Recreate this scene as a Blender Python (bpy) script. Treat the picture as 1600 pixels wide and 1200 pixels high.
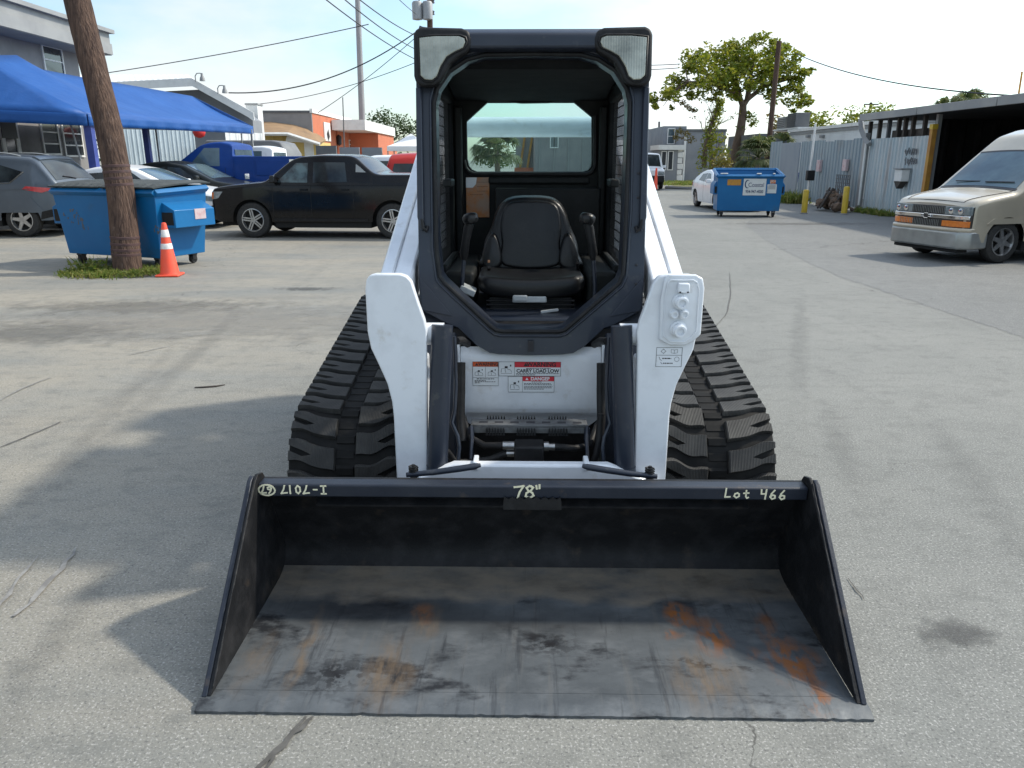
import bpy, bmesh, math, random
from mathutils import Vector, Matrix

for _o in list(bpy.data.objects):
    bpy.data.objects.remove(_o)
S = bpy.context.scene
COL = S.collection
R = math.radians
PI = math.pi
random.seed(7)

# ------------------------------------------------------------------ camera
CAM_H, PITCH, FPX = 1.553, R(16.26), 1200.0
cd = bpy.data.cameras.new('camera')
cd.sensor_width = 36.0
cd.lens = 36.0 * FPX / 1600.0
cd.clip_start = 0.05
cd.clip_end = 3000
cam = bpy.data.objects.new('camera', cd)
COL.objects.link(cam)
cam.location = (0, 0, CAM_H)
cam.rotation_euler = (PI / 2 - PITCH, 0, 0)
S.camera = cam

# ------------------------------------------------------------------ sky and sun
SUN_EL, SUN_AZ = 44.0, 18.0            # azimuth measured from +X towards +Y
EXPOSURE = 0.85
w = bpy.data.worlds.new('World')
S.world = w
w.use_nodes = True
nt = w.node_tree
nt.nodes.clear()


def N(nt, typ, **kw):
    n = nt.nodes.new(typ)
    for k, v in kw.items():
        if k.startswith('_'):
            setattr(n, k[1:], v)
        else:
            n.inputs[k.replace('__', ' ')].default_value = v
    return n


out = N(nt, 'ShaderNodeOutputWorld')
bg = N(nt, 'ShaderNodeBackground')
sky = N(nt, 'ShaderNodeTexSky')
sky.sky_type = 'NISHITA'
sky.sun_disc = False
sky.sun_elevation = R(SUN_EL)
sky.sun_rotation = R(90 - SUN_AZ)
sky.air_density = 1.0
sky.dust_density = 1.2
tc = N(nt, 'ShaderNodeTexCoord')
mp = N(nt, 'ShaderNodeMapping')
mp.inputs['Scale'].default_value = (1.0, 1.0, 2.6)
mp.inputs['Location'].default_value = (3.1, 0.4, 0.2)
nz = N(nt, 'ShaderNodeTexNoise', Scale=2.3, Detail=8.0, Roughness=0.52)
cr = N(nt, 'ShaderNodeValToRGB')
cr.color_ramp.elements[0].position = 0.43
cr.color_ramp.elements[0].color = (0.10, 0.10, 0.10, 1)
cr.color_ramp.elements[1].position = 0.63
cr.color_ramp.elements[1].color = (1, 1, 1, 1)
mx = N(nt, 'ShaderNodeMix', _data_type='RGBA')
nt.links.new(tc.outputs['Generated'], mp.inputs['Vector'])
nt.links.new(mp.outputs['Vector'], nz.inputs['Vector'])
nt.links.new(nz.outputs['Fac'], cr.inputs['Fac'])
nt.links.new(cr.outputs['Color'], mx.inputs[0])
SKY_STRENGTH = 0.14
mx.inputs[7].default_value = (4.1, 4.3, 4.36, 1)     # thin cloud
skm = N(nt, 'ShaderNodeVectorMath', _operation='MULTIPLY')
skm.inputs[1].default_value = (0.80, 0.90, 0.92)       # thin high haze dims the clear gaps
nt.links.new(sky.outputs['Color'], skm.inputs[0])
nt.links.new(skm.outputs[0], mx.inputs[6])
# haze scatters more light around the sun
dt = N(nt, 'ShaderNodeVectorMath', _operation='DOT_PRODUCT')
dt.inputs[1].default_value = (math.cos(R(SUN_EL)) * math.cos(R(SUN_AZ)), math.cos(R(SUN_EL)) * math.sin(R(SUN_AZ)), math.sin(R(SUN_EL)))
nt.links.new(tc.outputs['Generated'], dt.inputs[0])
gl_ = N(nt, 'ShaderNodeMapRange')
gl_.inputs[1].default_value = 0.1
gl_.inputs[2].default_value = 1.0
gl_.inputs[3].default_value = 0.95
gl_.inputs[4].default_value = 1.5
nt.links.new(dt.outputs['Value'], gl_.inputs[0])
gm = N(nt, 'ShaderNodeVectorMath', _operation='SCALE')
nt.links.new(mx.outputs[2], gm.inputs[0])
nt.links.new(gl_.outputs[0], gm.inputs['Scale'])
nt.links.new(gm.outputs[0], bg.inputs['Color'])
bg.inputs['Strength'].default_value = SKY_STRENGTH
nt.links.new(bg.outputs['Background'], out.inputs['Surface'])

sd = bpy.data.lights.new('sun', 'SUN')
sd.energy = 2.25
sd.angle = R(3.0)
sd.color = (1.0, 0.925, 0.79)
sun = bpy.data.objects.new('sun', sd)
COL.objects.link(sun)
_d = Vector((math.cos(R(SUN_EL)) * math.cos(R(SUN_AZ)), math.cos(R(SUN_EL)) * math.sin(R(SUN_AZ)), math.sin(R(SUN_EL))))
sun.rotation_euler = _d.to_track_quat('Z', 'Y').to_euler()
sun.location = (20, 10, 30)

S.view_settings.view_transform = 'Standard'
S.view_settings.look = 'None'
S.view_settings.gamma = 1.0
S.view_settings.exposure = EXPOSURE
S.view_settings.use_curve_mapping = False
S.render.engine = 'CYCLES'
S.cycles.max_bounces = 8
S.cycles.transparent_max_bounces = 16
try:
    S.cycles.use_denoising = True
except Exception:
    pass


# ------------------------------------------------------------------ geometry helpers
def ray(px, py):
    c, s = math.cos(PITCH), math.sin(PITCH)
    u = (600 - py) / FPX
    return Vector(((px - 800) / FPX, c + u * s, -s + u * c))


def P(px, py, y):
    """point seen at (px, py) of the photograph, y metres in front of the camera"""
    d = ray(px, py)
    return Vector((0, 0, CAM_H)) + d * (y / d.y)


def PX(px, py, x):
    d = ray(px, py)
    return Vector((0, 0, CAM_H)) + d * (x / d.x)


def G(px, py):
    d = ray(px, py)
    return Vector((0, 0, CAM_H)) + d * (-CAM_H / d.z)


class MB:
    def __init__(self):
        self.v, self.f = [], []

    def add(self, vs, fs):
        b = len(self.v)
        self.v += [tuple(p) for p in vs]
        self.f += [tuple(i + b for i in f) for f in fs]
        return self

    def box(self, c, s, rot=None, taper=None):
        hx, hy, hz = s[0] / 2, s[1] / 2, s[2] / 2
        vs = []
        for z in (-1, 1):
            tx, ty = (1, 1) if (taper is None or z < 0) else taper
            for x, y in ((-1, -1), (1, -1), (1, 1), (-1, 1)):
                vs.append(Vector((x * hx * tx, y * hy * ty, z * hz)))
        if rot is not None:
            vs = [rot @ p for p in vs]
        vs = [p + Vector(c) for p in vs]
        return self.add(vs, [(3, 2, 1, 0), (4, 5, 6, 7), (0, 1, 5, 4), (1, 2, 6, 5), (2, 3, 7, 6), (3, 0, 4, 7)])

    def b2(self, a, b):
        return self.box([(a[i] + b[i]) / 2 for i in range(3)], [abs(b[i] - a[i]) for i in range(3)])

    def prism(self, poly, fn, d0, d1):
        """poly: 2-D outline; fn(a, b, d) -> 3-D point; extruded from d0 to d1"""
        n = len(poly)
        vs = [fn(a, b, d0) for a, b in poly] + [fn(a, b, d1) for a, b in poly]
        fs = [tuple(range(n)), tuple(range(2 * n - 1, n - 1, -1))]
        fs += [(i, n + i, n + (i + 1) % n, (i + 1) % n) for i in range(n)]
        return self.add(vs, fs)

    def ring(self, outer, inner, cen, fn, d0, d1, n=120):
        """flat frame between two star-shaped outlines, extruded"""
        def hit(poly, ang):
            dx, dy = math.cos(ang), math.sin(ang)
            best = None
            m = len(poly)
            for i in range(m):
                ax, ay = poly[i][0] - cen[0], poly[i][1] - cen[1]
                bx, by = poly[(i + 1) % m][0] - cen[0], poly[(i + 1) % m][1] - cen[1]
                ex, ey = bx - ax, by - ay
                den = dx * ey - dy * ex
                if abs(den) < 1e-12:
                    continue
                t = (ax * ey - ay * ex) / den
                u = (ax * dy - ay * dx) / den
                if t > 0 and -1e-6 <= u <= 1 + 1e-6:
                    best = t if best is None else max(best, t)
            return (cen[0] + dx * best, cen[1] + dy * best)
        angs = [2 * PI * i / n for i in range(n)]
        for poly in (outer, inner):
            for a, b in poly:
                angs.append(math.atan2(b - cen[1], a - cen[0]) % (2 * PI))
        angs = sorted(set(round(a, 5) for a in angs))
        n = len(angs)
        o = [hit(outer, a) for a in angs]
        q = [hit(inner, a) for a in angs]
        vs = [fn(a, b, d0) for a, b in o] + [fn(a, b, d0) for a, b in q] + [fn(a, b, d1) for a, b in o] + [fn(a, b, d1) for a, b in q]
        fs = []
        for i in range(n):
            j = (i + 1) % n
            fs += [(i, j, n + j, n + i), (2 * n + j, 2 * n + i, 3 * n + i, 3 * n + j), (j, i, 2 * n + i, 2 * n + j), (n + i, n + j, 3 * n + j, 3 * n + i)]
        return self.add(vs, fs)

    def tube(self, pts, r, n=8, closed=False, cap=True):
        pts = [Vector(p) for p in pts]
        m = len(pts)
        rr = r if isinstance(r, (list, tuple)) else [r] * m
        rings = []
        prev = None
        for i, p in enumerate(pts):
            if closed:
                t = pts[(i + 1) % m] - pts[i - 1]
            else:
                t = pts[min(i + 1, m - 1)] - pts[max(i - 1, 0)]
            if t.length < 1e-9:
                t = Vector((0, 0, 1))
            t.normalize()
            if prev is None:
                a = Vector((0, 0, 1)) if abs(t.z) < 0.9 else Vector((1, 0, 0))
                u = t.cross(a).normalized()
            else:
                u = prev - t * prev.dot(t)
                u = u.normalized() if u.length > 1e-6 else t.orthogonal().normalized()
            prev = u
            q = t.cross(u)
            rings.append([p + (u * math.cos(2 * PI * k / n) + q * math.sin(2 * PI * k / n)) * rr[i] for k in range(n)])
        vs = [p for g in rings for p in g]
        fs = []
        for i in range(m if closed else m - 1):
            a, b = i * n, ((i + 1) % m) * n
            for k in range(n):
                fs.append((a + k, a + (k + 1) % n, b + (k + 1) % n, b + k))
        if cap and not closed:
            fs += [tuple(range(n - 1, -1, -1)), tuple((m - 1) * n + k for k in range(n))]
        return self.add(vs, fs)

    def cyl(self, a, b, r, n=12, r2=None):
        return self.tube([a, b], [r, r if r2 is None else r2], n)

    def lathe(self, prof, n=24, M=None, closed=False):
        """prof [(r, z)] turned about local Z, then placed by matrix M"""
        vs = []
        for r, z in prof:
            for k in range(n):
                vs.append(Vector((r * math.cos(2 * PI * k / n), r * math.sin(2 * PI * k / n), z)))
        fs = []
        m = len(prof)
        for i in range(m if closed else m - 1):
            a, b = i * n, ((i + 1) % m) * n
            for k in range(n):
                fs.append((a + k, a + (k + 1) % n, b + (k + 1) % n, b + k))
        if not closed:
            fs += [tuple(range(n - 1, -1, -1)), tuple((m - 1) * n + k for k in range(n))]
        if M is not None:
            vs = [M @ p for p in vs]
        return self.add(vs, fs)

    def grid(self, fn, nu, nv):
        vs = [fn(i / nu, j / nv) for i in range(nu + 1) for j in range(nv + 1)]
        fs = [(i * (nv + 1) + j, (i + 1) * (nv + 1) + j, (i + 1) * (nv + 1) + j + 1, i * (nv + 1) + j + 1) for i in range(nu) for j in range(nv)]
        return self.add(vs, fs)

    def loft(self, rings, cap=True, closed=True):
        n = len(rings[0])
        vs = [p for g in rings for p in g]
        fs = []
        for i in range(len(rings) - 1):
            a, b = i * n, (i + 1) * n
            for k in range(n if closed else n - 1):
                fs.append((a + k, a + (k + 1) % n, b + (k + 1) % n, b + k))
        if cap:
            fs += [tuple(range(n - 1, -1, -1)), tuple((len(rings) - 1) * n + k for k in range(n))]
        return self.add(vs, fs)

    def mesh(self, name, mat=None, smooth=None, fix=True):
        me = bpy.data.meshes.new(name)
        me.from_pydata(self.v, [], self.f)
        if fix and len(self.f) < 30000:
            bm = bmesh.new()
            bm.from_mesh(me)
            bmesh.ops.recalc_face_normals(bm, faces=bm.faces)
            bm.to_mesh(me)
            bm.free()
        if mat:
            me.materials.append(mat)
        if smooth:
            me.polygons.foreach_set('use_smooth', [True] * len(me.polygons))
            if smooth < 180:
                me.set_sharp_from_angle(angle=R(smooth))
        me.update()
        return me


def link(name, data, parent=None, loc=None, rot=None):
    o = bpy.data.objects.new(name, data)
    COL.objects.link(o)
    if parent:
        o.parent = parent
    if loc is not None:
        o.location = loc
    if rot is not None:
        o.rotation_euler = rot
    return o


def obj(name, mb, mat, parent=None, smooth=None, bevel=0, seg=2, loc=None, rot=None, label=None, fix=True):
    o = link(name, mb.mesh(name, mat, smooth, fix), parent, loc, rot)
    if bevel:
        m = o.modifiers.new('bevel', 'BEVEL')
        m.width = bevel
        m.segments = seg
        m.limit_method = 'ANGLE'
        m.angle_limit = R(35)
        if not smooth:
            o.data.polygons.foreach_set('use_smooth', [True] * len(o.data.polygons))
            o.data.set_sharp_from_angle(angle=R(50))
    if label:
        o['label'] = label
    return o


def thing(name, label, cat, loc=(0, 0, 0), rz=0.0, group=None, scale=None):
    o = link(name, None, None, loc, (0, 0, rz))
    o.empty_display_size = 0.1
    o['label'] = label
    o['category'] = cat
    if group:
        o['group'] = group
    if scale:
        o.scale = (scale,) * 3
    return o


def tag(o, label, cat, group=None):
    o['label'] = label
    o['category'] = cat
    if group:
        o['group'] = group
    return o


def kind(o, k):
    o['kind'] = k
    return o


def part(name, parent, loc=None, rot=None):
    o = link(name, None, parent, loc, rot)
    o.empty_display_size = 0.05
    return o


def dup(root, loc, rz, label=None):
    r = root.copy()
    COL.objects.link(r)
    r.location = loc
    r.rotation_euler = (0, 0, rz)
    if label:
        r['label'] = label
    for ch in list(root.children):
        c = ch.copy()
        COL.objects.link(c)
        c.parent = r
        for g in ch.children:
            d = g.copy()
            COL.objects.link(d)
            d.parent = c
    return r


def text(body, size, mat, parent, loc, rot=(PI / 2, 0, 0), align='CENTER', name='lettering', sx=1.0, bold=0.0, ext=0.0006):
    cu = bpy.data.curves.new(name, 'FONT')
    cu.body = body
    cu.size = size
    cu.align_x = align
    cu.align_y = 'CENTER'
    cu.extrude = ext
    cu.offset = bold
    tmp = bpy.data.objects.new('tmp', cu)
    me = bpy.data.meshes.new_from_object(tmp)
    bpy.data.objects.remove(tmp)
    bpy.data.curves.remove(cu)
    me.materials.clear()
    me.materials.append(mat)
    o = link(name, me, parent, loc, rot)
    o.scale = (sx, 1, 1)
    return o


# ------------------------------------------------------------------ materials
def pm(name, col, rough=0.5, metal=0.0, vary=None, bump=None, coat=0.0, spec=0.5, stretch=None, dirt=None):
    """principled material; vary=(scale, colour2, lo, hi[, detail]), bump=(scale, strength[, dist]), dirt=(colour, scale, lo, hi)"""
    m = bpy.data.materials.new(name)
    m.use_nodes = True
    t = m.node_tree
    b = t.nodes['Principled BSDF']
    b.inputs['Base Color'].default_value = (*col, 1)
    b.inputs['Roughness'].default_value = rough
    b.inputs['Metallic'].default_value = metal
    b.inputs['Specular IOR Level'].default_value = spec
    if coat:
        b.inputs['Coat Weight'].default_value = coat
        b.inputs['Coat Roughness'].default_value = 0.05
    co = N(t, 'ShaderNodeTexCoord')
    vec = co.outputs['Object']
    if stretch:
        mpn = N(t, 'ShaderNodeMapping')
        mpn.inputs['Scale'].default_value = stretch
        t.links.new(vec, mpn.inputs['Vector'])
        vec = mpn.outputs['Vector']
    last = None
    for q in (vary, dirt):
        if not q:
            continue
        if q is dirt:
            q = (dirt[1], dirt[0], dirt[2], dirt[3])
        n = N(t, 'ShaderNodeTexNoise', Scale=q[0], Detail=6.0, Roughness=0.6)
        t.links.new(vec, n.inputs['Vector'])
        mr = N(t, 'ShaderNodeMapRange')
        mr.inputs[1].default_value = q[2]
        mr.inputs[2].default_value = q[3]
        t.links.new(n.outputs['Fac'], mr.inputs[0])
        mxn = N(t, 'ShaderNodeMix', _data_type='RGBA')
        mxn.inputs[6].default_value = (*col, 1)
        mxn.inputs[7].default_value = (*q[1], 1)
        if last is not None:
            t.links.new(last, mxn.inputs[6])
        t.links.new(mr.outputs[0], mxn.inputs[0])
        last = mxn.outputs[2]
    if last is not None:
        t.links.new(last, b.inputs['Base Color'])
    if bump:
        n = N(t, 'ShaderNodeTexNoise', Scale=bump[0], Detail=5.0)
        t.links.new(vec, n.inputs['Vector'])
        bn = N(t, 'ShaderNodeBump', Strength=bump[1], Distance=bump[2] if len(bump) > 2 else 0.01)
        t.links.new(n.outputs['Fac'], bn.inputs['Height'])
        t.links.new(bn.outputs['Normal'], b.inputs['Normal'])
    return m


def glass(name, tint, rough=0.02, opacity=0.25, dust=0.0):
    """thin tinted pane: partly clear, partly reflecting"""
    m = bpy.data.materials.new(name)
    m.use_nodes = True
    t = m.node_tree
    b = t.nodes['Principled BSDF']
    b.inputs['Base Color'].default_value = (tint[0] * 0.12 + dust, tint[1] * 0.12 + dust, tint[2] * 0.12 + dust, 1)
    b.inputs['Roughness'].default_value = rough
    tr = N(t, 'ShaderNodeBsdfTransparent')
    tr.inputs['Color'].default_value = (*tint, 1)
    ms = N(t, 'ShaderNodeMixShader')
    ms.inputs[0].default_value = opacity
    o = t.nodes['Material Output']
    t.links.new(tr.outputs[0], ms.inputs[1])
    t.links.new(b.outputs[0], ms.inputs[2])
    t.links.new(ms.outputs[0], o.inputs['Surface'])
    return m


def leafmat(name, c1, c2, c3):
    m = bpy.data.materials.new(name)
    m.use_nodes = True
    t = m.node_tree
    b = t.nodes['Principled BSDF']
    g = N(t, 'ShaderNodeNewGeometry')
    r = N(t, 'ShaderNodeValToRGB')
    e = r.color_ramp.elements
    e[0].color = (*c1, 1)
    e[1].color = (*c3, 1)
    k = e.new(0.5)
    k.color = (*c2, 1)
    t.links.new(g.outputs['Random Per Island'], r.inputs['Fac'])
    t.links.new(r.outputs['Color'], b.inputs['Base Color'])
    b.inputs['Roughness'].default_value = 0.55
    tl = N(t, 'ShaderNodeBsdfTranslucent')
    t.links.new(r.outputs['Color'], tl.inputs['Color'])
    ms = N(t, 'ShaderNodeMixShader')
    ms.inputs[0].default_value = 0.45
    o = t.nodes['Material Output']
    t.links.new(b.outputs[0], ms.inputs[1])
    t.links.new(tl.outputs[0], ms.inputs[2])
    t.links.new(ms.outputs[0], o.inputs['Surface'])
    return m


M = {}
M['white'] = pm('white_paint', (0.76, 0.79, 0.83), 0.32, coat=0.3, vary=(9, (0.66, 0.685, 0.72), 0.45, 0.75), bump=(220, 0.03), dirt=((0.50, 0.47, 0.42), 11, 0.60, 0.85))
M['navy'] = pm('charcoal_paint', (0.017, 0.023, 0.037), 0.38, spec=0.4, coat=0.15, vary=(7, (0.025, 0.031, 0.046), 0.4, 0.7), bump=(300, 0.06), dirt=((0.07, 0.07, 0.07), 20, 0.62, 0.8))
M['black'] = pm('black_plastic', (0.009, 0.009, 0.010), 0.55, spec=0.3, vary=(20, (0.02, 0.02, 0.021), 0.4, 0.7), bump=(250, 0.08))
M['cabin'] = pm('cab_trim', (0.010, 0.0115, 0.0115), 0.6, spec=0.3, vary=(12, (0.018, 0.020, 0.020), 0.45, 0.75), bump=(200, 0.1))
M['liner'] = pm('cab_liner', (0.010, 0.011, 0.012), 0.9, spec=0.15, vary=(9, (0.018, 0.019, 0.02), 0.4, 0.7), bump=(150, 0.1))
M['cabin2'] = pm('rear_wall_trim', (0.014, 0.016, 0.016), 0.7, spec=0.25, vary=(12, (0.022, 0.025, 0.024), 0.45, 0.75), bump=(200, 0.1))
M['vinyl'] = pm('seat_vinyl', (0.007, 0.0075, 0.0085), 0.38, spec=0.4, vary=(14, (0.012, 0.0125, 0.0135), 0.4, 0.7), bump=(90, 0.1))
M['steel'] = pm('bare_steel', (0.42, 0.42, 0.42), 0.3, metal=1.0, vary=(30, (0.3, 0.29, 0.27), 0.4, 0.7))
M['chrome'] = pm('chrome', (0.7, 0.7, 0.7), 0.1, metal=1.0)
M['greymetal'] = pm('grey_step_metal', (0.16, 0.165, 0.17), 0.45, metal=0.4, vary=(30, (0.08, 0.08, 0.08), 0.45, 0.7))
M['lens'] = pm('lamp_lens', (0.46, 0.47, 0.39), 0.12, metal=0.2, vary=(5, (0.20, 0.205, 0.165), 0.36, 0.66), coat=1.0, stretch=(1.2, 1, 1.6))
M['orange_label'] = pm('faded_label', (0.46, 0.17, 0.045), 0.5, vary=(9, (0.36, 0.24, 0.17), 0.42, 0.6))
M['red_print'] = pm('red_print', (0.62, 0.03, 0.05), 0.4)
M['orange_print'] = pm('orange_print', (0.60, 0.10, 0.03), 0.4)
M['white_print'] = pm('white_print', (0.74, 0.77, 0.79), 0.4)
M['ink'] = pm('black_ink', (0.02, 0.02, 0.025), 0.5)
M['chalk'] = pm('paint_marker', (0.80, 0.76, 0.55), 0.6)
M['tyre'] = pm('tyre_rubber', (0.018, 0.018, 0.018), 0.75, vary=(20, (0.04, 0.038, 0.035), 0.45, 0.75))
M['rim'] = pm('alloy_rim', (0.50, 0.50, 0.50), 0.3, metal=0.85, vary=(20, (0.35, 0.35, 0.35), 0.4, 0.7))
M['darkglass'] = pm('tinted_glass', (0.010, 0.013, 0.016), 0.05, spec=0.45, vary=(1.5, (0.035, 0.045, 0.05), 0.4, 0.6))
M['paleglass'] = pm('window_glass', (0.06, 0.09, 0.11), 0.04, spec=0.8, vary=(1.2, (0.10, 0.15, 0.17), 0.4, 0.6))
M['under'] = pm('underbody', (0.010, 0.010, 0.010), 0.8)


def rubber_mat():
    m = pm('track_rubber', (0.024, 0.0238, 0.0235), 0.62, spec=0.35, vary=(14, (0.045, 0.044, 0.042), 0.42, 0.7), dirt=((0.10, 0.092, 0.08), 6, 0.60, 0.82))
    t = m.node_tree
    b = t.nodes['Principled BSDF']
    co = N(t, 'ShaderNodeTexCoord')
    wv = N(t, 'ShaderNodeTexWave', Scale=52.0, Distortion=0.6)
    wv.wave_type = 'BANDS'
    wv.bands_direction = 'X'
    t.links.new(co.outputs['Object'], wv.inputs['Vector'])
    bn = N(t, 'ShaderNodeBump', Strength=0.55, Distance=0.004)
    t.links.new(wv.outputs['Fac'], bn.inputs['Height'])
    t.links.new(bn.outputs['Normal'], b.inputs['Normal'])
    return m


M['rubber'] = rubber_mat()


def flutes(m, scale, strength):
    t = m.node_tree
    b = t.nodes['Principled BSDF']
    co = N(t, 'ShaderNodeTexCoord')
    wv = N(t, 'ShaderNodeTexWave', Scale=scale)
    wv.bands_direction = 'X'
    t.links.new(co.outputs['Object'], wv.inputs['Vector'])
    bn = N(t, 'ShaderNodeBump', Strength=strength, Distance=0.004)
    t.links.new(wv.outputs['Fac'], bn.inputs['Height'])
    t.links.new(bn.outputs['Normal'], b.inputs['Normal'])


flutes(M['lens'], 30.0, 0.3)
M['belt'] = pm('belt_rubber', (0.009, 0.009, 0.009), 0.75, spec=0.2, vary=(16, (0.020, 0.019, 0.018), 0.45, 0.75))
M['bucketblack'] = pm('bucket_paint', (0.008, 0.0085, 0.010), 0.55, spec=0.25, vary=(11, (0.022, 0.022, 0.024), 0.45, 0.7), bump=(120, 0.12), dirt=((0.045, 0.035, 0.028), 9, 0.60, 0.78))
M['barpaint'] = pm('bar_paint', (0.015, 0.020, 0.032), 0.46, spec=0.35, vary=(10, (0.023, 0.028, 0.040), 0.4, 0.7), bump=(160, 0.1), dirt=((0.075, 0.06, 0.05), 11, 0.62, 0.78))

# ================================================================== GROUND
def ground_mat(name, base, light, dark, sand=0.0):
    m = bpy.data.materials.new(name)
    m.use_nodes = True
    t = m.node_tree
    b = t.nodes['Principled BSDF']
    g = N(t, 'ShaderNodeNewGeometry')
    pos = g.outputs['Position']

    def noise(scale, lo, hi, stretch=None, detail=6.0, rough=0.6, rot=0.0):
        v = pos
        if stretch:
            mpn = N(t, 'ShaderNodeMapping')
            mpn.inputs['Scale'].default_value = stretch
            mpn.inputs['Rotation'].default_value = (0, 0, rot)
            t.links.new(pos, mpn.inputs['Vector'])
            v = mpn.outputs[0]
        n = N(t, 'ShaderNodeTexNoise', Scale=scale, Detail=detail, Roughness=rough)
        t.links.new(v, n.inputs['Vector'])
        mr = N(t, 'ShaderNodeMapRange')
        mr.inputs[1].default_value = lo
        mr.inputs[2].default_value = hi
        t.links.new(n.outputs['Fac'], mr.inputs[0])
        return mr.outputs[0]

    def math_(op, a, c):
        n = N(t, 'ShaderNodeMath', _operation=op)
        for i, q in enumerate((a, c)):
            if isinstance(q, (int, float)):
                n.inputs[i].default_value = q
            else:
                t.links.new(q, n.inputs[i])
        return n.outputs[0]

    def over(bs, col, fac):
        n = N(t, 'ShaderNodeMix', _data_type='RGBA')
        if isinstance(bs, tuple):
            n.inputs[6].default_value = (*bs, 1)
        else:
            t.links.new(bs, n.inputs[6])
        n.inputs[7].default_value = (*col, 1)
        t.links.new(fac, n.inputs[0])
        return n.outputs[2]

    sx = N(t, 'ShaderNodeSeparateXYZ')
    t.links.new(pos, sx.inputs[0])
    c = over(base, light, math_('MULTIPLY', noise(0.45, 0.4, 0.68), 0.75))
    c = over(c, dark, math_('MULTIPLY', noise(0.9, 0.52, 0.75, (1, 1.6, 1)), 0.55))
    if sand:
        # dusty, sandy area on the left side of the yard
        mr = N(t, 'ShaderNodeMapRange')
        mr.inputs[1].default_value = 1.0
        mr.inputs[2].default_value = -4.0
        t.links.new(math_('ADD', sx.outputs['X'], math_('MULTIPLY', sx.outputs['Y'], -0.12)), mr.inputs[0])
        f = math_('MULTIPLY', mr.outputs[0], noise(0.7, 0.34, 0.58, (0.5, 1.5, 1), rot=0.25))
        c = over(c, (0.285, 0.260, 0.212), math_('MULTIPLY', f, sand))
        c = over(c, (0.165, 0.153, 0.134), math_('MULTIPLY', math_('MULTIPLY', mr.outputs[0], noise(1.3, 0.56, 0.74, (0.35, 1.6, 1), rot=0.3)), 0.6))
    # tyre-polished streaks running up and down the yard
    c = over(c, dark, math_('MULTIPLY', noise(2.2, 0.56, 0.8, (1.6, 0.14, 1), rot=-0.3), 0.45))
    c = over(c, light, math_('MULTIPLY', noise(3.0, 0.58, 0.8, (1.8, 0.10, 1), rot=0.12), 0.4))
    # oil spots
    vo = N(t, 'ShaderNodeTexVoronoi', Scale=1.1)
    t.links.new(pos, vo.inputs['Vector'])
    mr = N(t, 'ShaderNodeMapRange')
    mr.inputs[1].default_value = 0.10
    mr.inputs[2].default_value = 0.03
    t.links.new(vo.outputs['Distance'], mr.inputs[0])
    c = over(c, (0.06, 0.06, 0.06), math_('MULTIPLY', math_('MULTIPLY', mr.outputs[0], noise(6.0, 0.45, 0.6)), 0.7))
    # aggregate: pale and dark chips
    c = over(c, (0.46, 0.45, 0.43), math_('MULTIPLY', noise(120.0, 0.55, 0.67, detail=2.0), 0.62))
    c = over(c, (0.075, 0.075, 0.075), math_('MULTIPLY', noise(90.0, 0.56, 0.68, detail=2.0), 0.65))
    c = over(c, (0.10, 0.10, 0.10), math_('MULTIPLY', noise(34.0, 0.60, 0.70, detail=4.0), 0.35))
    c = over(c, dark, math_('MULTIPLY', noise(5.5, 0.50, 0.72, (1, 1.5, 1), detail=9.0, rough=0.75), 0.75))
    # hairline cracks
    ve = N(t, 'ShaderNodeTexVoronoi', Scale=0.16, _feature='DISTANCE_TO_EDGE')
    dn = N(t, 'ShaderNodeTexNoise', Scale=1.6, Detail=6.0)
    t.links.new(pos, dn.inputs['Vector'])
    vm = N(t, 'ShaderNodeVectorMath', _operation='MULTIPLY_ADD')
    vm.inputs[1].default_value = (1.5, 1.5, 0)
    t.links.new(dn.outputs['Color'], vm.inputs[0])
    t.links.new(pos, vm.inputs[2])
    t.links.new(vm.outputs[0], ve.inputs['Vector'])
    mr = N(t, 'ShaderNodeMapRange')
    mr.inputs[1].default_value = 0.0011
    mr.inputs[2].default_value = 0.0003
    t.links.new(ve.outputs['Distance'], mr.inputs[0])
    crack = math_('MULTIPLY', mr.outputs[0], noise(0.5, 0.45, 0.55))
    c = over(c, (0.05, 0.048, 0.045), math_('MULTIPLY', crack, 0.75))
    t.links.new(c, b.inputs['Base Color'])
    b.inputs['Roughness'].default_value = 0.82
    b.inputs['Specular IOR Level'].default_value = 0.35
    n2 = N(t, 'ShaderNodeTexNoise', Scale=110.0, Detail=3.0)
    t.links.new(pos, n2.inputs['Vector'])
    n3 = N(t, 'ShaderNodeTexNoise', Scale=9.0, Detail=5.0)
    t.links.new(pos, n3.inputs['Vector'])
    hh = math_('ADD', n2.outputs['Fac'], math_('MULTIPLY', n3.outputs['Fac'], 0.8))
    bn = N(t, 'ShaderNodeBump', Strength=0.55, Distance=0.005)
    t.links.new(hh, bn.inputs['Height'])
    t.links.new(bn.outputs['Normal'], b.inputs['Normal'])
    return m


M['yard'] = ground_mat('weathered_pavement', (0.182, 0.186, 0.173), (0.232, 0.232, 0.214), (0.128, 0.130, 0.122), sand=0.9)
M['lot'] = ground_mat('newer_asphalt', (0.154, 0.158, 0.154), (0.192, 0.194, 0.186), (0.114, 0.117, 0.114))
mb = MB()
mb.add([(-900, -60, 0), (900, -60, 0), (900, 1500, 0), (-900, 1500, 0)], [(0, 1, 2, 3)])
kind(obj('ground', mb, M['yard'], fix=False), 'structure')
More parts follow.
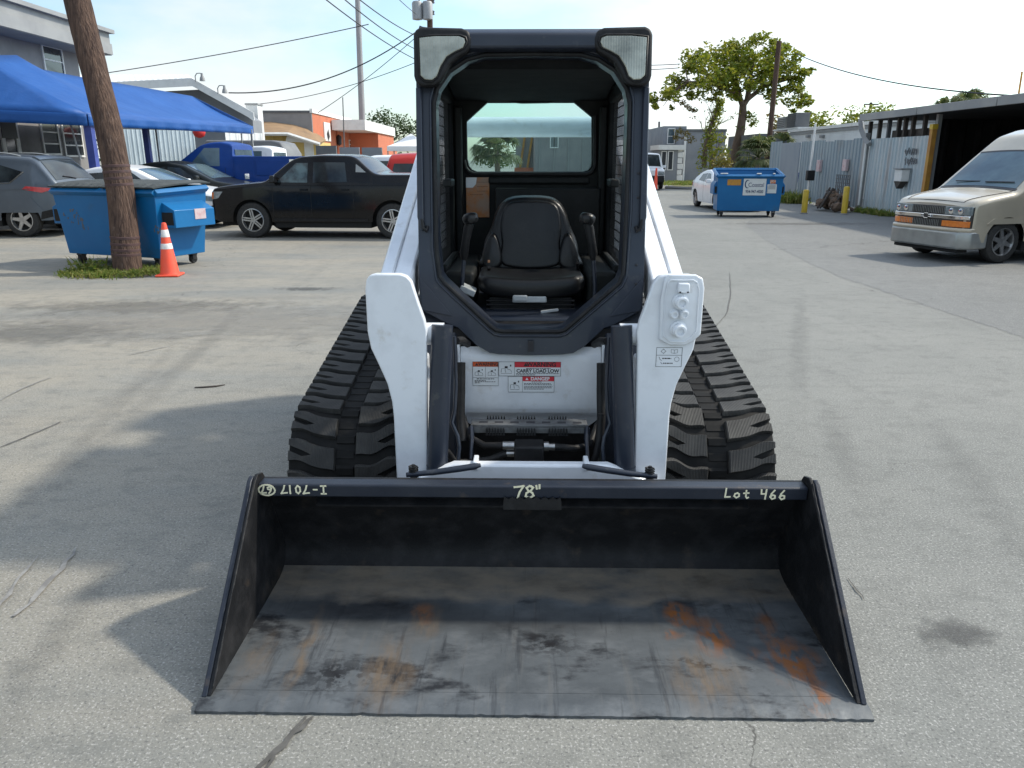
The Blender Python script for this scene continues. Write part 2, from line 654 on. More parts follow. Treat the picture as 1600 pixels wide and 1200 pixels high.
# darker asphalt of the parking strip on the right, with a ragged edge
edge = [G(1165, 352), G(1190, 372), G(1240, 400), G(1310, 432), G(1400, 462), G(1500, 495), G(1600, 528), G(1750, 580)]
rnd = random.Random(3)
pts = []
for i in range(len(edge) - 1):
    for k in range(14):
        p = edge[i].lerp(edge[i + 1], k / 14)
        pts.append((p.x + rnd.uniform(-0.03, 0.03), p.y + rnd.uniform(-0.04, 0.04), 0.002))
mb = MB()
far = [(14.5, 4.0, 0.004), (14.5, 33.0, 0.004), (8.0, 33.0, 0.004), (7.7, 24.6, 0.004)]
mb.add(pts + far, [tuple(range(len(pts) + 4))])
kind(obj('asphalt_strip', mb, M['lot'], fix=False), 'structure')

# ================================================================== BUILDINGS AND FENCES
M['greystucco'] = pm('grey_stucco', (0.21, 0.205, 0.21), 0.85, vary=(1.3, (0.26, 0.255, 0.255), 0.4, 0.7), bump=(30, 0.3), dirt=((0.13, 0.125, 0.12), 0.8, 0.58, 0.8))
M['bluegrey'] = pm('blue_grey_stucco', (0.20, 0.215, 0.24), 0.85, vary=(0.9, (0.26, 0.27, 0.285), 0.4, 0.7), bump=(30, 0.25))
M['darkgrey'] = pm('dark_grey_paint', (0.09, 0.095, 0.105), 0.8, vary=(1.5, (0.13, 0.135, 0.14), 0.4, 0.7))
M['fascia'] = pm('fascia_paint', (0.28, 0.285, 0.285), 0.6, vary=(1.2, (0.22, 0.225, 0.23), 0.4, 0.7))
M['trim'] = pm('white_trim', (0.72, 0.72, 0.70), 0.55, vary=(4, (0.62, 0.62, 0.60), 0.45, 0.75))
M['whitewall'] = pm('white_wall', (0.66, 0.67, 0.67), 0.75, vary=(1.1, (0.56, 0.57, 0.57), 0.45, 0.7), dirt=((0.42, 0.41, 0.38), 0.6, 0.62, 0.82))
M['whiteroof'] = pm('white_metal_roof', (0.78, 0.78, 0.77), 0.45, vary=(0.8, (0.68, 0.68, 0.66), 0.45, 0.75))
M['yellowwall'] = pm('yellow_wall', (0.62, 0.46, 0.16), 0.8, vary=(1.2, (0.55, 0.40, 0.14), 0.4, 0.7))
M['orangewall'] = pm('orange_wall', (0.55, 0.17, 0.085), 0.8, vary=(0.9, (0.48, 0.145, 0.075), 0.4, 0.7))
M['shingle'] = pm('tan_shingles', (0.30, 0.19, 0.10), 0.85, vary=(2.2, (0.22, 0.14, 0.08), 0.4, 0.7), bump=(14, 0.5, 0.03))
M['canopyblue'] = pm('blue_canvas', (0.010, 0.075, 0.275), 0.55, spec=0.35, vary=(0.9, (0.016, 0.092, 0.315), 0.4, 0.7), bump=(2.2, 0.6, 0.05))
M['bluepost'] = pm('blue_post_paint', (0.03, 0.05, 0.22), 0.5, vary=(6, (0.05, 0.07, 0.26), 0.4, 0.7))
M['palefence'] = pm('pale_blue_fence', (0.50, 0.58, 0.62), 0.65, vary=(1.6, (0.42, 0.50, 0.54), 0.4, 0.7), dirt=((0.36, 0.38, 0.37), 0.9, 0.6, 0.8))
M['sheet'] = pm('painted_sheet_metal', (0.225, 0.285, 0.325), 0.55, metal=0.15, vary=(1.8, (0.28, 0.33, 0.355), 0.35, 0.7), dirt=((0.20, 0.20, 0.19), 1.3, 0.55, 0.8), stretch=(1.5, 1.5, 0.5))
M['sheetpale'] = pm('pale_sheet_metal', (0.40, 0.48, 0.52), 0.5, metal=0.2, vary=(1.6, (0.52, 0.54, 0.54), 0.38, 0.65), dirt=((0.36, 0.33, 0.32), 1.1, 0.55, 0.75), stretch=(2.2, 2.2, 0.4))
M['gatepanel'] = pm('gate_panel_paint', (0.20, 0.235, 0.275), 0.6, vary=(1.8, (0.255, 0.285, 0.31), 0.35, 0.7), stretch=(1, 1, 0.4))
M['shedroof'] = pm('shed_fascia', (0.24, 0.245, 0.25), 0.6, vary=(1.5, (0.31, 0.31, 0.30), 0.4, 0.7))
M['darkwood'] = pm('dark_timber', (0.045, 0.038, 0.034), 0.8, vary=(3, (0.08, 0.065, 0.055), 0.4, 0.7))
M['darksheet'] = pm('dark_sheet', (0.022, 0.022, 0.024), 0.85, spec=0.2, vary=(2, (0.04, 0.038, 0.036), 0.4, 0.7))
M['yellowpaint'] = pm('yellow_paint', (0.62, 0.42, 0.03), 0.5, vary=(5, (0.52, 0.34, 0.03), 0.4, 0.7), dirt=((0.25, 0.2, 0.12), 9, 0.6, 0.8))
M['rustpost'] = pm('ochre_post', (0.50, 0.26, 0.04), 0.6, vary=(3, (0.36, 0.15, 0.04), 0.4, 0.7))
M['signpink'] = pm('faded_sign', (0.52, 0.42, 0.43), 0.6, vary=(12, (0.45, 0.24, 0.25), 0.5, 0.7))
M['whitecanvas'] = pm('white_canvas', (0.80, 0.80, 0.80), 0.7, vary=(1.0, (0.72, 0.72, 0.73), 0.4, 0.7))
M['glassdark2'] = pm('dark_pane_glass', (0.03, 0.036, 0.042), 0.06, spec=0.7, vary=(0.9, (0.05, 0.055, 0.06), 0.4, 0.6))  # dark colour of the building panes, varied at random


def window(parent, c, u, n, w, h, frame=None, pane=None, rows=2, cols=1, e=0.06, name='window'):
    """framed window on a wall: c centre, u along the wall, n outwards"""
    c, u, n = Vector(c), Vector(u).normalized(), Vector(n).normalized()
    z = Vector((0, 0, 1))
    fn = lambda a, b, d: c + u * a + z * b + n * d
    mb = MB()
    mb.ring([(-w / 2, -h / 2), (w / 2, -h / 2), (w / 2, h / 2), (-w / 2, h / 2)], [(-w / 2 + e, -h / 2 + e), (w / 2 - e, -h / 2 + e), (w / 2 - e, h / 2 - e), (-w / 2 + e, h / 2 - e)], (0, 0), fn, 0.002, 0.05, 8)
    k = e * 0.35
    for i in range(1, rows):
        b = -h / 2 + h * i / rows
        mb.prism([(-w / 2 + e, b - k), (w / 2 - e, b - k), (w / 2 - e, b + k), (-w / 2 + e, b + k)], fn, 0.004, 0.042)
    for i in range(1, cols):
        a = -w / 2 + w * i / cols
        mb.prism([(a - k, -h / 2 + e), (a + k, -h / 2 + e), (a + k, h / 2 - e), (a - k, h / 2 - e)], fn, 0.006, 0.040)
    f = obj(name, mb, frame or M['trim'], parent)
    mb = MB()
    mb.prism([(-w / 2 + e * 0.9, -h / 2 + e * 0.9), (w / 2 - e * 0.9, -h / 2 + e * 0.9), (w / 2 - e * 0.9, h / 2 - e * 0.9), (-w / 2 + e * 0.9, h / 2 - e * 0.9)], fn, 0.003, 0.02)
    obj('pane', mb, pane or M['glassdark2'], f)
    return f


def panel(parent, name, c, u, n, w, h, mat, d0=0.002, d1=0.05):
    c, u, n = Vector(c), Vector(u).normalized(), Vector(n).normalized()
    z = Vector((0, 0, 1))
    mb = MB()
    mb.prism([(-w / 2, -h / 2), (w / 2, -h / 2), (w / 2, h / 2), (-w / 2, h / 2)], lambda a, b, d: c + u * a + z * b + n * d, d0, d1)
    return obj(name, mb, mat, parent)


def corr(p0, p1, z0, z1, pitch=0.2, amp=0.035, top_wave=0.0, thick=0.012):
    """trapezoid-ribbed sheet standing between two ground points"""
    p0, p1 = Vector((p0[0], p0[1], 0)), Vector((p1[0], p1[1], 0))
    L = (p1 - p0).length
    u = (p1 - p0) / L
    n = Vector((u.y, -u.x, 0))
    prof = []
    k = max(1, round(L / pitch))
    for i in range(k):
        for f, d in ((0.0, 0), (0.55, 0), (0.68, 1), (0.87, 1)):
            prof.append(((i + f) * L / k, d * amp))
    prof.append((L, 0))
    mb = MB()
    rings = []
    for a, d in prof:
        q = p0 + u * a + n * d
        r = q - n * thick
        zz = z1 + top_wave * math.sin(a * 3.1)
        rings.append([Vector((q.x, q.y, z0)), Vector((q.x, q.y, zz)), Vector((r.x, r.y, zz)), Vector((r.x, r.y, z0))])
    mb.loft(rings)
    return mb


# ---------------- left: grey two-storey building beside the blue canopy
XW = -14.5
gb = thing('grey_building', 'grey two-storey stucco building with a broad roof overhang above the blue canopy', 'building', (XW, 20, 0))
off = Vector((XW, 20, 0))
L_ = lambda p: Vector(p) - off
zt, zb = PX(178, 50, -13.4).z, PX(178, 86, -13.4).z
ye = PX(178, 60, -13.4).y
yw = PX(121, 90, XW).y
mb = MB(); mb.b2(L_((-26, 2, 0)), L_((XW, yw, zb + 0.1))); obj('wall', mb, M['greystucco'], gb)
mb = MB()
f = lambda a, b, d: L_((a, d, b))
mb.prism([(-26, zb + 0.35), (-26, zt + 0.25), (-13.55, zt - 0.05), (-13.55, zb), (-14.3, zb)], f, 2, ye)
roof = obj('roof', mb, M['fascia'], gb)
mb = MB(); mb.b2(L_((-13.70, 2, zt - 0.06)), L_((-13.40, ye + 0.1, zt + 0.06))); obj('drip_edge', mb, M['fascia'], roof)
mb = MB(); mb.b2(L_((-13.548, 2, zb + 0.02)), L_((-13.50, ye, zb + 0.36))); obj('fascia_board', mb, M['fascia'], roof)
E_ = (0, -1, 0)
a, b = PX(66, 93, XW), PX(97, 93, XW)
window(gb, L_((XW, (a.y + b.y) / 2, (PX(80, 72, XW).z + PX(80, 117, XW).z) / 2)), E_, (1, 0, 0), b.y - a.y, PX(80, 72, XW).z - PX(80, 117, XW).z, rows=2)
for x0, x1, y0, y1 in ((64, 91, 188, 243), (97, 127, 190, 246), (-34, -12, 184, 240)):
    a, b = PX(x0, 215, XW), PX(x1, 215, XW)
    h = PX(x0, y0, XW).z - PX(x0, y1, XW).z
    window(gb, L_((XW, (a.y + b.y) / 2, PX((x0 + x1) / 2, (y0 + y1) / 2, XW).z)), E_, (1, 0, 0), b.y - a.y, h, rows=3)
a, b = PX(0, 215, XW), PX(28, 215, XW)
dd = window(gb, L_((XW, (a.y + b.y) / 2, 1.35)), E_, (1, 0, 0), b.y - a.y, 2.5, rows=1, e=0.16, name='door')
panel(gb, 'door_sign', L_((XW, PX(10, 200, XW).y, PX(10, 202, XW).z)), E_, (1, 0, 0), 0.7, 0.5, M['ink'], 0.052, 0.07)
mb = MB(); mb.box(L_((XW + 0.16, PX(107, 72, XW).y, PX(107, 72, XW).z)), (0.3, 0.22, 0.16)); obj('flood_light', mb, M['trim'], gb, bevel=0.03)

# ---------------- blue canopy
A = P(135, 178, 18.6)
B = P(394, 197, 27.6)
Rg = [P(-40, 86, 20.0), P(26, 86, 21.0), P(64, 108, 22.0), P(125, 120, 23.0), P(215, 135, 25.0), P(300, 150, 27.0)]
cnp = thing('blue_canopy', 'long bright blue hipped canvas canopy on slim posts by the grey building', 'canopy', (A.x, A.y, 0))
off2 = Vector((A.x, A.y, 0))
N_ = len(Rg) - 1
eav = [A.lerp(B, i / N_) for i in range(N_ + 1)]
bck = [Vector((-14.3, 18.4 + 8.8 * i / N_, 2.75)) for i in range(N_ + 1)]


def slope(pa, pb):
    def fn(u, v):
        k = u * N_
        i = min(int(k), N_ - 1)
        t = k - i
        a = pa[i].lerp(pa[i + 1], t)
        b = pb[i].lerp(pb[i + 1], t)
        p = a.lerp(b, v)
        p.z -= 0.10 * math.sin(PI * v)
        return p - off2
    return fn


mb = MB()
mb.grid(slope(eav, Rg), 30, 8)
mb.grid(slope(bck, Rg), 30, 8)
mb.grid(lambda u, v: (A.lerp(bck[0], u)).lerp(Rg[0], v) - off2, 8, 8)
mb.grid(lambda u, v: (B.lerp(bck[-1], u)).lerp(Rg[-1], v) - off2, 8, 6)
cov = obj('cover', mb, M['canopyblue'], cnp, smooth=40)
mb = MB()
eps = [eav[0].lerp(eav[-1], i / 24) for i in range(25)]
fn = lambda u, v: (A.lerp(B, u) + Vector((0.02 + 0.03 * v * math.sin(u * 60), 0, -0.26 * v)) - off2)
mb.grid(fn, 60, 3)
fn = lambda u, v: (A.lerp(bck[0], u) + Vector((0, -0.02, -0.26 * v)) - off2)
mb.grid(fn, 20, 3)
vl = obj('valance', mb, M['canopyblue'], cnp, smooth=40)
so = vl.modifiers.new('s', 'SOLIDIFY'); so.thickness = 0.012
so = cov.modifiers.new('s', 'SOLIDIFY'); so.thickness = 0.015
for px, yy, r, mt in ((139, 18.75, 0.085, 'bluepost'), (227, 22.6, 0.07, 'bluepost'), (392, 27.4, 0.03, 'fascia'), (376, 27.0, 0.015, 'fascia'), (243, 23.3, 0.02, 'fascia'), (-60, 18.5, 0.085, 'bluepost')):
    q = P(px, 200, yy)
    zz = 2.55
    mb = MB(); mb.b2((q.x - r, q.y - r, 0), (q.x + r, q.y + r, zz)); mb.v = [tuple(Vector(p) - off2) for p in mb.v]
    obj('post', mb, M[mt], cnp)
for (x0, y0, x1, y1, yy) in ((107, 182, 126, 250, 19.2), (141, 182, 148, 250, 18.9)):
    mb = MB(); mb.cyl(P(x0, y0, yy) - off2, P(x1, y1, yy) - off2, 0.022, 6); obj('brace', mb, M['fascia'], cnp)

# ---------------- pale fence and white-roofed building beyond the canopy
a, b = P(182, 230, 31.5), P(306, 230, 33.5)
pf = thing('pale_fence', 'pale blue board fence seen beneath the blue canopy', 'fence', (a.x, a.y, 0))
n = 6
for i in range(n):
    q0, q1 = a.lerp(b, i / n), a.lerp(b, (i + 0.98) / n)
    mb = corr(q0 - a, q1 - a, 0.05, P(245, 203, 32.5).z, 0.16, 0.02)
    obj('fence_panel', mb, M['palefence'], pf)
a2, b2 = P(354, 230, 34), P(412, 230, 36)
pf2 = thing('white_fence', 'low white board wall past the far end of the blue canopy', 'fence', (a2.x, a2.y, 0))
for i in range(3):
    q0, q1 = a2.lerp(b2, i / 3), a2.lerp(b2, (i + 0.98) / 3)
    mb = corr(q0 - a2, q1 - a2, 0.0, P(380, 207, 35).z, 0.3, 0.02)
    obj('fence_panel', mb, M['whitewall'], pf2)
q = P(311, 207, 31)
mb = MB(); mb.lathe([(0.05, -0.2), (0.18, -0.14), (0.24, 0), (0.18, 0.14), (0.05, 0.2)], 14)
tag(obj('red_lantern', mb, pm('red_fabric', (0.5, 0.02, 0.02), 0.6), None, smooth=60, loc=q), 'round red lantern hanging under the far end of the blue canopy', 'lantern')
mb = MB(); mb.cyl((0, 0, 0.25), (0, 0, 0.7), 0.01, 5); obj('cord', mb, M['ink'], bpy.data.objects['red_lantern'])

wb = thing('white_roofed_building', 'grey building with a white corrugated gable roof and gooseneck lamps behind the canopy', 'building', P(300, 250, 36) * 1.0)
o3 = Vector(wb.location); o3.z = 0; wb.location = o3
F3 = [P(120, 133, 36), P(300, 124, 36), P(397, 178, 36)]
B3 = [P(120, 117, 50), P(294, 117, 50), P(368, 178, 46)]
mb = MB()
for i in range(2):
    def fn(u, v, i=i):
        return F3[i].lerp(F3[i + 1], u).lerp(B3[i].lerp(B3[i + 1], u), v) + Vector((0, 0, 0.03 * (1 if int(u * 40) % 2 else 0))) - o3
    mb.grid(fn, 40, 2)
rf = obj('roof', mb, M['whiteroof'], wb)
so = rf.modifiers.new('s', 'SOLIDIFY'); so.thickness = 0.12; so.offset = -1
for i, nm in ((0, 'fascia_board'), (1, 'rake_board')):
    mb = MB()
    e0, e1 = F3[i] - o3, F3[i + 1] - o3
    mb.add([e0 + Vector(v) for v in ((0, -.06, 0.05), (0, .0, 0.05), (0, 0, -0.28), (0, -.06, -0.28))] + [e1 + Vector(v) for v in ((0, -.06, 0.05), (0, .0, 0.05), (0, 0, -0.28), (0, -.06, -0.28))], [(0, 1, 2, 3), (7, 6, 5, 4), (0, 4, 5, 1), (1, 5, 6, 2), (2, 6, 7, 3), (3, 7, 4, 0)])
    obj(nm, mb, M['trim'], wb)
mb = MB()
g = [(p.x, p.z - 0.3) for p in F3]
mb.prism([(g[0][0], 0), g[0], g[1], (g[2][0] - 0.5, g[2][1] + 0.1), (g[2][0] - 0.5, 0)], lambda a, b, d: Vector((a, d, b)) - o3, 37.3, 38.6)
obj('wall', mb, M['bluegrey'], wb)
for px, py in ((316, 122), (351, 141)):
    q = P(px, py, 35.8) - o3
    mb = MB()
    mb.tube([q + Vector((-0.30, 0, -0.15)), q + Vector((-0.30, 0, 0.08)), q + Vector((-0.22, 0, 0.19)), q + Vector((-0.07, 0, 0.20)), q + Vector((0, 0, 0.14))], 0.022, 6)
    mb.lathe([(0.05, 0.20), (0.06, 0.08), (0.10, 0.0), (0.12, -0.12), (0.02, -0.13)], 12, Matrix.Translation(q))
    obj('gooseneck_lamp', mb, M['fascia'], wb, smooth=40)
q0, q1 = P(384, 164, 40), P(403, 180, 40)
mb = MB(); mb.b2((0, 0, 0), (q1.x - q0.x, 0.8, q0.z)); 
tag(obj('white_chimney', mb, M['whitewall'], None, loc=(q0.x, 40, 0)), 'square white tower rising at the end of the white corrugated roof', 'tower')
mb = MB(); mb.b2((-0.04, -0.04, q0.z + 0.002), (q1.x - q0.x + 0.04, 0.84, q0.z + 0.08)); obj('cap', mb, M['fascia'], bpy.data.objects['white_chimney'])

# ---------------- yellow house
yb = thing('yellow_house', 'small yellow building with brown shingle roof beside the orange building', 'house', (P(450, 230, 44).x, 44, 0))
o4 = Vector(yb.location)
w0, w1 = P(409, 220, 44).x, P(497, 220, 44).x
ze = P(450, 204, 44).z
wm = P(455, 220, 44).x
zl = P(480, 222, 44).z
mb = MB(); mb.b2(Vector((w0, 44, 0)) - o4, Vector((wm, 47, ze - 0.1)) - o4); mb.b2(Vector((wm, 44, 0)) - o4, Vector((w1, 47, zl)) - o4); obj('wall', mb, M['yellowwall'], yb)
mb = MB()
pts = [P(408, 182, 47.5), P(466, 187, 48), P(450, 207, 43.2), P(409, 207, 43.2), P(509, 219, 46.5), P(500, 223, 43.2), P(509, 217, 50), P(408, 200, 52)]
mb.add([p - o4 for p in pts], [(0, 1, 2, 3), (1, 4, 5, 2), (1, 6, 4), (0, 7, 6, 1)])
rf = obj('roof', mb, M['shingle'], yb)
so = rf.modifiers.new('s', 'SOLIDIFY'); so.thickness = 0.12
mb = MB()
for e0, e1 in ((pts[3], pts[2]), (pts[2], pts[5])):
    mb.tube([e0 - o4 + Vector((0, -0.05, -0.08)), e1 - o4 + Vector((0, -0.05, -0.08))], 0.09, 4)
obj('eave_board', mb, M['trim'], yb)
mb = MB()
mb.prism([(P(450, 209, 43.6).x, P(450, 209, 43.6).z), (P(497, 224, 43.6).x, P(497, 224, 43.6).z), (P(447, 221, 43.6).x, P(447, 221, 43.6).z)], lambda a, b, d: Vector((a, d, b)) - o4, 43.5, 43.98)
obj('porch_gable', mb, M['trim'], yb)
c = P(483, 233, 44)
window(yb, Vector((c.x, 44, c.z)) - o4, (1, 0, 0), (0, -1, 0), 0.5, 0.75, pane=M['trim'], rows=3)
for px in (425, 440):
    q = P(px, 215, 43.9)
    mb = MB(); mb.b2(Vector((q.x - 0.035, 43.88, 0)) - o4, Vector((q.x + 0.035, 43.97, ze - 0.1)) - o4); obj('pilaster', mb, M['yellowwall'], yb)

# ---------------- orange building
XO = -11.35
ob = thing('orange_building', 'long orange commercial building with white parapet and a grey end wall', 'building', (XO, 46, 0))
o5 = Vector((XO, 46, 0))
zt = PX(494, 178, XO).z
mb = MB(); mb.b2(Vector((XO - 9, 46.0, 0)) - o5, Vector((XO - 0.006, 46.15, zt)) - o5); obj('end_wall', mb, M['greystucco'], ob)
mb = MB(); mb.b2(Vector((XO - 9, 46.152, 0)) - o5, Vector((XO, 57, zt - 0.02)) - o5); obj('wall', mb, M['orangewall'], ob)
mb = MB(); mb.b2(Vector((XO - 0.1, 46.0, zt + 0.002)) - o5, Vector((XO + 0.06, 57.05, zt + 0.22)) - o5); obj('parapet', mb, M['trim'], ob)
mb = MB(); mb.b2(Vector((XO - 9, 45.95, zt + 0.001)) - o5, Vector((XO - 0.102, 46.2, zt + 0.12)) - o5); obj('coping', mb, M['darkgrey'], ob)
XP = -9.2
zf = PX(570, 187, XP).z
yp0, yp1 = PX(570, 190, XP).y, PX(617, 200, XP).y
mb = MB(); mb.b2(Vector((XO - 8, 57.06, 0)) - o5, Vector((XO - 0.4, 82, zf - 0.9)) - o5); obj('wall', mb, M['orangewall'], ob)
mb = MB(); mb.b2(Vector((XO + 0.07, yp0, zf - 0.62)) - o5, Vector((XP, yp1, zf)) - o5); obj('porch_roof', mb, M['trim'], ob)
yq = PX(591, 220, XP - 0.12).y
mb = MB(); mb.b2(Vector((XO - 0.3, yq, 0)) - o5, Vector((XP - 0.12, yp1 - 0.1, zf - 0.63)) - o5); obj('wall', mb, M['orangewall'], ob)
mb = MB(); mb.b2(Vector((XO - 0.39, yp0 + 1.5, 0)) - o5, Vector((XO + 0.06, yq, zf - 0.63)) - o5); obj('porch_wall', mb, M['orangewall'], ob)
for x0, x1, y0, y1, nm in ((545, 557, 219, 233, 'window'), (561, 568, 220, 240, 'door'), (576, 584, 228, 238, 'window')):
    xx = XO + 0.06
    pa, pb = PX(x0, 225, xx), PX(x1, 225, xx)
    window(ob, Vector((xx, (pa.y + pb.y) / 2, PX((x0 + x1) / 2, (y0 + y1) / 2, xx).z)) - o5, (0, 1, 0), (1, 0, 0), pb.y - pa.y, PX((x0 + x1) / 2, y0, xx).z - PX((x0 + x1) / 2, y1, xx).z, pane=M['paleglass'] if nm == 'window' else M['trim'], cols=2 if nm == 'window' else 1, name=nm)
pa, pb = PX(505.5, 205, XO), PX(515, 205, XO)
zc, hh = PX(510, 206, XO).z, PX(510, 192, XO).z - PX(510, 221, XO).z
sg = panel(ob, 'wall_sign', Vector((XO, (pa.y + pb.y) / 2, zc)) - o5, (0, 1, 0), (1, 0, 0), pb.y - pa.y, hh, M['trim'], 0.01, 0.06)
mb = MB()
for k in range(3):
    mb.box(Vector((XO + 0.066, (pa.y + pb.y) / 2 + 0.1 * k, zc - hh * (0.05 + 0.13 * k))) - o5, (0.008, 0.55, 0.16), rot=Matrix.Rotation(R(30), 3, 'X'))
obj('sign_print', mb, M['ink'], sg)
q = PX(526, 219, XO)
mb = MB(); mb.lathe([(0.02, -0.35), (0.16, -0.25), (0.18, 0.2), (0.02, 0.35)], 10, Matrix.Translation(q - o5 + Vector((0.15, 0, 0)))); obj('wall_lamp', mb, M['ink'], ob, smooth=50)

# ---------------- yard wall, tent, far trees are further down
a, b = P(494, 240, 38), P(600, 240, 40)
yw_ = thing('yard_wall', 'low grey yard wall running in front of the orange building', 'wall', (a.x, a.y, 0))
for i, (t0, t1, mt) in enumerate(((0, 0.33, 'darkgrey'), (0.334, 0.66, 'bluegrey'), (0.664, 1.0, 'bluegrey'))):
    q0, q1 = a.lerp(b, t0), a.lerp(b, t1)
    mb = MB(); mb.b2(Vector((q0.x, q0.y, 0)) - Vector((a.x, a.y, 0)), Vector((q1.x, q0.y + 0.2, P(540, 230, 38.5).z + (0.06 if i == 0 else 0))) - Vector((a.x, a.y, 0)))
    obj('wall_panel', mb, M[mt], yw_)
tp = P(642, 209, 40)
tn = thing('white_tent', 'white pyramid-topped pop-up tent beside the orange building', 'tent', (tp.x, 40, 0))
zr = P(642, 229, 40).z
mb = MB()
hw = 1.05
prof = lambda u, v: None
rings = []
for k in range(6):
    t = k / 5
    s_ = hw * (1 - t) ** 0.9 if t < 1 else 0.02
    rings.append([(x * max(s_, 0.02), y * max(s_, 0.02), zr + (tp.z - zr) * t ** 1.35) for x, y in ((-1, -1), (0, -1.02), (1, -1), (1.02, 0), (1, 1), (0, 1.02), (-1, 1), (-1.02, 0))])
rings.insert(0, [(x * hw, y * hw, zr - 0.22) for x, y in ((-1, -1), (0, -1.0), (1, -1), (1.0, 0), (1, 1), (0, 1.0), (-1, 1), (-1.0, 0))])
mb.loft(rings, cap=False)
obj('tent_cover', mb, M['whitecanvas'], tn)
for x in (-1, 1):
    for y in (-1, 1):
        mb = MB(); mb.cyl((x * hw * 0.97, y * hw * 0.97, 0), (x * hw * 0.97, y * hw * 0.97, zr), 0.03, 6); obj('leg', mb, M['fascia'], tn)

# ================================================================== RIGHT SIDE
XF = 10.95
fy = [PX(p, 250, XF).y for p in (1203, 1220.5, 1251, 1347, 1354, 1447)]
zfen = 2.13
fn_ = thing('sheet_fence', 'blue-grey corrugated metal fence behind the yellow bollards', 'fence', (XF, fy[3], 0))
o6 = Vector((XF, fy[3], 0))
k = 7
rnd = random.Random(5)
for i in range(k):
    y0 = fy[2] + (fy[3] - fy[2]) * i / k
    y1 = fy[2] + (fy[3] - fy[2]) * (i + 0.985) / k
    mb = corr(Vector((XF + rnd.uniform(-.012, .012), y1, 0)) - o6, Vector((XF, y0, 0)) - o6, 0.06 + rnd.uniform(0, .05), zfen + rnd.uniform(-.03, .04) + 0.05, 0.22, 0.04, 0.012)
    obj('sheet', mb, M['sheet'], fn_)
for i in range(2):
    y0 = fy[0] + (fy[1] - fy[0]) * i / 2
    y1 = fy[0] + (fy[1] - fy[0]) * (i + 0.97) / 2
    mb = corr(Vector((XF, y1, 0)) - o6, Vector((XF, y0, 0)) - o6, 0.06, 2.28, 0.4, 0.03)
    obj('sheet', mb, M['sheet'], fn_)
mb = MB(); mb.b2(Vector((XF - 0.06, fy[1] - 0.1, 0.05)) - o6, Vector((XF + 0.0, fy[2] + 0.1, 2.2)) - o6)
gp = obj('flat_panel', mb, M['gatepanel'], fn_, bevel=0.01)
for px, y0, y1 in ((1280, 250, 268), (1321, 249, 267)):
    c = PX(px, (y0 + y1) / 2, XF - 0.08)
    mb = MB(); mb.box(c - o6, (0.10, 0.30, PX(px, y0, XF).z - PX(px, y1, XF).z)); obj('notice_board', mb, M['signpink'], fn_, bevel=0.01)

gt = thing('corrugated_gate', 'tall pale corrugated sliding gate with a white meter box on it', 'gate', (XF + 0.05, fy[4], 0))
o7 = Vector((XF + 0.05, fy[4], 0))
for i in range(6):
    y0 = fy[5] + (fy[4] - fy[5]) * i / 6
    y1 = fy[5] + (fy[4] - fy[5]) * (i + 0.99) / 6
    mb = corr(Vector((XF + 0.05, y1, 0)) - o7, Vector((XF + 0.05, y0, 0)) - o7, 0.05, 2.17 - 0.0, 0.17, 0.035, 0.004)
    obj('sheet', mb, M['sheetpale'], gt)
c = PX(1409, 274, XF - 0.12)
mb = MB(); mb.box(c - o7, (0.22, 0.42, 0.32)); bx_ = obj('meter_box', mb, M['trim'], gt, bevel=0.012)
mb = MB(); mb.b2(c - o7 + Vector((-0.15, -0.24, 0.161)), c - o7 + Vector((0.13, 0.24, 0.19))); obj('lid', mb, M['fascia'], bx_)
mb = MB(); mb.prism([(-0.2, -0.165), (0.2, -0.165), (0.02, -0.36)], lambda a, b, d: c - o7 + Vector((d, a, b)), -0.10, 0.08); obj('bracket', mb, M['darkwood'], bx_)
mb = MB()
rnd = random.Random(11)
for row, z in ((0, 237), (1, 252)):
    for i in range(6):
        q = PX(1432 - i * 3.4, z, XF - 0.004)
        mb.box(q - o7, (0.006, 0.05, rnd.uniform(0.10, 0.24)), rot=Matrix.Rotation(rnd.uniform(-0.5, 0.5), 3, 'X'))
        mb.box(q - o7 + Vector((0.001, 0.03, rnd.uniform(-.05, .05))), (0.006, rnd.uniform(.05, .11), 0.03))
obj('faded_paint', mb, M['darkgrey'], gt)

# shed with open dark bay
sh = thing('metal_shed', 'open-sided metal shed with a flat roof and dark interior beside the van', 'shed', (XF, 20, 0))
o8 = Vector((XF, 20, 0))
zr0, zr1 = 2.70, 2.90
yr = PX(1344, 200, XF - 0.2).y
mb = MB(); mb.b2(Vector((XF - 0.18, 4, zr0 + 0.02)) - o8, Vector((19, yr, zr1 - 0.06)) - o8); obj('roof', mb, M['darksheet'], sh)
for i in range(6):
    y1, y0 = yr - (yr - 4) * i / 6, yr - (yr - 4) * (i + 0.99) / 6
    mb = MB(); mb.b2(Vector((XF - 0.26, y0, zr0)) - o8, Vector((XF - 0.185, y1, zr1)) - o8); obj('fascia_panel', mb, M['shedroof'], sh, bevel=0.01)
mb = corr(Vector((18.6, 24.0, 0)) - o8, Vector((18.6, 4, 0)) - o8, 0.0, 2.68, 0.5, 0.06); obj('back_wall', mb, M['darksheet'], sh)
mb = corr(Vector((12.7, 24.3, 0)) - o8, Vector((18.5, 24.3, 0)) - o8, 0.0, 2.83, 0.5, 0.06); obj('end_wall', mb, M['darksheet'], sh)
mb = corr(Vector((11.2, 4.0, 0)) - o8, Vector((18.6, 4, 0)) - o8, 0.0, 2.68, 0.5, 0.06); obj('side_wall', mb, M['darksheet'], sh)
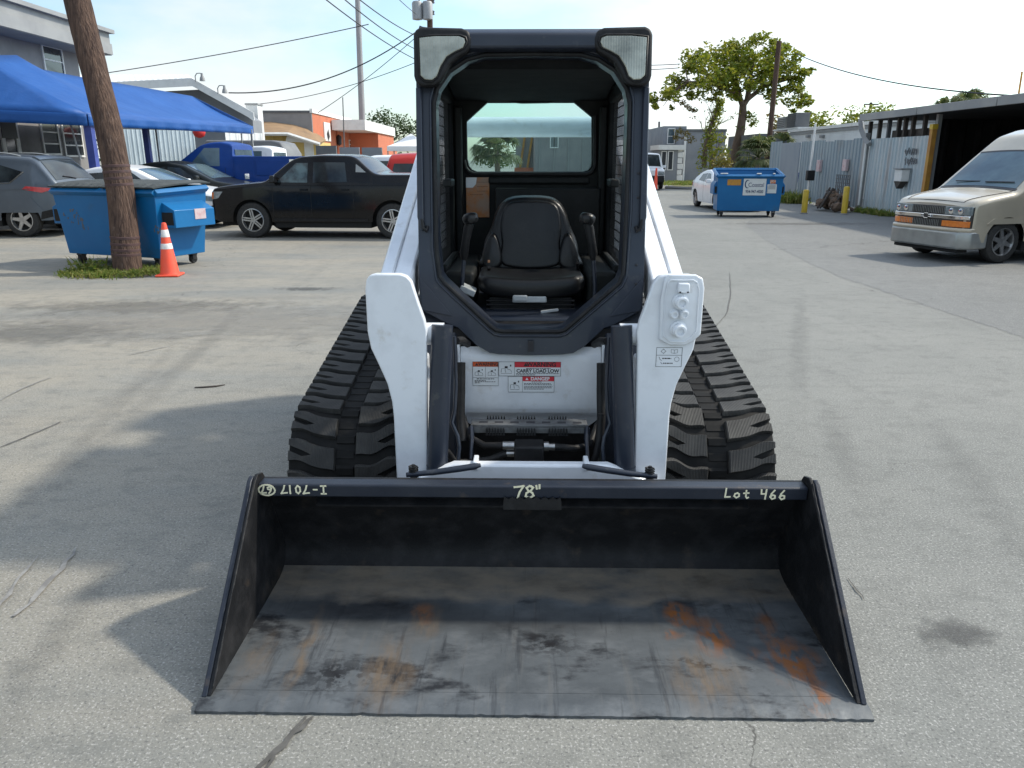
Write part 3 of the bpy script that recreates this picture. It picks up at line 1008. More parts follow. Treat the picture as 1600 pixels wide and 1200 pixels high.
for px, py0, py1 in ((1481, 215, 282), (1493, 235, 272), (1468, 215, 285), (1513, 214, 240)):
    q0, q1 = PX(px, py0, 17.5), PX(px - 6, py1, 17.5)
    mb = MB(); mb.b2(Vector((17.5, q0.y, q1.z)) - o8, Vector((17.56, q0.y + 0.12, q0.z)) - o8); obj('strut', mb, M['darkgrey'], sh)
mb = MB(); mb.b2(Vector((XF + 0.14, fy[5] - 0.06, 0)) - o8, Vector((XF + 0.24, fy[5] + 0.06, zr0)) - o8); obj('post', mb, M['shedroof'], sh)
q0 = PX(1450, 212, XF)
mb = MB(); mb.b2(Vector((XF - 0.02, fy[5] - 0.15, 0)) - o8, Vector((XF + 0.10, fy[5] - 0.005, 2.32)) - o8); obj('ochre_post', mb, M['rustpost'], sh)
mb = MB(); mb.b2(Vector((XF - 0.03, fy[5] - 0.16, 2.322)) - o8, Vector((XF + 0.11, fy[5] + 0.005, 2.45)) - o8); obj('post_cap', mb, M['yellowpaint'], sh)
mb = MB(); mb.cyl(Vector((XF - 0.12, fy[4] - 0.1, 0.2)) - o8, Vector((XF - 0.12, fy[4] - 0.1, 2.05)) - o8, 0.035, 10); obj('white_pipe', mb, M['trim'], sh, smooth=40)
for px in (1357, 1371.5, 1386, 1401, 1411, 1423, 1441):
    y0 = PX(px, 210, XF + 0.1).y
    mb = MB(); mb.b2(Vector((XF + 0.09, y0 - 0.045, 2.14)) - o8, Vector((XF + 0.19, y0 + 0.045, zr0)) - o8)
    obj('stud', mb, M['darkwood'] if px % 2 else M['darkgrey'], sh)
mb = MB(); mb.b2(Vector((XF + 0.21, fy[5] + 0.1, 2.18)) - o8, Vector((XF + 0.3, fy[4] - 1.0, 2.38)) - o8); obj('rail', mb, M['darkwood'], sh)
mb = MB()
bz = [PX(1345, 187, XF - 0.1), PX(1347, 205, XF - 0.1), PX(1352, 218, XF - 0.1), PX(1358, 226, XF - 0.1)]
mb.tube([p - o8 for p in bz], 0.09, 4); obj('knee_brace', mb, M['shedroof'], sh)
mb = MB(); mb.b2(Vector((XF - 0.1, fy[4] + 0.02, 0)) - o8, Vector((XF + 0.04, fy[4] + 0.20, 2.35)) - o8); obj('post', mb, M['shedroof'], sh)

# white building behind the fence
XB = 14.6
w2 = thing('white_flat_building', 'white flat-roofed building rising just behind the corrugated fence', 'building', (XB, 34, 0))
o9 = Vector((XB, 34, 0))
ya, yb_ = PX(1234, 210, XB).y, 25.5
zt = PX(1236, 207, XB).z
mb = MB(); mb.b2(Vector((XB, yb_, 0)) - o9, Vector((XB + 9, ya, zt)) - o9); obj('wall', mb, M['whitewall'], w2)
mb = MB(); mb.b2(Vector((XB - 0.10, yb_ - 0.1, zt + 0.002)) - o9, Vector((XB + 9.1, ya + 0.1, zt + 0.14)) - o9); obj('coping', mb, M['trim'], w2)
mb = MB(); mb.b2(Vector((XB - 0.06, yb_, zt - 0.14)) - o9, Vector((XB - 0.002, ya, zt - 0.02)) - o9); obj('gutter', mb, M['fascia'], w2)
for px in (1265, 1287):
    c = PX(px, 213, XB)
    mb = MB(); mb.box(c - o9 + Vector((-0.08, 0, 0)), (0.16, 0.3, 0.12)); obj('wall_lamp', mb, M['fascia'], w2, bevel=0.02)
mb = MB(); mb.b2(Vector((XB - 1.6, ya + 0.05, 0)) - o9, Vector((XB + 6, ya + 6, zt - 0.05)) - o9); obj('grey_annex', mb, M['darkgrey'], w2)
# rooftop air unit
c0, c1 = PX(1215, 202, 16), PX(1260, 202, 16)
ac = thing('rooftop_unit', 'boxy grey air-conditioning units on a white rooftop frame', 'air conditioner', (16, (c0.y + c1.y) / 2, zt + 0.14))
o10 = Vector(ac.location)
zz = PX(1240, 184, 16).z - o10.z
mb = MB(); mb.b2((-0.5, -2.4, 0.12), (0.6, 2.6, 0.2)); mb.b2((-0.4, -2.0, 0), (-0.3, -1.9, 0.12)); mb.b2((-0.4, 2.0, 0), (-0.3, 2.1, 0.12)); obj('stand', mb, M['trim'], ac)
for y, h, mt in ((-1.0, zz, 'darkgrey'), (0.7, zz - 0.12, 'fascia')):
    mb = MB(); mb.box((0, y, 0.2 + h / 2), (0.8, 1.35, h)); u = obj('condenser', mb, M[mt], ac, bevel=0.03)
    mb = MB(); [mb.b2((-0.42, y - 0.6, 0.3 + k * 0.1), (-0.401, y + 0.6, 0.34 + k * 0.1)) for k in range(int(h / 0.1) - 1)]
    obj('louvre_set', mb, M['ink'], u)

# ---------------- far buildings at the end of the yard
gx0, gx1 = P(1062, 240, 62).x, P(1132, 240, 62).x
g2 = thing('grey_block', 'plain blue-grey building with a white-trimmed shop front at the yard end', 'building', (gx0, 62, 0))
oa = Vector((gx0, 62, 0))
zt = P(1090, 206, 62).z
mb = MB(); mb.b2((0, 0, 0), (gx1 - gx0, 14, zt)); obj('wall', mb, M['bluegrey'], g2)
mb = MB(); mb.b2((-0.05, -0.05, zt + 0.002), (gx1 - gx0 + 0.05, 14.05, zt + 0.2)); obj('coping', mb, M['darkgrey'], g2)
xl = P(1035, 240, 64).x - gx0
zt2 = P(1050, 197, 64).z
mb = MB(); mb.b2((xl, 2, 0), (-0.01, 13, zt2)); mb.b2((0, 2.2, zt + 0.21), (0.9, 13, zt2)); obj('upper_storey', mb, M['bluegrey'], g2)
c = P(1041, 214, 66) - oa
window(g2, (c.x, 2, c.z), (1, 0, 0), (0, -1, 0), 0.6, 1.2, rows=2, pane=M['paleglass'])
zs = P(1045, 234, 60).z
xs = P(1032, 240, 60).x - gx0
mb = MB(); mb.b2((xs, -1.5, 0), (-0.45, 1.98, zs)); obj('shop_front', mb, M['bluegrey'], g2)
mb = MB(); mb.b2((xs - 0.1, -1.7, zs + 0.002), (0.1, 2.0, zs + 0.35)); obj('shop_fascia', mb, M['trim'], g2)
for px, wd in ((1037, 0.42), (1047.5, 0.42)):
    c = P(px, 251, 60.5) - oa
    window(g2, (c.x, -1.5, c.z), (1, 0, 0), (0, -1, 0), wd, 1.4, rows=1)
for k in range(6):
    mb = MB(); mb.b2((-0.44, -1.52, 0.05 + k * 0.42), (-0.02 - 0.08 * (k % 2), 0.0, 0.43 + k * 0.42)); obj('quoin', mb, M['trim'], g2, bevel=0.02)
mb = MB(); mb.cyl((0.35, -0.12, 0), (0.35, -0.12, 3.6), 0.09, 8); obj('downpipe', mb, M['trim'], g2, smooth=40)

bx0, bx1 = P(1008, 240, 85).x, P(1037, 240, 85).x
bb = thing('beige_building', 'beige building with a brown awning far beyond the white van', 'building', (bx0, 85, 0))
zt = P(1020, 211, 85).z
mb = MB(); mb.b2((-3, 0, 0), (bx1 - bx0, 10, zt)); obj('wall', mb, pm('beige_wall', (0.30, 0.25, 0.20), 0.85, vary=(0.5, (0.36, 0.31, 0.26), 0.4, 0.7)), bb)
mb = MB(); mb.prism([(0, P(1020, 232, 84).z), (-1.6, P(1020, 240, 84).z), (-1.6, P(1020, 241, 84).z), (0, P(1020, 236, 84).z)], lambda a, b, d: (d, a, b), -2.5, bx1 - bx0 - 0.2); obj('awning', mb, M['fascia'], bb)
mb = MB(); mb.b2((1.0, -0.02, 0.1), (1.9, 0.0, 3.9)); obj('brown_panel', mb, M['shingle'], bb)

cx0, cx1 = P(836, 240, 56).x, P(1004, 240, 56).x
g3 = thing('grey_warehouse', 'grey warehouse with one small window seen through the cab rear window', 'building', (cx0, 56, 0))
zt = P(880, 196, 56).z
mb = MB(); mb.b2((0, 0, 0), (cx1 - cx0, 14, zt)); obj('wall', mb, M['greystucco'], g3)
c = P(866, 222, 56)
window(g3, (c.x - cx0, 0, c.z), (1, 0, 0), (0, -1, 0), 0.6, 0.8, pane=M['paleglass'], cols=2, rows=1)
for k in range(8):
    mb = MB(); mb.b2((0.3 + k, -0.04, 0), (0.36 + k, -0.002, zt)); obj('wall_seam', mb, M['fascia'], g3)
dx0 = P(806, 240, 60).x
g4 = thing('orange_shelter', 'orange-framed shelter beside the palm seen through the cab', 'shelter', (dx0, 60, 0))
mb = MB(); mb.b2((0, 0.8, 0), (1.75, 1.0, 3.2)); obj('wall', mb, M['fascia'], g4)
mb = MB(); mb.b2((-0.1, 0.5, 0), (1.9, 0.79, 1.0)); obj('low_wall', mb, M['orangewall'], g4)
for k in range(3):
    mb = MB(); mb.add([(0.25 + k * 0.55 + a + b * 0.35, 0.45 + c_, 1.0 + b * 2.3) for b in (0, 1) for a, c_ in ((0, 0), (0.16, 0), (0.16, 0.2), (0, 0.2))], [(0, 1, 2, 3), (7, 6, 5, 4), (0, 4, 5, 1), (1, 5, 6, 2), (2, 6, 7, 3), (3, 7, 4, 0)])
    obj('slanted_post', mb, M['rustpost'], g4)

# ================================================================== TRACK LOADER
LOADER = thing('track_loader', 'white and charcoal track loader with open cab and black bucket lowered on pavement', 'track loader',
               (0.058, 1.885, 0), R(-1.0))


def steel_floor():
    m = bpy.data.materials.new('worn_bucket_steel')
    m.use_nodes = True
    t = m.node_tree
    b = t.nodes['Principled BSDF']
    co = N(t, 'ShaderNodeTexCoord')
    obv = co.outputs['Object']
    dn = N(t, 'ShaderNodeTexNoise', Scale=7.0, Detail=5.0)
    t.links.new(obv, dn.inputs['Vector'])
    dm = N(t, 'ShaderNodeVectorMath', _operation='MULTIPLY_ADD')
    dm.inputs[1].default_value = (0.16, 0.16, 0.0)
    t.links.new(dn.outputs['Color'], dm.inputs[0])
    sub = N(t, 'ShaderNodeVectorMath', _operation='SUBTRACT')
    sub.inputs[1].default_value = (0.08, 0.08, 0.0)
    t.links.new(obv, sub.inputs[0])
    t.links.new(sub.outputs[0], dm.inputs[2])
    wob = dm.outputs[0]

    def noise(scale, stretch, lo, hi, detail=7.0):
        mpn = N(t, 'ShaderNodeMapping')
        mpn.inputs['Scale'].default_value = stretch
        t.links.new(obv, mpn.inputs['Vector'])
        n = N(t, 'ShaderNodeTexNoise', Scale=scale, Detail=detail, Roughness=0.65)
        t.links.new(mpn.outputs[0], n.inputs['Vector'])
        mr = N(t, 'ShaderNodeMapRange')
        mr.inputs[1].default_value = lo
        mr.inputs[2].default_value = hi
        t.links.new(n.outputs['Fac'], mr.inputs[0])
        return mr.outputs[0]

    def spot(cx, cy, rx, ry, soft=0.2):
        mpn = N(t, 'ShaderNodeMapping')
        mpn.inputs['Location'].default_value = (-cx / rx, -cy / ry, 0)
        mpn.inputs['Scale'].default_value = (1 / rx, 1 / ry, 0)
        t.links.new(wob, mpn.inputs['Vector'])
        ln = N(t, 'ShaderNodeVectorMath', _operation='LENGTH')
        t.links.new(mpn.outputs[0], ln.inputs[0])
        mr = N(t, 'ShaderNodeMapRange')
        mr.inputs[1].default_value = 1.0
        mr.inputs[2].default_value = soft
        t.links.new(ln.outputs['Value'], mr.inputs[0])
        return mr.outputs[0]

    def mul(a, c):
        n = N(t, 'ShaderNodeMath', _operation='MULTIPLY')
        for i, q in enumerate((a, c)):
            if isinstance(q, float):
                n.inputs[i].default_value = q
            else:
                t.links.new(q, n.inputs[i])
        return n.outputs[0]

    def over(base, col, fac):
        n = N(t, 'ShaderNodeMix', _data_type='RGBA')
        if isinstance(base, tuple):
            n.inputs[6].default_value = (*base, 1)
        else:
            t.links.new(base, n.inputs[6])
        n.inputs[7].default_value = (*col, 1)
        t.links.new(fac, n.inputs[0])
        return n.outputs[2]

    c = over((0.062, 0.070, 0.077), (0.118, 0.129, 0.137), noise(2.0, (1, 1.6, 1), 0.36, 0.62, 10.0))
    c = over(c, (0.150, 0.160, 0.168), mul(noise(7.0, (0.9, 1.5, 1), 0.50, 0.70, 10.0), 0.8))
    c = over(c, (0.125, 0.125, 0.122), mul(noise(9.0, (3.2, 0.22, 1), 0.54, 0.70, 8.0), 0.7))
    c = over(c, (0.026, 0.029, 0.034), mul(noise(6.0, (3.6, 0.30, 1), 0.56, 0.68, 8.0), 0.75))
    c = over(c, (0.020, 0.022, 0.026), mul(noise(2.6, (0.9, 1.7, 1), 0.52, 0.60, 10.0), noise(13.0, (0.8, 1.4, 1), 0.40, 0.56, 10.0)))
    c = over(c, (0.018, 0.019, 0.022), mul(spot(-0.60, 0.50, 0.50, 0.13), 0.75))
    c = over(c, (0.018, 0.019, 0.022), mul(spot(-0.05, 0.43, 0.75, 0.10), 0.55))
    c = over(c, (0.012, 0.012, 0.014), mul(spot(0.05, 0.31, 0.16, 0.08, 0.0), noise(30.0, (1, 1.6, 1), 0.46, 0.54, 10.0)))
    c = over(c, (0.012, 0.012, 0.014), mul(spot(-0.60, 0.14, 0.18, 0.11, 0.0), noise(26.0, (1.2, 1.2, 1), 0.46, 0.54, 10.0)))
    c = over(c, (0.014, 0.014, 0.016), mul(spot(0.55, 0.2, 0.3, 0.05, 0.0), noise(22.0, (0.8, 1.6, 1), 0.48, 0.56, 10.0)))
    # dried soil towards the back of the floor
    sx = N(t, 'ShaderNodeSeparateXYZ')
    t.links.new(wob, sx.inputs[0])
    mr = N(t, 'ShaderNodeMapRange')
    mr.inputs[1].default_value = 0.535
    mr.inputs[2].default_value = 0.585
    t.links.new(sx.outputs['Y'], mr.inputs[0])
    c = over(c, (0.25, 0.215, 0.170), mul(mul(mr.outputs[0], noise(5.0, (1, 2, 1), 0.25, 0.6)), 0.85))
    # tan and rust streaks
    for cx, cy, rx, ry, k in ((-0.45, 0.16, 0.10, 0.24, 0.7), (-0.74, 0.25, 0.035, 0.30, 0.75), (-0.36, 0.42, 0.06, 0.13, 0.5), (0.53, 0.14, 0.13, 0.18, 0.65), (-0.88, 0.2, 0.05, 0.2, 0.4)):
        c = over(c, (0.175, 0.125, 0.08), mul(mul(spot(cx, cy, rx, ry), noise(13.0, (3, 0.7, 1), 0.32, 0.6)), k))
    for cx, cy, rx, ry, k in ((0.515, 0.465, 0.06, 0.08, 1.0), (0.59, 0.36, 0.08, 0.12, 0.95), (0.80, 0.43, 0.06, 0.09, 0.55), (0.83, 0.23, 0.10, 0.17, 1.0), (0.85, 0.05, 0.05, 0.07, 0.8), (0.46, 0.36, 0.04, 0.04, 0.7), (-0.38, 0.47, 0.04, 0.06, 0.5), (0.70, 0.27, 0.04, 0.05, 0.5)):
        c = over(c, (0.235, 0.088, 0.026), mul(mul(spot(cx, cy, rx, ry), noise(15.0, (1.6, 0.7, 1), 0.42, 0.54)), k))
    t.links.new(c, b.inputs['Base Color'])
    b.inputs['Roughness'].default_value = 0.5
    b.inputs['Metallic'].default_value = 0.25
    bn = N(t, 'ShaderNodeBump', Strength=0.25, Distance=0.004)
    n2 = N(t, 'ShaderNodeTexNoise', Scale=40.0, Detail=6.0)
    t.links.new(obv, n2.inputs['Vector'])
    t.links.new(n2.outputs['Fac'], bn.inputs['Height'])
    t.links.new(bn.outputs['Normal'], b.inputs['Normal'])
    return m


M['steelfloor'] = steel_floor()
xyz = lambda a, b, d: (d, a, b)          # outline in (y, z), extruded along x
xzf = lambda a, b, d: (a, d, b)          # outline in (x, z), extruded along y

# ---- bucket
BW = 0.965
mb = MB()
back = [(0.70, 0.030), (0.745, 0.038), (0.775, 0.065), (0.79, 0.11), (0.785, 0.16), (0.66, 0.40), (0.6235, 0.445), (0.6235, 0.468), (0.638, 0.468), (0.655, 0.43), (0.80, 0.17), (0.806, 0.10), (0.79, 0.05), (0.755, 0.018), (0.70, 0.010)]
mb.prism(back, xyz, -BW + 0.012, BW - 0.012)
bucket = obj('bucket', mb, M['bucketblack'], LOADER, smooth=30)
mb = MB()
mb.grid(lambda u, v: ((u - 0.5) * 2 * (BW - 0.013), 0.062 + v * 0.70, 0.022 + 0.010 * v + 0.03 * max(0, v - 0.86) ** 2 * 30 + 0.003 * math.sin(7 * u + 3 * v) * v * (1 - v)), 40, 20)
mb.grid(lambda u, v: ((u - 0.5) * 2 * (BW - 0.013), 0.062, 0.004 + v * 0.018), 1, 1)
obj('floor_plate', mb, M['steelfloor'], bucket, smooth=40)
mb = MB()
rn_ = random.Random(17)
rings = []
for i in range(121):
    x = -0.985 + 1.97 * i / 120
    j = rn_.uniform(-0.0015, 0.0015) + (0.005 * rn_.random() if rn_.random() < 0.12 else 0)
    h = rn_.uniform(-0.0012, 0.0008)
    rings.append([(x, -0.018 + j, 0.001), (x, -0.018 + j, 0.009 + h), (x, 0.012 + j * 0.5, 0.020 + h), (x, 0.0615, 0.0215), (x, 0.0615, 0.001)])
mb.loft(rings)
obj('cutting_edge', mb, M['steelfloor'], bucket, smooth=35)
for s in (-1, 1):
    mb = MB()
    side = [(0.030, 0.0225), (0.76, 0.024), (0.815, 0.06), (0.82, 0.12), (0.665, 0.44), (0.625, 0.490), (0.580, 0.502), (0.552, 0.489)]
    mb.prism(side, xyz, s * (BW - 0.012), s * BW)
    obj('side_plate', mb, M['bucketblack'], bucket, bevel=0.002)
    mb = MB()
    mb.prism([(0.026, 0.0215), (0.085, 0.0215), (0.605, 0.484), (0.568, 0.500), (0.546, 0.491)], xyz, s * (BW + 0.0005), s * (BW + 0.017))
    obj('side_cutter', mb, M['barpaint'], bucket, bevel=0.003)
    mb = MB()
    pts = [(s * (BW - 0.013), 0.05 + i * 0.0125, 0.043 + i * 0.0125 * 0.93 + random.uniform(-0.002, 0.002)) for i in range(40)]
    mb.tube([(p[0], p[1] - 0.002, p[2]) for p in pts], [random.uniform(0.0022, 0.005) for _ in pts], 6)
    obj('weld_bead', mb, M['bucketblack'], bucket, smooth=60)
mb = MB()
mb.prism([(0.567, 0.424), (0.565, 0.466), (0.571, 0.4705), (0.622, 0.4695), (0.622, 0.430), (0.600, 0.420)], xyz, -BW + 0.013, BW - 0.013)
obj('top_bar', mb, M['barpaint'], bucket, bevel=0.005, seg=3)
mb = MB()
mb.prism([(0.600, 0.372), (0.598, 0.380), (0.650, 0.410), (0.665, 0.380)], xyz, -BW + 0.2, BW - 0.2)
obj('bar_lip', mb, M['bucketblack'], bucket)
# saw-tooth step under the bar
mb = MB()
prof = [(-0.098, 0.41)]
for i in range(7):
    x = -0.095 + i * 0.028
    prof += [(x, 0.432), (x + 0.014, 0.423)]
prof += [(0.10, 0.432), (0.104, 0.41), (0.104, 0.385), (-0.098, 0.385)]
mb.prism(prof, xzf, 0.5565, 0.5645)
obj('step_tread', mb, M['black'], bucket)

# hand-written marks on the bar, drawn as flat pen strokes
STROKES = {
    '7': [[(0.05, 0.9), (0.5, 0.95), (0.75, 1.0), (0.45, 0.5), (0.3, 0.0)]],
    '8': [[(0.62, 0.86), (0.4, 1.0), (0.16, 0.84), (0.3, 0.6), (0.6, 0.42), (0.7, 0.18), (0.42, 0.0), (0.1, 0.14), (0.16, 0.4), (0.5, 0.62), (0.66, 0.84), (0.5, 0.98)]],
    '"': [[(0.1, 1.0), (0.14, 0.74)], [(0.34, 1.06), (0.34, 0.78)]],
    'L': [[(0.16, 1.0), (0.1, 0.06), (0.6, 0.1)]],
    'o': [[(0.4, 0.56), (0.14, 0.46), (0.06, 0.2), (0.3, 0.02), (0.56, 0.2), (0.54, 0.46), (0.34, 0.56)]],
    't': [[(0.3, 0.86), (0.3, 0.2), (0.42, 0.02), (0.56, 0.1)], [(0.06, 0.55), (0.56, 0.6)]],
    '4': [[(0.12, 1.0), (0.14, 0.55), (0.62, 0.58)], [(0.62, 1.02), (0.56, 0.0)]],
    '6': [[(0.5, 1.0), (0.22, 0.62), (0.1, 0.24), (0.32, 0.0), (0.6, 0.14), (0.58, 0.4), (0.34, 0.46), (0.14, 0.28)]],
    '0': [[(0.34, 1.0), (0.1, 0.7), (0.12, 0.2), (0.38, 0.0), (0.6, 0.3), (0.56, 0.8), (0.34, 1.0)]],
    '1': [[(0.3, 1.0), (0.3, 0.0)]],
    'I': [[(0.05, 1.0), (0.6, 1.0)], [(0.33, 1.0), (0.3, 0.0)], [(0.04, 0.0), (0.62, 0.02)]],
    '-': [[(0.1, 0.48), (0.5, 0.48)]],
}


def pen(body, size, x, z, y, parent, flip=False, r=0.0028, slope=0.0, adv=0.80, circ=None):
    mb = MB()
    cx = 0.0
    segs = []
    for ch in body:
        if ch == ' ':
            cx += 0.75
            continue
        for st in STROKES[ch]:
            segs.append([(cx + a, b) for a, b in st])
        cx += adv if ch not in '1' else 0.62
    if circ:
        a0, a1 = circ
        segs.append([((a0 + a1) / 2 + (a1 - a0) / 2 * math.cos(k * PI / 9), 0.52 + 0.78 * math.sin(k * PI / 9)) for k in range(19)])
    for st in segs:
        q = []
        for a, b in st:
            if flip:
                a, b = cx - a, 1 - b
            q.append((a * size, b * size))
        for i in range(len(q) - 1):
            ax, az = q[i]
            bx, bz = q[i + 1]
            dx, dz = bx - ax, bz - az
            L = math.hypot(dx, dz) or 1
            nx, nz = -dz / L * r, dx / L * r
            ex, ez = dx / L * r * 0.8, dz / L * r * 0.8
            f = lambda a, b, d: (x + a, d - (z + b - 0.424) * 0.047 - 0.0006 + 0.002, z + b + slope * a)
            mb.prism([(ax - ex + nx, az - ez + nz), (ax - ex - nx, az - ez - nz), (bx + ex - nx, bz + ez - nz), (bx + ex + nx, bz + ez + nz)], f, y, y - 0.0006 - 0.00002 * i)
    return obj('lettering', mb, M['chalk'], parent)


pen('78"', 0.046, -0.062, 0.425, 0.565, bucket, slope=0.02, r=0.0034)
pen('Lot 466', 0.034, 0.665, 0.433, 0.565, bucket, slope=-0.03, adv=0.95)
pen('I-7017', 0.030, -0.88, 0.436, 0.565, bucket, flip=True, adv=0.98)
pen('67', 0.026, -0.945, 0.436, 0.565, bucket, flip=True, circ=(-0.35, 1.85))

# ---- rubber tracks
CIR = [(1.255, 0.285, 0.262), (2.55, 0.505, 0.262), (2.80, 0.285, 0.262)]   # idler, sprocket, rear idler (y, z, r)


def track_path(step):
    def tan(c0, c1):
        a = math.atan2(c1[1] - c0[1], c1[0] - c0[0])
        return (c0[0] + c0[2] * math.cos(a + PI / 2), c0[1] + c0[2] * math.sin(a + PI / 2)), (c1[0] + c1[2] * math.cos(a + PI / 2), c1[1] + c1[2] * math.sin(a + PI / 2)), a
    pts = []
    for i in range(3):
        p, q, a = tan(CIR[i], CIR[(i + 1) % 3])
        _, _, a2 = tan(CIR[(i + 1) % 3], CIR[(i + 2) % 3])
        n = max(2, int(math.dist(p, q) / 0.01))
        for k in range(n):
            pts.append((p[0] + (q[0] - p[0]) * k / n, p[1] + (q[1] - p[1]) * k / n))
        c = CIR[(i + 1) % 3]
        da = (a - a2) % (2 * PI)
        n = max(2, int(da * c[2] / 0.01))
        for k in range(n):
            an = a + PI / 2 - da * k / n
            pts.append((c[0] + c[2] * math.cos(an), c[1] + c[2] * math.sin(an)))
    # resample
    pts.append(pts[0])
    acc = [0]
    for i in range(1, len(pts)):
        acc.append(acc[-1] + math.dist(pts[i], pts[i - 1]))
    tot = acc[-1]
    m = round(tot / step)
    res = []
    j = 0
    for k in range(m):
        d = tot * k / m
        while acc[j + 1] < d:
            j += 1
        t = (d - acc[j]) / max(1e-9, acc[j + 1] - acc[j])
        y = pts[j][0] + (pts[j + 1][0] - pts[j][0]) * t
        z = pts[j][1] + (pts[j + 1][1] - pts[j][1]) * t
        res.append((y, z, math.atan2(pts[j + 1][1] - pts[j][1], pts[j + 1][0] - pts[j][0])))
    return res, tot / m


loop, _ = track_path(0.03)
lugs, LP = track_path(0.124)


def lug_mesh(name, w, amp, notch_from, mirror):
    """one tread block: wavy front and rear faces, a slot cut in from one edge; a along x from 0..w, s along travel"""
    n = 14
    lg = LP * 0.73
    def wave(a):
        t = min(1, max(0, (a / w - 0.12) / 0.66))
        t = t * t * (3 - 2 * t)
        if notch_from == 'lo':
            t = 1 - t
        return 0.038 * (t - 0.5) + 0.004 * math.sin(a / w * 9)
    poly = [(w * i / n, wave(w * i / n)) for i in range(n + 1)]
    top = [(w * i / n, wave(w * i / n) + lg) for i in range(n, -1, -1)]
    nd, nh = w * 0.50, 0.011
    if notch_from == 'hi':
        q = [(w, wave(w) + lg * 0.60 + nh), (w - nd * 0.6, wave(w - nd) + lg * 0.58 + nh), (w - nd, wave(w - nd) + lg * 0.5), (w - nd * 0.6, wave(w - nd) + lg * 0.54 - nh), (w, wave(w) + lg * 0.58 - nh)]
        poly = poly + q[::-1] + top
    else:
        q = [(0, wave(0) + lg * 0.60 + nh), (nd * 0.6, wave(nd) + lg * 0.58 + nh), (nd, wave(nd) + lg * 0.5), (nd * 0.6, wave(nd) + lg * 0.54 - nh), (0, wave(0) + lg * 0.58 - nh)]
        poly = poly + top + q
    sx = -1 if mirror else 1
    mb = MB()
    # body in two steps so the shoulders are chamfered
    cx, cy = w / 2, lg / 2
    k = len(poly)
    rings = []
    for h, f in ((-0.004, 1.0), (0.012, 0.985), (0.018, 0.94)):
        rings.append([(sx * (cx + (a - cx) * f), cy + (s - cy) * f - cy, h) for a, s in poly])
    mb.loft(rings, cap=False)
    mb.f.append(tuple(2 * k + i for i in range(k)))
    return mb.mesh(name, M['rubber'], 35)


TIN, TOUT = 0.535, 0.985
LW_OUT, LW_IN = 0.192, 0.176
lug_data = {}
for s in (-1, 1):
    lug_data[s, 'out'] = lug_mesh('tread_lug', LW_OUT, 0.011 * s, 'hi', s < 0)
    lug_data[s, 'in'] = lug_mesh('tread_lug', LW_IN, 0.011 * s, 'lo', s < 0)
mb = MB()
mb.box((0, 0, -0.002), (0.078, 0.046, 0.018), taper=(0.9, 0.6))
bar_data = mb.mesh('guide_bar', M['belt'])
for s in (-1, 1):
    mb = MB()
    rings = []
    for y, z, a in loop:
        nx = (-math.sin(a), math.cos(a))
        rg = []
        for x, h in ((TIN, 0.0), (TIN, -0.03), (TOUT, -0.03), (TOUT - 0.001, 0.0), (TOUT - 0.012, 0.004), (TIN + 0.012, 0.004)):
            rg.append((s * x, y + nx[0] * h, z + nx[1] * h))
        rings.append(rg)
    rings.append(rings[0])
    mb.loft(rings, cap=False)
    trk = obj('track', mb, M['belt'], LOADER, smooth=40)
    for i, (y, z, a) in enumerate(lugs):
        nrm = (-math.sin(a), math.cos(a))
        for key, x0 in (('out', TOUT - LW_OUT), ('in', TIN)):
            off = (0.062 if key == 'in' else 0.0)
            o = link('tread_lug', lug_data[s, key], trk, (s * x0, y + math.cos(a) * off + nrm[0] * 0.004, z + math.sin(a) * off + nrm[1] * 0.004), (a, 0, 0))
        for q in (0, 1):
            j = i + 0.5 * q
            yy, zz = y + math.cos(a) * LP * 0.5 * q, z + math.sin(a) * LP * 0.5 * q
            link('guide_bar', bar_data, trk, (s * 0.753, yy, zz), (a, 0, 0))
    # wheels inside the belt
    for (cy, cz, r) in CIR:
        mb = MB()
        Mx = Matrix.Translation((s * 0.76, cy, cz)) @ Matrix.Rotation(PI / 2, 4, 'Y')
        mb.lathe([(0.04, -0.10), (r - 0.06, -0.10), (r - 0.032, -0.07), (r - 0.032, 0.07), (r - 0.06, 0.10), (0.04, 0.10)], 28, Mx)
        obj('track_wheel', mb, M['black'], trk, smooth=40)
    mb = MB()
    mb.prism([(1.2, 0.20), (2.85, 0.20), (2.7, 0.42), (2.4, 0.56), (1.3, 0.36)], xyz, s * 0.60, s * 0.92)
    obj('track_frame', mb, M['black'], trk, bevel=0.02)

# ---- chassis
mb = MB()
mb.b2((-0.50, 1.60, 0.22), (0.50, 3.10, 0.86))
mb.b2((-0.53, 2.70, 0.84), (0.53, 3.30, 1.05))
obj('chassis', mb, M['navy'], LOADER, bevel=0.02)
mb = MB()
mb.prism([(2.76, 1.04), (3.42, 0.55), (3.46, 0.62), (3.46, 1.36), (3.38, 1.445), (2.80, 1.445), (2.76, 1.40)], xyz, -0.50, 0.50)
obj('engine_hood', mb, M['white'], LOADER, bevel=0.04, seg=3)
for s in (-1, 1):
    mb = MB()
    mb.prism([(2.75, 0.8), (3.45, 0.8), (3.50, 1.2), (3.40, 1.85), (3.05, 1.90), (2.85, 1.5)], xyz, s * 0.505, s * 0.60)
    obj('upright', mb, M['white'], LOADER, bevel=0.01)
    mb = MB()
    mb.prism([(1.28, 0.25), (1.62, 0.25), (1.62, 0.93), (1.48, 0.93), (1.42, 0.80), (1.28, 0.6)], xyz, s * 0.325, s * 0.50)
    obj('chassis_cheek', mb, M['navy'], LOADER, bevel=0.01)
mb = MB()
mb.b2((-0.323, 1.50, 0.14), (0.323, 1.56, 0.60))
obj('cross_member', mb, M['black'], LOADER)
mb = MB()
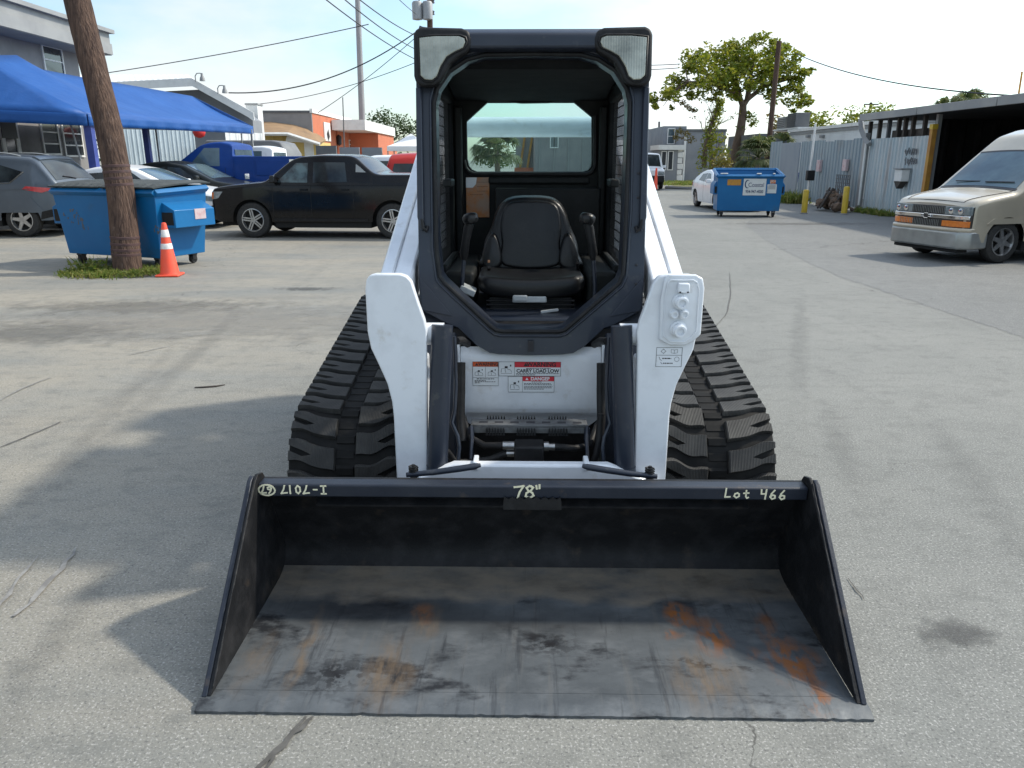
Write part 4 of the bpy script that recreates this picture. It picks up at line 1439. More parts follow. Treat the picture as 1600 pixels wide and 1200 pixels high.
mb.tube([(-0.54, 3.30, 1.755), (-0.40, 3.30, 1.755), (0.40, 3.30, 1.755), (0.54, 3.30, 1.755)], [0.085, 0.062, 0.062, 0.085], 24)
obj('cross_tube', mb, M['white'], LOADER, smooth=40)
# front bulkhead
prof = [(1.445, 0.755), (1.42, 0.72), (1.418, 0.60), (1.418, 0.475), (1.426, 0.452), (1.450, 0.425), (1.470, 0.385), (1.475, 0.355)]


def bulk(u, v):
    k = v * (len(prof) - 1)
    i = min(int(k), len(prof) - 2)
    t = k - i
    y = prof[i][0] + (prof[i + 1][0] - prof[i][0]) * t
    z = prof[i][1] + (prof[i + 1][1] - prof[i][1]) * t
    w = 0.312 - max(0, 0.43 - z) ** 2 * 14
    return ((u - 0.5) * 2 * w, y, z)


mb = MB()
mb.grid(bulk, 8, 28)
bulkhead = obj('front_panel', mb, M['white'], LOADER, smooth=60)
for s in (-1, 1):
    mb = MB()
    mb.b2((s * 0.3135, 1.40, 0.34), (s * 0.3245, 1.60, 0.80))
    obj('panel_flange', mb, M['white'], LOADER, bevel=0.003)


# decals on the bulkhead
def decal(x0, x1, z0, z1, y=1.4165):
    mb = MB()
    mb.b2((x0, y, z0), (x1, y + 0.001, z1))
    d = obj('warning_decal', mb, M['white_print'], LOADER)
    b = MB()
    e = 0.0013
    for a0, a1, c0, c1 in ((x0, x1, z0, z0 + e), (x0, x1, z1 - e, z1), (x0, x0 + e, z0 + e, z1 - e), (x1 - e, x1, z0 + e, z1 - e)):
        b.b2((a0, y - 0.0008, c0), (a1, y - 0.0001, c1))
    return d, b, y


def lines(b, x0, x1, zs, y, h=0.0028):
    for i, z in enumerate(zs):
        x = x0
        while x < x1:
            w = random.uniform(0.004, 0.012)
            w = min(w, x1 - x)
            b.b2((x, y - 0.0008, z), (x + w, y - 0.0001, z + h))
            x += w + 0.0022


def tri(b, x, z, s, y):
    b.prism([(x - s, z - s * 0.8), (x + s, z - s * 0.8), (x, z + s * 0.9)], xzf, y - 0.0012, y - 0.0009)


def doodle(b, x, z, w, h, y):
    """small pictogram: a machine outline and an arrow"""
    rr = random.Random(int(abs(x) * 9999))
    b.tube([(x - w * 0.4, y - 0.0008, z - h * 0.3), (x - w * 0.38, y - 0.0008, z), (x - w * 0.1, y - 0.0008, z + h * 0.05), (x - w * 0.05, y - 0.0008, z - h * 0.3)], 0.0008, 4)
    b.b2((x - w * 0.12, y - 0.0008, z + h * 0.05), (x + w * 0.1, y - 0.0002, z + h * 0.22))
    b.tube([(x + w * 0.05, y - 0.0008, z), (x + w * 0.35, y - 0.0008, z - h * 0.1), (x + w * 0.4, y - 0.0008, z - h * 0.3)], 0.0008, 4)
    b.tube([(x - w * 0.42, y - 0.0008, z - h * 0.38), (x + w * 0.42, y - 0.0008, z - h * 0.38)], 0.0006, 4)
    b.b2((x + w * 0.28, y - 0.0008, z + h * 0.2), (x + w * 0.38, y - 0.0002, z + h * 0.34))


# left: orange header
d, b, y = decal(-0.2585, -0.1435, 0.581, 0.693)
b.b2((-0.2585, y - 0.0008, 0.6695), (-0.1435, y - 0.0001, 0.6705))
b.b2((-0.2585, y - 0.0008, 0.6185), (-0.1435, y - 0.0001, 0.6195))
b.b2((-0.2015, y - 0.0008, 0.6195), (-0.2005, y - 0.0001, 0.6695))
doodle(b, -0.230, 0.644, 0.044, 0.04, y)
doodle(b, -0.172, 0.644, 0.044, 0.04, y)
lines(b, -0.240, -0.162, [0.6115], y, 0.0035)
lines(b, -0.250, -0.200, [0.604], y)
lines(b, -0.250, -0.155, [0.5985], y)
lines(b, -0.250, -0.225, [0.593], y)
obj('decal_print', b, M['ink'], d)
b = MB(); b.b2((-0.2575, y - 0.0006, 0.6705), (-0.1445, y - 0.0001, 0.692)); obj('decal_header', b, M['orange_print'], d)
b = MB(); tri(b, -0.240, 0.681, 0.0075, y); obj('hazard_triangle', b, M['ink'], d)
text('WARNING', 0.0215, M['ink'], d, (-0.188, y - 0.0012, 0.681), sx=0.86, ext=0.0002, bold=0.0006)
# centre: carry load low
d, b, y = decal(-0.1420, 0.1345, 0.627, 0.693)
b.b2((-0.0720, y - 0.0008, 0.627), (-0.0708, y - 0.0001, 0.693))
doodle(b, -0.108, 0.660, 0.058, 0.056, y)
lines(b, -0.02, 0.09, [0.6605], y, 0.0028)
lines(b, -0.064, 0.128, [0.6375], y, 0.0026)
lines(b, -0.064, 0.02, [0.6315], y, 0.0026)
obj('decal_print', b, M['ink'], d)
b = MB(); b.b2((-0.0705, y - 0.0006, 0.6675), (0.1335, y - 0.0001, 0.692)); obj('decal_header', b, M['red_print'], d)
b = MB(); tri(b, -0.022, 0.680, 0.010, y); obj('hazard_triangle', b, M['ink'], d)
text('WARNING', 0.027, M['ink'], d, (0.048, y - 0.0012, 0.680), ext=0.0002, bold=0.0008)
text('CARRY LOAD LOW', 0.0215, M['ink'], d, (0.032, y - 0.0008, 0.6505), bold=0.0007, ext=0.0002)
# lower: danger
d, b, y = decal(-0.1005, 0.1065, 0.552, 0.6258)
b.b2((-0.0365, y - 0.0008, 0.552), (-0.0355, y - 0.0001, 0.6258))
doodle(b, -0.070, 0.586, 0.05, 0.056, y)
lines(b, 0.005, 0.05, [0.5985], y, 0.0026)
for z, x1 in ((0.591, 0.09), (0.5855, 0.095), (0.577, 0.098), (0.5715, 0.095)):
    lines(b, -0.029, x1, [z], y, 0.0026)
lines(b, -0.029, 0.06, [0.5655], y, 0.0026)
obj('decal_print', b, M['ink'], d)
b = MB(); b.b2((-0.0352, y - 0.0006, 0.6035), (0.1055, y - 0.0001, 0.6248)); obj('decal_header', b, M['red_print'], d)
b = MB(); tri(b, -0.016, 0.6142, 0.007, y); obj('hazard_triangle', b, M['white_print'], d)
text('DANGER', 0.0215, M['white_print'], d, (0.044, y - 0.0012, 0.6142), bold=0.0008, ext=0.0002)

# toe step
mb = MB()
mb.b2((-0.252, 1.17, 0.470), (0.240, 1.255, 0.482))
mb.b2((-0.252, 1.17, 0.445), (0.240, 1.176, 0.470))
step = obj('step', mb, M['greymetal'], LOADER, bevel=0.002)
mb = MB()
for x in (-0.218, -0.152, -0.086, -0.018, 0.048, 0.114, 0.180):
    mb.b2((x, 1.195, 0.4815), (x + 0.036, 1.215, 0.4830))
obj('slot', mb, M['ink'], step)
mb = MB()
for x0, k in ((-0.185, 7), (-0.055, 7), (0.08, 7)):
    for i in range(k):
        for yy, zz in ((1.168, 0.446), (1.250, 0.486), (1.164, 0.462)):
            mb.box((x0 + i * 0.012, yy, zz), (0.009, 0.012, 0.018), taper=(0.25, 0.6))
obj('tread_tooth', mb, M['black'], step)
for s, x in ((-1, -0.25), (1, 0.238)):
    mb = MB()
    mb.tube([(x, 1.17, 0.475), (x - 0.006 * s, 1.12, 0.44), (x, 1.08, 0.32)], 0.008, 6)
    mb.b2((x - 0.012, 1.16, 0.418), (x + 0.012, 1.175, 0.47))
    obj('step_bracket', mb, M['navy'], step, smooth=40)

# hydraulic block and hoses
mb = MB()
mb.b2((-0.068, 1.06, 0.300), (0.055, 1.16, 0.425))
blk = obj('valve_block', mb, M['black'], LOADER, bevel=0.008)
mb = MB()
for x0, x1, r, z in ((0.055, 0.075, 0.020, 0.418), (0.075, 0.100, 0.015, 0.416), (-0.115, -0.068, 0.018, 0.420), (-0.10, -0.068, 0.014, 0.385)):
    mb.cyl((x0, 1.09, z), (x1, 1.09, z), r, 12)
obj('fitting', mb, M['steel'], blk, smooth=40)
for hz in ([(-0.115, 1.09, 0.420), (-0.19, 1.10, 0.415), (-0.26, 1.16, 0.43), (-0.30, 1.25, 0.52)],
           [(-0.10, 1.09, 0.385), (-0.17, 1.08, 0.360), (-0.24, 1.09, 0.345), (-0.31, 1.05, 0.36), (-0.34, 1.02, 0.42)],
           [(0.10, 1.09, 0.416), (0.18, 1.10, 0.405), (0.25, 1.15, 0.40), (0.29, 1.25, 0.46)],
           [(0.29, 1.12, 0.55), (0.285, 1.10, 0.45), (0.27, 1.08, 0.38), (0.25, 1.10, 0.30)]):
    mb = MB()
    mb.tube(hz, 0.0145, 10)
    obj('hose', mb, M['black'], blk, smooth=60)

# tool carrier plate behind the bucket
mb = MB()
mb.prism([(-0.52, 0.13), (0.52, 0.13), (0.52, 0.33), (0.30, 0.42), (-0.30, 0.42), (-0.52, 0.33)], xzf, 0.88, 0.93)
carrier = obj('tool_carrier', mb, M['white'], LOADER, bevel=0.01)
for s in (-1, 1):
    mb = MB()
    mb.prism([(s * 0.205, 0.40), (s * 0.225, 0.40), (s * 0.225, 0.434), (s * 0.205, 0.434)], xzf, 0.87, 0.95)
    obj('ear', mb, M['white'], carrier, bevel=0.004)
    mb = MB()
    pts = [(s * 0.455, 0.70, 0.452), (s * 0.36, 0.70, 0.462), (s * 0.27, 0.705, 0.474), (s * 0.205, 0.71, 0.483), (s * 0.185, 0.715, 0.486)]
    mb.tube(pts, [0.009, 0.011, 0.012, 0.012, 0.007], 10)
    lv = obj('locking_lever', mb, M['navy'], LOADER, smooth=50)
    mb = MB()
    mb.cyl((s * 0.43, 0.71, 0.36), (s * 0.43, 0.71, 0.47), 0.013, 14)
    mb.cyl((s * 0.43, 0.71, 0.47), (s * 0.43, 0.71, 0.488), 0.007, 10)
    for k in range(5):
        a = [(s * 0.43 + 0.016 * math.cos(t * PI / 5), 0.71 + 0.016 * math.sin(t * PI / 5), 0.44 + k * 0.009 + t * 0.0009) for t in range(10)]
        mb.tube(a, 0.003, 5, cap=False)
    obj('spring_pin', mb, M['black'], lv, smooth=50)

# ---- lift arms
platepoly = [(0.413, 0.25), (0.536, 0.25), (0.537, 0.593), (0.541, 0.65), (0.556, 0.723), (0.586, 0.80), (0.612, 0.863), (0.622, 0.93), (0.622, 1.09), (0.616, 1.125), (0.604, 1.142), (0.580, 1.148), (0.490, 1.148), (0.466, 1.140), (0.448, 1.120), (0.425, 1.04), (0.404, 0.975), (0.396, 0.93), (0.400, 0.89)]
for s in (-1, 1):
    mb = MB()
    poly = [(s * a, b) for a, b in platepoly]
    mb.prism(poly, xzf, 0.95, 0.985)
    arm = obj('lift_arm', mb, M['white'], LOADER, bevel=0.006, seg=2)
    mb = MB()
    f = lambda a, b, d: (d, a, b)
    mb.prism([(0.986, 0.80), (1.22, 0.84), (1.36, 0.90), (2.86, 1.44), (3.25, 1.55), (3.42, 1.70), (3.42, 1.84), (3.28, 1.86), (2.82, 1.605), (1.36, 1.072), (1.18, 1.08), (0.986, 1.135)], xyz, s * 0.505, s * 0.590)
    obj('arm_beam', mb, M['white'], arm, bevel=0.012, seg=3)
    mb = MB()
    mb.prism([(1.06, 0.98), (1.36, 0.96), (2.82, 1.49), (2.82, 1.607), (1.36, 1.074), (1.18, 1.06), (1.06, 1.06)], lambda a, b, d: (s * (0.5905 + (0.665 - 0.5905) * d * min(1.0, max(0.25, (a - 1.0) / 0.5))), a, b), 0, 1)
    obj('arm_rail', mb, M['white'], arm, bevel=0.012, seg=3)
    mb = MB()
    mb.prism([(0.986, 0.27), (1.08, 0.27), (1.14, 0.60), (1.16, 0.80), (0.986, 0.795)], xyz, s * 0.415, s * 0.525)
    obj('arm_leg', mb, M['white'], arm, bevel=0.01)
    # pivot boss and tilt cylinder
    mb = MB()
    mb.cyl((s * 0.34, 1.03, 0.905), (s * 0.44, 1.03, 0.905), 0.043, 20)
    obj('pivot_boss', mb, M['white'], arm, smooth=40)
    mb = MB()
    a, b = Vector((s * 0.343, 1.0, 0.945)), Vector((s * 0.372, 0.94, 0.36))
    mb.cyl(a, b, 0.041, 24)
    ax = (b - a).normalized()
    mb.cyl(b - ax * 0.03, b + ax * 0.004, 0.044, 24)
    cyl = obj('tilt_cylinder', mb, M['navy'], LOADER, smooth=40)
    mb = MB()
    mb.cyl(b, b + ax * 0.16, 0.019, 16)
    obj('piston_rod', mb, M['chrome'], cyl, smooth=40)
    mb = MB()
    mb.tube([(s * 0.302, 1.05, 0.89), (s * 0.300, 1.04, 0.80), (s * 0.298, 1.03, 0.70), (s * 0.303, 1.01, 0.60), (s * 0.315, 1.0, 0.55), (s * 0.290, 0.98, 0.50), (s * 0.284, 0.97, 0.46), (s * 0.290, 0.96, 0.40)], 0.0075, 8)
    obj('oil_pipe', mb, M['navy'], cyl, smooth=60)
    mb = MB()
    mb.tube([(s * 0.300, 1.10, 0.86), (s * 0.285, 1.2, 0.84), (s * 0.27, 1.3, 0.80)], 0.016, 8)
    obj('hose', mb, M['black'], cyl, smooth=60)
    mb = MB()
    mb.tube([(s * 0.292, 1.22, 0.74), (s * 0.293, 1.20, 0.62), (s * 0.296, 1.17, 0.50), (s * 0.285, 1.14, 0.42)], 0.018, 8)
    obj('hose', mb, M['black'], cyl, smooth=60)
arm_right = [o for o in LOADER.children if o.name.startswith('lift_arm')][-1]

# quick couplers on the right arm
mb = MB()
plate = [(0.478, 0.905), (0.515, 0.885), (0.575, 0.883), (0.606, 0.90), (0.632, 0.925), (0.634, 1.10), (0.626, 1.136), (0.600, 1.150), (0.500, 1.150), (0.487, 1.135), (0.476, 1.06)]
mb.prism(plate, xzf, 0.934, 0.9495)
cp = obj('coupler_plate', mb, M['white'], arm_right, bevel=0.006, seg=3)
mb = MB()
inner = [(0.492, 0.925), (0.520, 0.903), (0.570, 0.901), (0.596, 0.918), (0.612, 0.94), (0.612, 1.09), (0.604, 1.118), (0.588, 1.128), (0.508, 1.128), (0.499, 1.118), (0.491, 1.06)]
mb.ring([(0.55 + (a - 0.55) * 1.05, 1.01 + (b - 1.01) * 1.05) for a, b in inner], inner, (0.55, 1.01), xzf, 0.9285, 0.9337, 60)
obj('coupler_rim', mb, M['white'], arm_right, bevel=0.002)
for x, z, r, L in ((0.547, 1.052, 0.024, 0.050), (0.526, 1.005, 0.015, 0.026), (0.562, 1.006, 0.016, 0.030), (0.545, 0.948, 0.025, 0.055)):
    mb = MB()
    Mx = Matrix.Translation((x, 0.934, z)) @ Matrix.Rotation(PI / 2, 4, 'X')
    mb.lathe([(r * 1.25, 0), (r * 1.25, L * 0.2), (r, L * 0.25), (r, L * 0.7), (r * 0.85, L * 0.74), (r * 0.85, L), (r * 0.55, L), (r * 0.5, L * 0.8)], 20, Mx)
    obj('quick_coupler', mb, M['white'], arm_right, smooth=35)
mb = MB()
mb.box((0.553, 0.918, 1.105), (0.044, 0.030, 0.034), taper=(0.92, 0.8))
obj('socket_cap', mb, M['white'], arm_right, bevel=0.004)
mb = MB()
for x in (0.539, 0.567):
    mb.b2((x - 0.003, 0.9015, 1.088), (x + 0.003, 0.904, 1.093))
obj('screw', mb, M['ink'], arm_right)
# pictogram label under the couplers
b = MB()
x0, x1, z0, z1, y = 0.472, 0.570, 0.797, 0.873, 0.95
e = 0.0014
for a0, a1, c0, c1 in ((x0, x1, z0, z0 + e), (x0, x1, z1 - e, z1), (x0, x0 + e, z0, z1), (x1 - e, x1, z0, z1), (x0, x1, 0.842, 0.8433)):
    b.b2((a0, y - 0.0008, c0), (a1, y - 0.0001, c1))
b.tube([(0.499 + 0.007 * math.cos(k * PI / 6), y - 0.0005, 0.858 + 0.007 * math.sin(k * PI / 6)) for k in range(12)], 0.0007, 4, closed=True)
for k in range(4):
    b.tube([(0.499 + r * math.cos(k * PI / 2), y - 0.0005, 0.858 + r * math.sin(k * PI / 2)) for r in (0.006, 0.011)], 0.0006, 4)
b.tube([(0.528, y - 0.0005, 0.852), (0.528, y - 0.0005, 0.865), (0.540, y - 0.0005, 0.863), (0.552, y - 0.0005, 0.865), (0.552, y - 0.0005, 0.852), (0.540, y - 0.0005, 0.850)], 0.0007, 4, closed=True)
b.tube([(0.540, y - 0.0005, 0.850), (0.540, y - 0.0005, 0.863)], 0.0006, 4)
lines(b, 0.496, 0.530, [0.828], y, 0.004)
lines(b, 0.500, 0.536, [0.809], y, 0.004)
b.tube([(0.484, y - 0.0005, 0.836), (0.488, y - 0.0005, 0.825), (0.494, y - 0.0005, 0.822)], 0.0008, 4)
b.tube([(0.490, y - 0.0005, 0.815), (0.497, y - 0.0005, 0.808)], 0.0008, 4)
b.tube([(0.551 + 0.009 * math.cos(k * PI / 6), y - 0.0005, 0.827 + 0.009 * math.sin(k * PI / 6)) for k in range(12)], 0.0006, 4, closed=True)
obj('pictogram_label', b, M['ink'], arm_right)

# ---- cab
CY = lambda z: 1.27 + 0.15 * z
cabf = lambda a, b, d: (a, CY(b) + d, b)
outer = [(-0.487, 1.86), (-0.486, 1.07), (-0.482, 0.93), (-0.385, 0.878), (-0.317, 0.85), (-0.236, 0.773), (-0.180, 0.742), (-0.14, 0.736), (0, 0.731), (0.14, 0.736), (0.185, 0.742), (0.236, 0.773), (0.317, 0.85), (0.385, 0.878), (0.482, 0.93), (0.486, 1.07), (0.487, 1.86), (0.485, 2.02), (0.45, 2.065), (-0.45, 2.065), (-0.485, 2.02)]
inner = [(-0.405, 1.774), (-0.391, 1.834), (-0.343, 1.90), (-0.270, 1.946), (-0.197, 1.964), (0, 1.966), (0.197, 1.964), (0.270, 1.946), (0.338, 1.905), (0.386, 1.834), (0.400, 1.774), (0.394, 1.35), (0.388, 1.09), (0.372, 1.05), (0.174, 0.877), (0.145, 0.852), (0.12, 0.845), (-0.12, 0.845), (-0.15, 0.85), (-0.174, 0.868), (-0.370, 1.05), (-0.388, 1.075), (-0.400, 1.20)]
mb = MB()
mb.ring(outer, inner, (0, 1.45), cabf, 0.0, 0.11, 160)
obj('cab_frame', mb, M['navy'], LOADER, bevel=0.008, seg=3)
for off, rr_, k in ((0.010, 0.009, -0.004), (0.030, 0.006, -0.002)):
    mb = MB()
    cx, cz = 0, 1.42
    pts = []
    for a, b in inner:
        v = Vector((a - cx, b - cz))
        v = v * (1 + off / v.length)
        pts.append(cabf(cx + v.x, cz + v.y, k))
    # densify
    dp = []
    for i in range(len(pts)):
        p, q = Vector(pts[i]), Vector(pts[(i + 1) % len(pts)])
        n = max(1, int((q - p).length / 0.03))
        dp += [p.lerp(q, j / n) for j in range(n)]
    mb.tube(dp, rr_, 8, closed=True)
    obj('door_seal', mb, M['black'] if off < 0.02 else M['navy'], LOADER, smooth=60)
# lower front sill (hangs below the door opening)
mb = MB()
mb.b2((-0.012, 1.366, 0.752), (0.012, 1.374, 0.800))
obj('latch_slot', mb, M['ink'], LOADER)
mb = MB()
mb.prism([(-0.23, 0.80), (-0.18, 0.735), (0.18, 0.735), (0.23, 0.80)], xzf, 1.42, 1.55)
obj('cab_sill', mb, M['liner'], LOADER, bevel=0.01)
# roof with brow
mb = MB()
mb.prism([(1.50, 1.99), (1.505, 2.045), (1.54, 2.068), (2.72, 2.075), (2.80, 2.05), (2.80, 1.985), (1.62, 1.975)], xyz, -0.465, 0.465)
obj('roof', mb, M['navy'], LOADER, bevel=0.012, seg=3)
mb = MB()
mb.prism([(1.66, 1.972), (2.60, 1.972), (2.74, 1.90), (2.74, 1.86), (2.45, 1.90), (2.2, 1.93), (1.68, 1.93)], xyz, -0.425, 0.425)
obj('headliner', mb, M['liner'], LOADER, bevel=0.01)
# work lights
lens = [(0.462, 2.030), (0.400, 2.036), (0.300, 2.036), (0.278, 2.028), (0.273, 2.012), (0.283, 1.990), (0.318, 1.975), (0.350, 1.957), (0.375, 1.920), (0.390, 1.882), (0.410, 1.866), (0.440, 1.868), (0.458, 1.884)]
hous = [(0.486, 2.040), (0.478, 2.062), (0.455, 2.072), (0.29, 2.068), (0.262, 2.058), (0.248, 2.030), (0.250, 1.998), (0.268, 1.976), (0.304, 1.956), (0.332, 1.935), (0.356, 1.895), (0.376, 1.862), (0.402, 1.846), (0.455, 1.842), (0.478, 1.856), (0.486, 1.884)]
for s in (-1, 1):
    mb = MB()
    mb.prism([(s * a, b) for a, b in hous], cabf, -0.075, 0.02)
    wl = obj('work_light', mb, M['black'], LOADER, bevel=0.012, seg=3)
    mb = MB()
    mb.prism([(s * a, b) for a, b in lens], cabf, -0.0745, -0.083)
    obj('lens', mb, M['lens'], wl, bevel=0.004, seg=2)
    mb = MB()
    mb.tube([(s * (0.40 + (a - 0.40) * 1.05), CY(b) - 0.077, 1.965 + (b - 1.965) * 1.05) for a, b in lens], 0.005, 6, closed=True)
    obj('lens_gasket', mb, M['black'], wl, smooth=60)
    # door guide rail on the post
    mb = MB()
    mb.prism([(s * 0.462, 1.845), (s * 0.486, 1.845), (s * 0.487, 1.32), (s * 0.474, 1.265), (s * 0.462, 1.262), (s * 0.459, 1.28)], cabf, -0.024, -0.001)
    obj('door_rail', mb, M['navy'], LOADER, bevel=0.005)
    mb = MB()
    mb.tube([cabf(s * 0.468, 1.31, -0.018), cabf(s * 0.462, 1.275, -0.022), cabf(s * 0.450, 1.262, -0.016), cabf(s * 0.446, 1.28, -0.006)], 0.008, 8)
    obj('rail_tip', mb, M['black'], LOADER, smooth=50)
    # lower corner gusset in front of the chassis
    mb = MB()
    mb.prism([(s * 0.34, 0.90), (s * 0.475, 0.925), (s * 0.485, 1.07), (s * 0.44, 1.02)], cabf, -0.006, -0.0005)
    obj('corner_gusset', mb, M['navy'], LOADER, bevel=0.003)
    # bolts
    if s > 0:
        mb = MB()
        for z in (1.40, 1.50, 1.12, 1.04):
            Mx = Matrix.Translation(cabf(0.452, z, -0.001)) @ Matrix.Rotation(PI / 2, 4, 'X')
            mb.lathe([(0.006, 0), (0.006, 0.004), (0.002, 0.005)], 8, Mx)
        obj('bolt', mb, M['ink'], LOADER)
    # cab side: panel with window-sized opening and steel screen
    so = [(1.60, 0.90), (2.74, 0.90), (2.74, 1.98), (1.60, 1.98)]
    si = [(1.66, 1.03), (2.55, 1.03), (2.58, 1.85), (1.68, 1.88)]
    mb = MB()
    mb.ring(so, si, (2.12, 1.45), xyz, s * 0.432, s * 0.478, 60)
    sp = obj('cab_side', mb, M['liner'], LOADER, bevel=0.006)
    mb = MB()
    for k in range(19):
        y = 1.67 + k * 0.048
        mb.b2((s * 0.4535, y, 1.02), (s * 0.4575, y + 0.005, 1.88))
    for k in range(18):
        z = 1.045 + k * 0.048
        mb.b2((s * 0.4580, 1.655, z), (s * 0.4620, 2.58, z + 0.005))
    obj('side_screen', mb, M['black'], sp)
    mb = MB()
    mb.b2((s * 0.40, 2.1, 1.42), (s * 0.445, 2.3, 1.46))
    obj('side_latch', mb, M['cabin'], sp, bevel=0.01)
    mb = MB()
    mb.b2((s * 0.41, 1.95, 0.98), (s * 0.445, 2.6, 1.05))
    obj('side_trim', mb, M['cabin'], sp, bevel=0.01)

# rear wall with window
wo = [(-0.455, 0.88), (0.455, 0.88), (0.455, 1.93), (-0.455, 1.93)]
wi = [(-0.362, 1.762), (-0.362, 1.56), (-0.352, 1.52), (-0.335, 1.50), (-0.308, 1.489), (0.307, 1.489), (0.333, 1.498), (0.348, 1.52), (0.352, 1.55), (0.345, 1.785), (0.229, 1.874), (0.10, 1.861), (-0.05, 1.859), (-0.231, 1.874)]
mb = MB()
mb.ring(wo, wi, (0, 1.68), xzf, 2.68, 2.74, 100)
obj('rear_wall', mb, M['cabin2'], LOADER, bevel=0.006)
mb = MB()
q = [Vector((a, 2.672, b)) for a, b in [(x * 1.05 - 0.0, 1.68 + (z - 1.68) * 1.07) for x, z in wi[1:10]]]
dq = []
for i in range(len(q) - 1):
    dq += [q[i].lerp(q[i + 1], j / 4) for j in range(4)]
dq.append(q[-1])
mb.tube(dq, 0.012, 8)
obj('window_seal', mb, M['black'], LOADER, smooth=60)
mb = MB()
mb.prism([(a * 0.999, 1.68 + (b - 1.68) * 0.999) for a, b in wi], xzf, 2.70, 2.705)
M['rearpane'] = glass('rear_pane', (0.80, 0.94, 0.93), 0.05, 0.10, dust=0.12)
obj('rear_window', mb, M['rearpane'], LOADER)
mb = MB()
mb.b2((-0.24, 2.655, 1.42), (0.34, 2.679, 1.46))
mb.b2((-0.20, 2.60, 0.90), (0.40, 2.679, 1.40))
mb.b2((-0.43, 2.62, 0.90), (-0.385, 2.679, 1.84))
mb.b2((0.385, 2.62, 0.90), (0.43, 2.679, 1.84))
obj('rear_trim', mb, M['cabin'], LOADER, bevel=0.012, seg=3)
mb = MB()
mb.b2((-0.370, 2.668, 1.232), (-0.235, 2.679, 1.458))
man = obj('operator_card', mb, M['orange_label'], LOADER, bevel=0.003)
mb = MB()
mb.prism([(-0.369, 1.40), (-0.330, 1.40), (-0.312, 1.42), (-0.306, 1.457), (-0.369, 1.457)], xzf, 2.6665, 2.6676)
obj('card_print', mb, M['white_print'], man)
mb = MB()
lines(mb, -0.305, -0.245, [1.43, 1.405, 1.38], 2.668, 0.002)
lines(mb, -0.345, -0.27, [1.36], 2.668, 0.002)
obj('card_lines', mb, M['under'], man)
# cab floor and seat
mb = MB()
mb.b2((-0.43, 1.43, 0.80), (0.43, 2.68, 0.84))
obj('cab_floor', mb, M['black'], LOADER)


def pillow(mb, poly, fn, d0, d1, f):
    """padded slab: outline densified, edges rolled over on both faces"""
    n = len(poly)
    dp = []
    for i in range(n):
        a, b, c, d = poly[i - 1], poly[i], poly[(i + 1) % n], poly[(i + 2) % n]
        for k in range(5):
            t = k / 5
            q = lambda j: 0.5 * (2 * b[j] + (c[j] - a[j]) * t + (2 * a[j] - 5 * b[j] + 4 * c[j] - d[j]) * t * t + (3 * b[j] - a[j] - 3 * c[j] + d[j]) * t ** 3)
            dp.append((q(0), q(1)))
    cx, cy = sum(p[0] for p in dp) / len(dp), sum(p[1] for p in dp) / len(dp)
    rings = []
    for k in range(17):
        an = PI * k / 16
        g = 1 - f + f * math.sin(an) ** 0.6 if 0 < k < 16 else 1 - f
        dd = (d0 + d1) / 2 - (d1 - d0) / 2 * math.cos(an)
        rings.append([fn(cx + (a - cx) * g, cy + (b - cy) * g, dd) for a, b in dp])
    for q, sgn in ((0, -1), (16, 1)):
        for e in (0.7, 0.35, 0.05):
            g = (1 - f) * e
            dd = (d0 if q == 0 else d1) + sgn * 0.006 * (1 if d1 > d0 else -1) * (1 - e * e)
            rg = [fn(cx + (a - cx) * g, cy + (b - cy) * g, dd) for a, b in dp]
            rings = [rg] + rings if q == 0 else rings + [rg]
    mb.loft(rings)


seat = part('seat', LOADER)
mb = MB()
bk = [(-0.235, 0.99), (-0.250, 1.08), (-0.238, 1.15), (-0.205, 1.22), (-0.185, 1.285), (-0.150, 1.340), (-0.095, 1.368), (0, 1.374), (0.10, 1.368), (0.155, 1.340), (0.190, 1.285), (0.210, 1.22), (0.242, 1.15), (0.256, 1.08), (0.24, 0.99)]
bf = lambda a, b, d: (a, 2.20 + 0.20 * (b - 1.0) + d, b)
pillow(mb, bk, bf, -0.05, 0.10, 0.16)
obj('backrest', mb, M['vinyl'], seat, smooth=70)
mb = MB()
pillow(mb, [(-0.135, 1.02), (-0.15, 1.14), (-0.155, 1.24), (-0.12, 1.335), (0, 1.350), (0.125, 1.335), (0.16, 1.24), (0.155, 1.14), (0.14, 1.02)], bf, -0.068, -0.02, 0.10)
obj('back_pad', mb, M['vinyl'], seat, smooth=70)
for s in (-1, 1):
    mb = MB()
    pillow(mb, [(s * 0.150, 1.03), (s * 0.165, 1.15), (s * 0.200, 1.19), (s * 0.240, 1.12), (s * 0.250, 1.06), (s * 0.23, 1.0)], bf, -0.10, -0.03, 0.35)
    obj('bolster', mb, M['vinyl'], seat, smooth=70)
mb = MB()
cu = [(-0.245, 1.80), (-0.26, 1.86), (-0.255, 2.05), (-0.22, 2.16), (0.22, 2.16), (0.255, 2.05), (0.265, 1.86), (0.25, 1.80), (0.20, 1.765), (0, 1.755), (-0.20, 1.765)]
pillow(mb, cu, lambda a, b, d: (a, b, d + 0.02 * (abs(a) / 0.25) ** 2), 1.008, 0.912, 0.22)
obj('cushion', mb, M['vinyl'], seat, smooth=70)
mb = MB()
mb.b2((-0.20, 1.80, 0.84), (0.20, 2.15, 0.916))
for z in (0.855, 0.875, 0.895):
    mb.b2((-0.215, 1.785, z), (0.215, 2.16, z + 0.010))
obj('suspension_boot', mb, M['black'], seat, bevel=0.004)
mb = MB()
mb.box((-0.005, 1.748, 0.914), (0.165, 0.018, 0.030), taper=(0.97, 0.7))
mb.box((-0.05, 1.745, 0.920), (0.07, 0.018, 0.030))
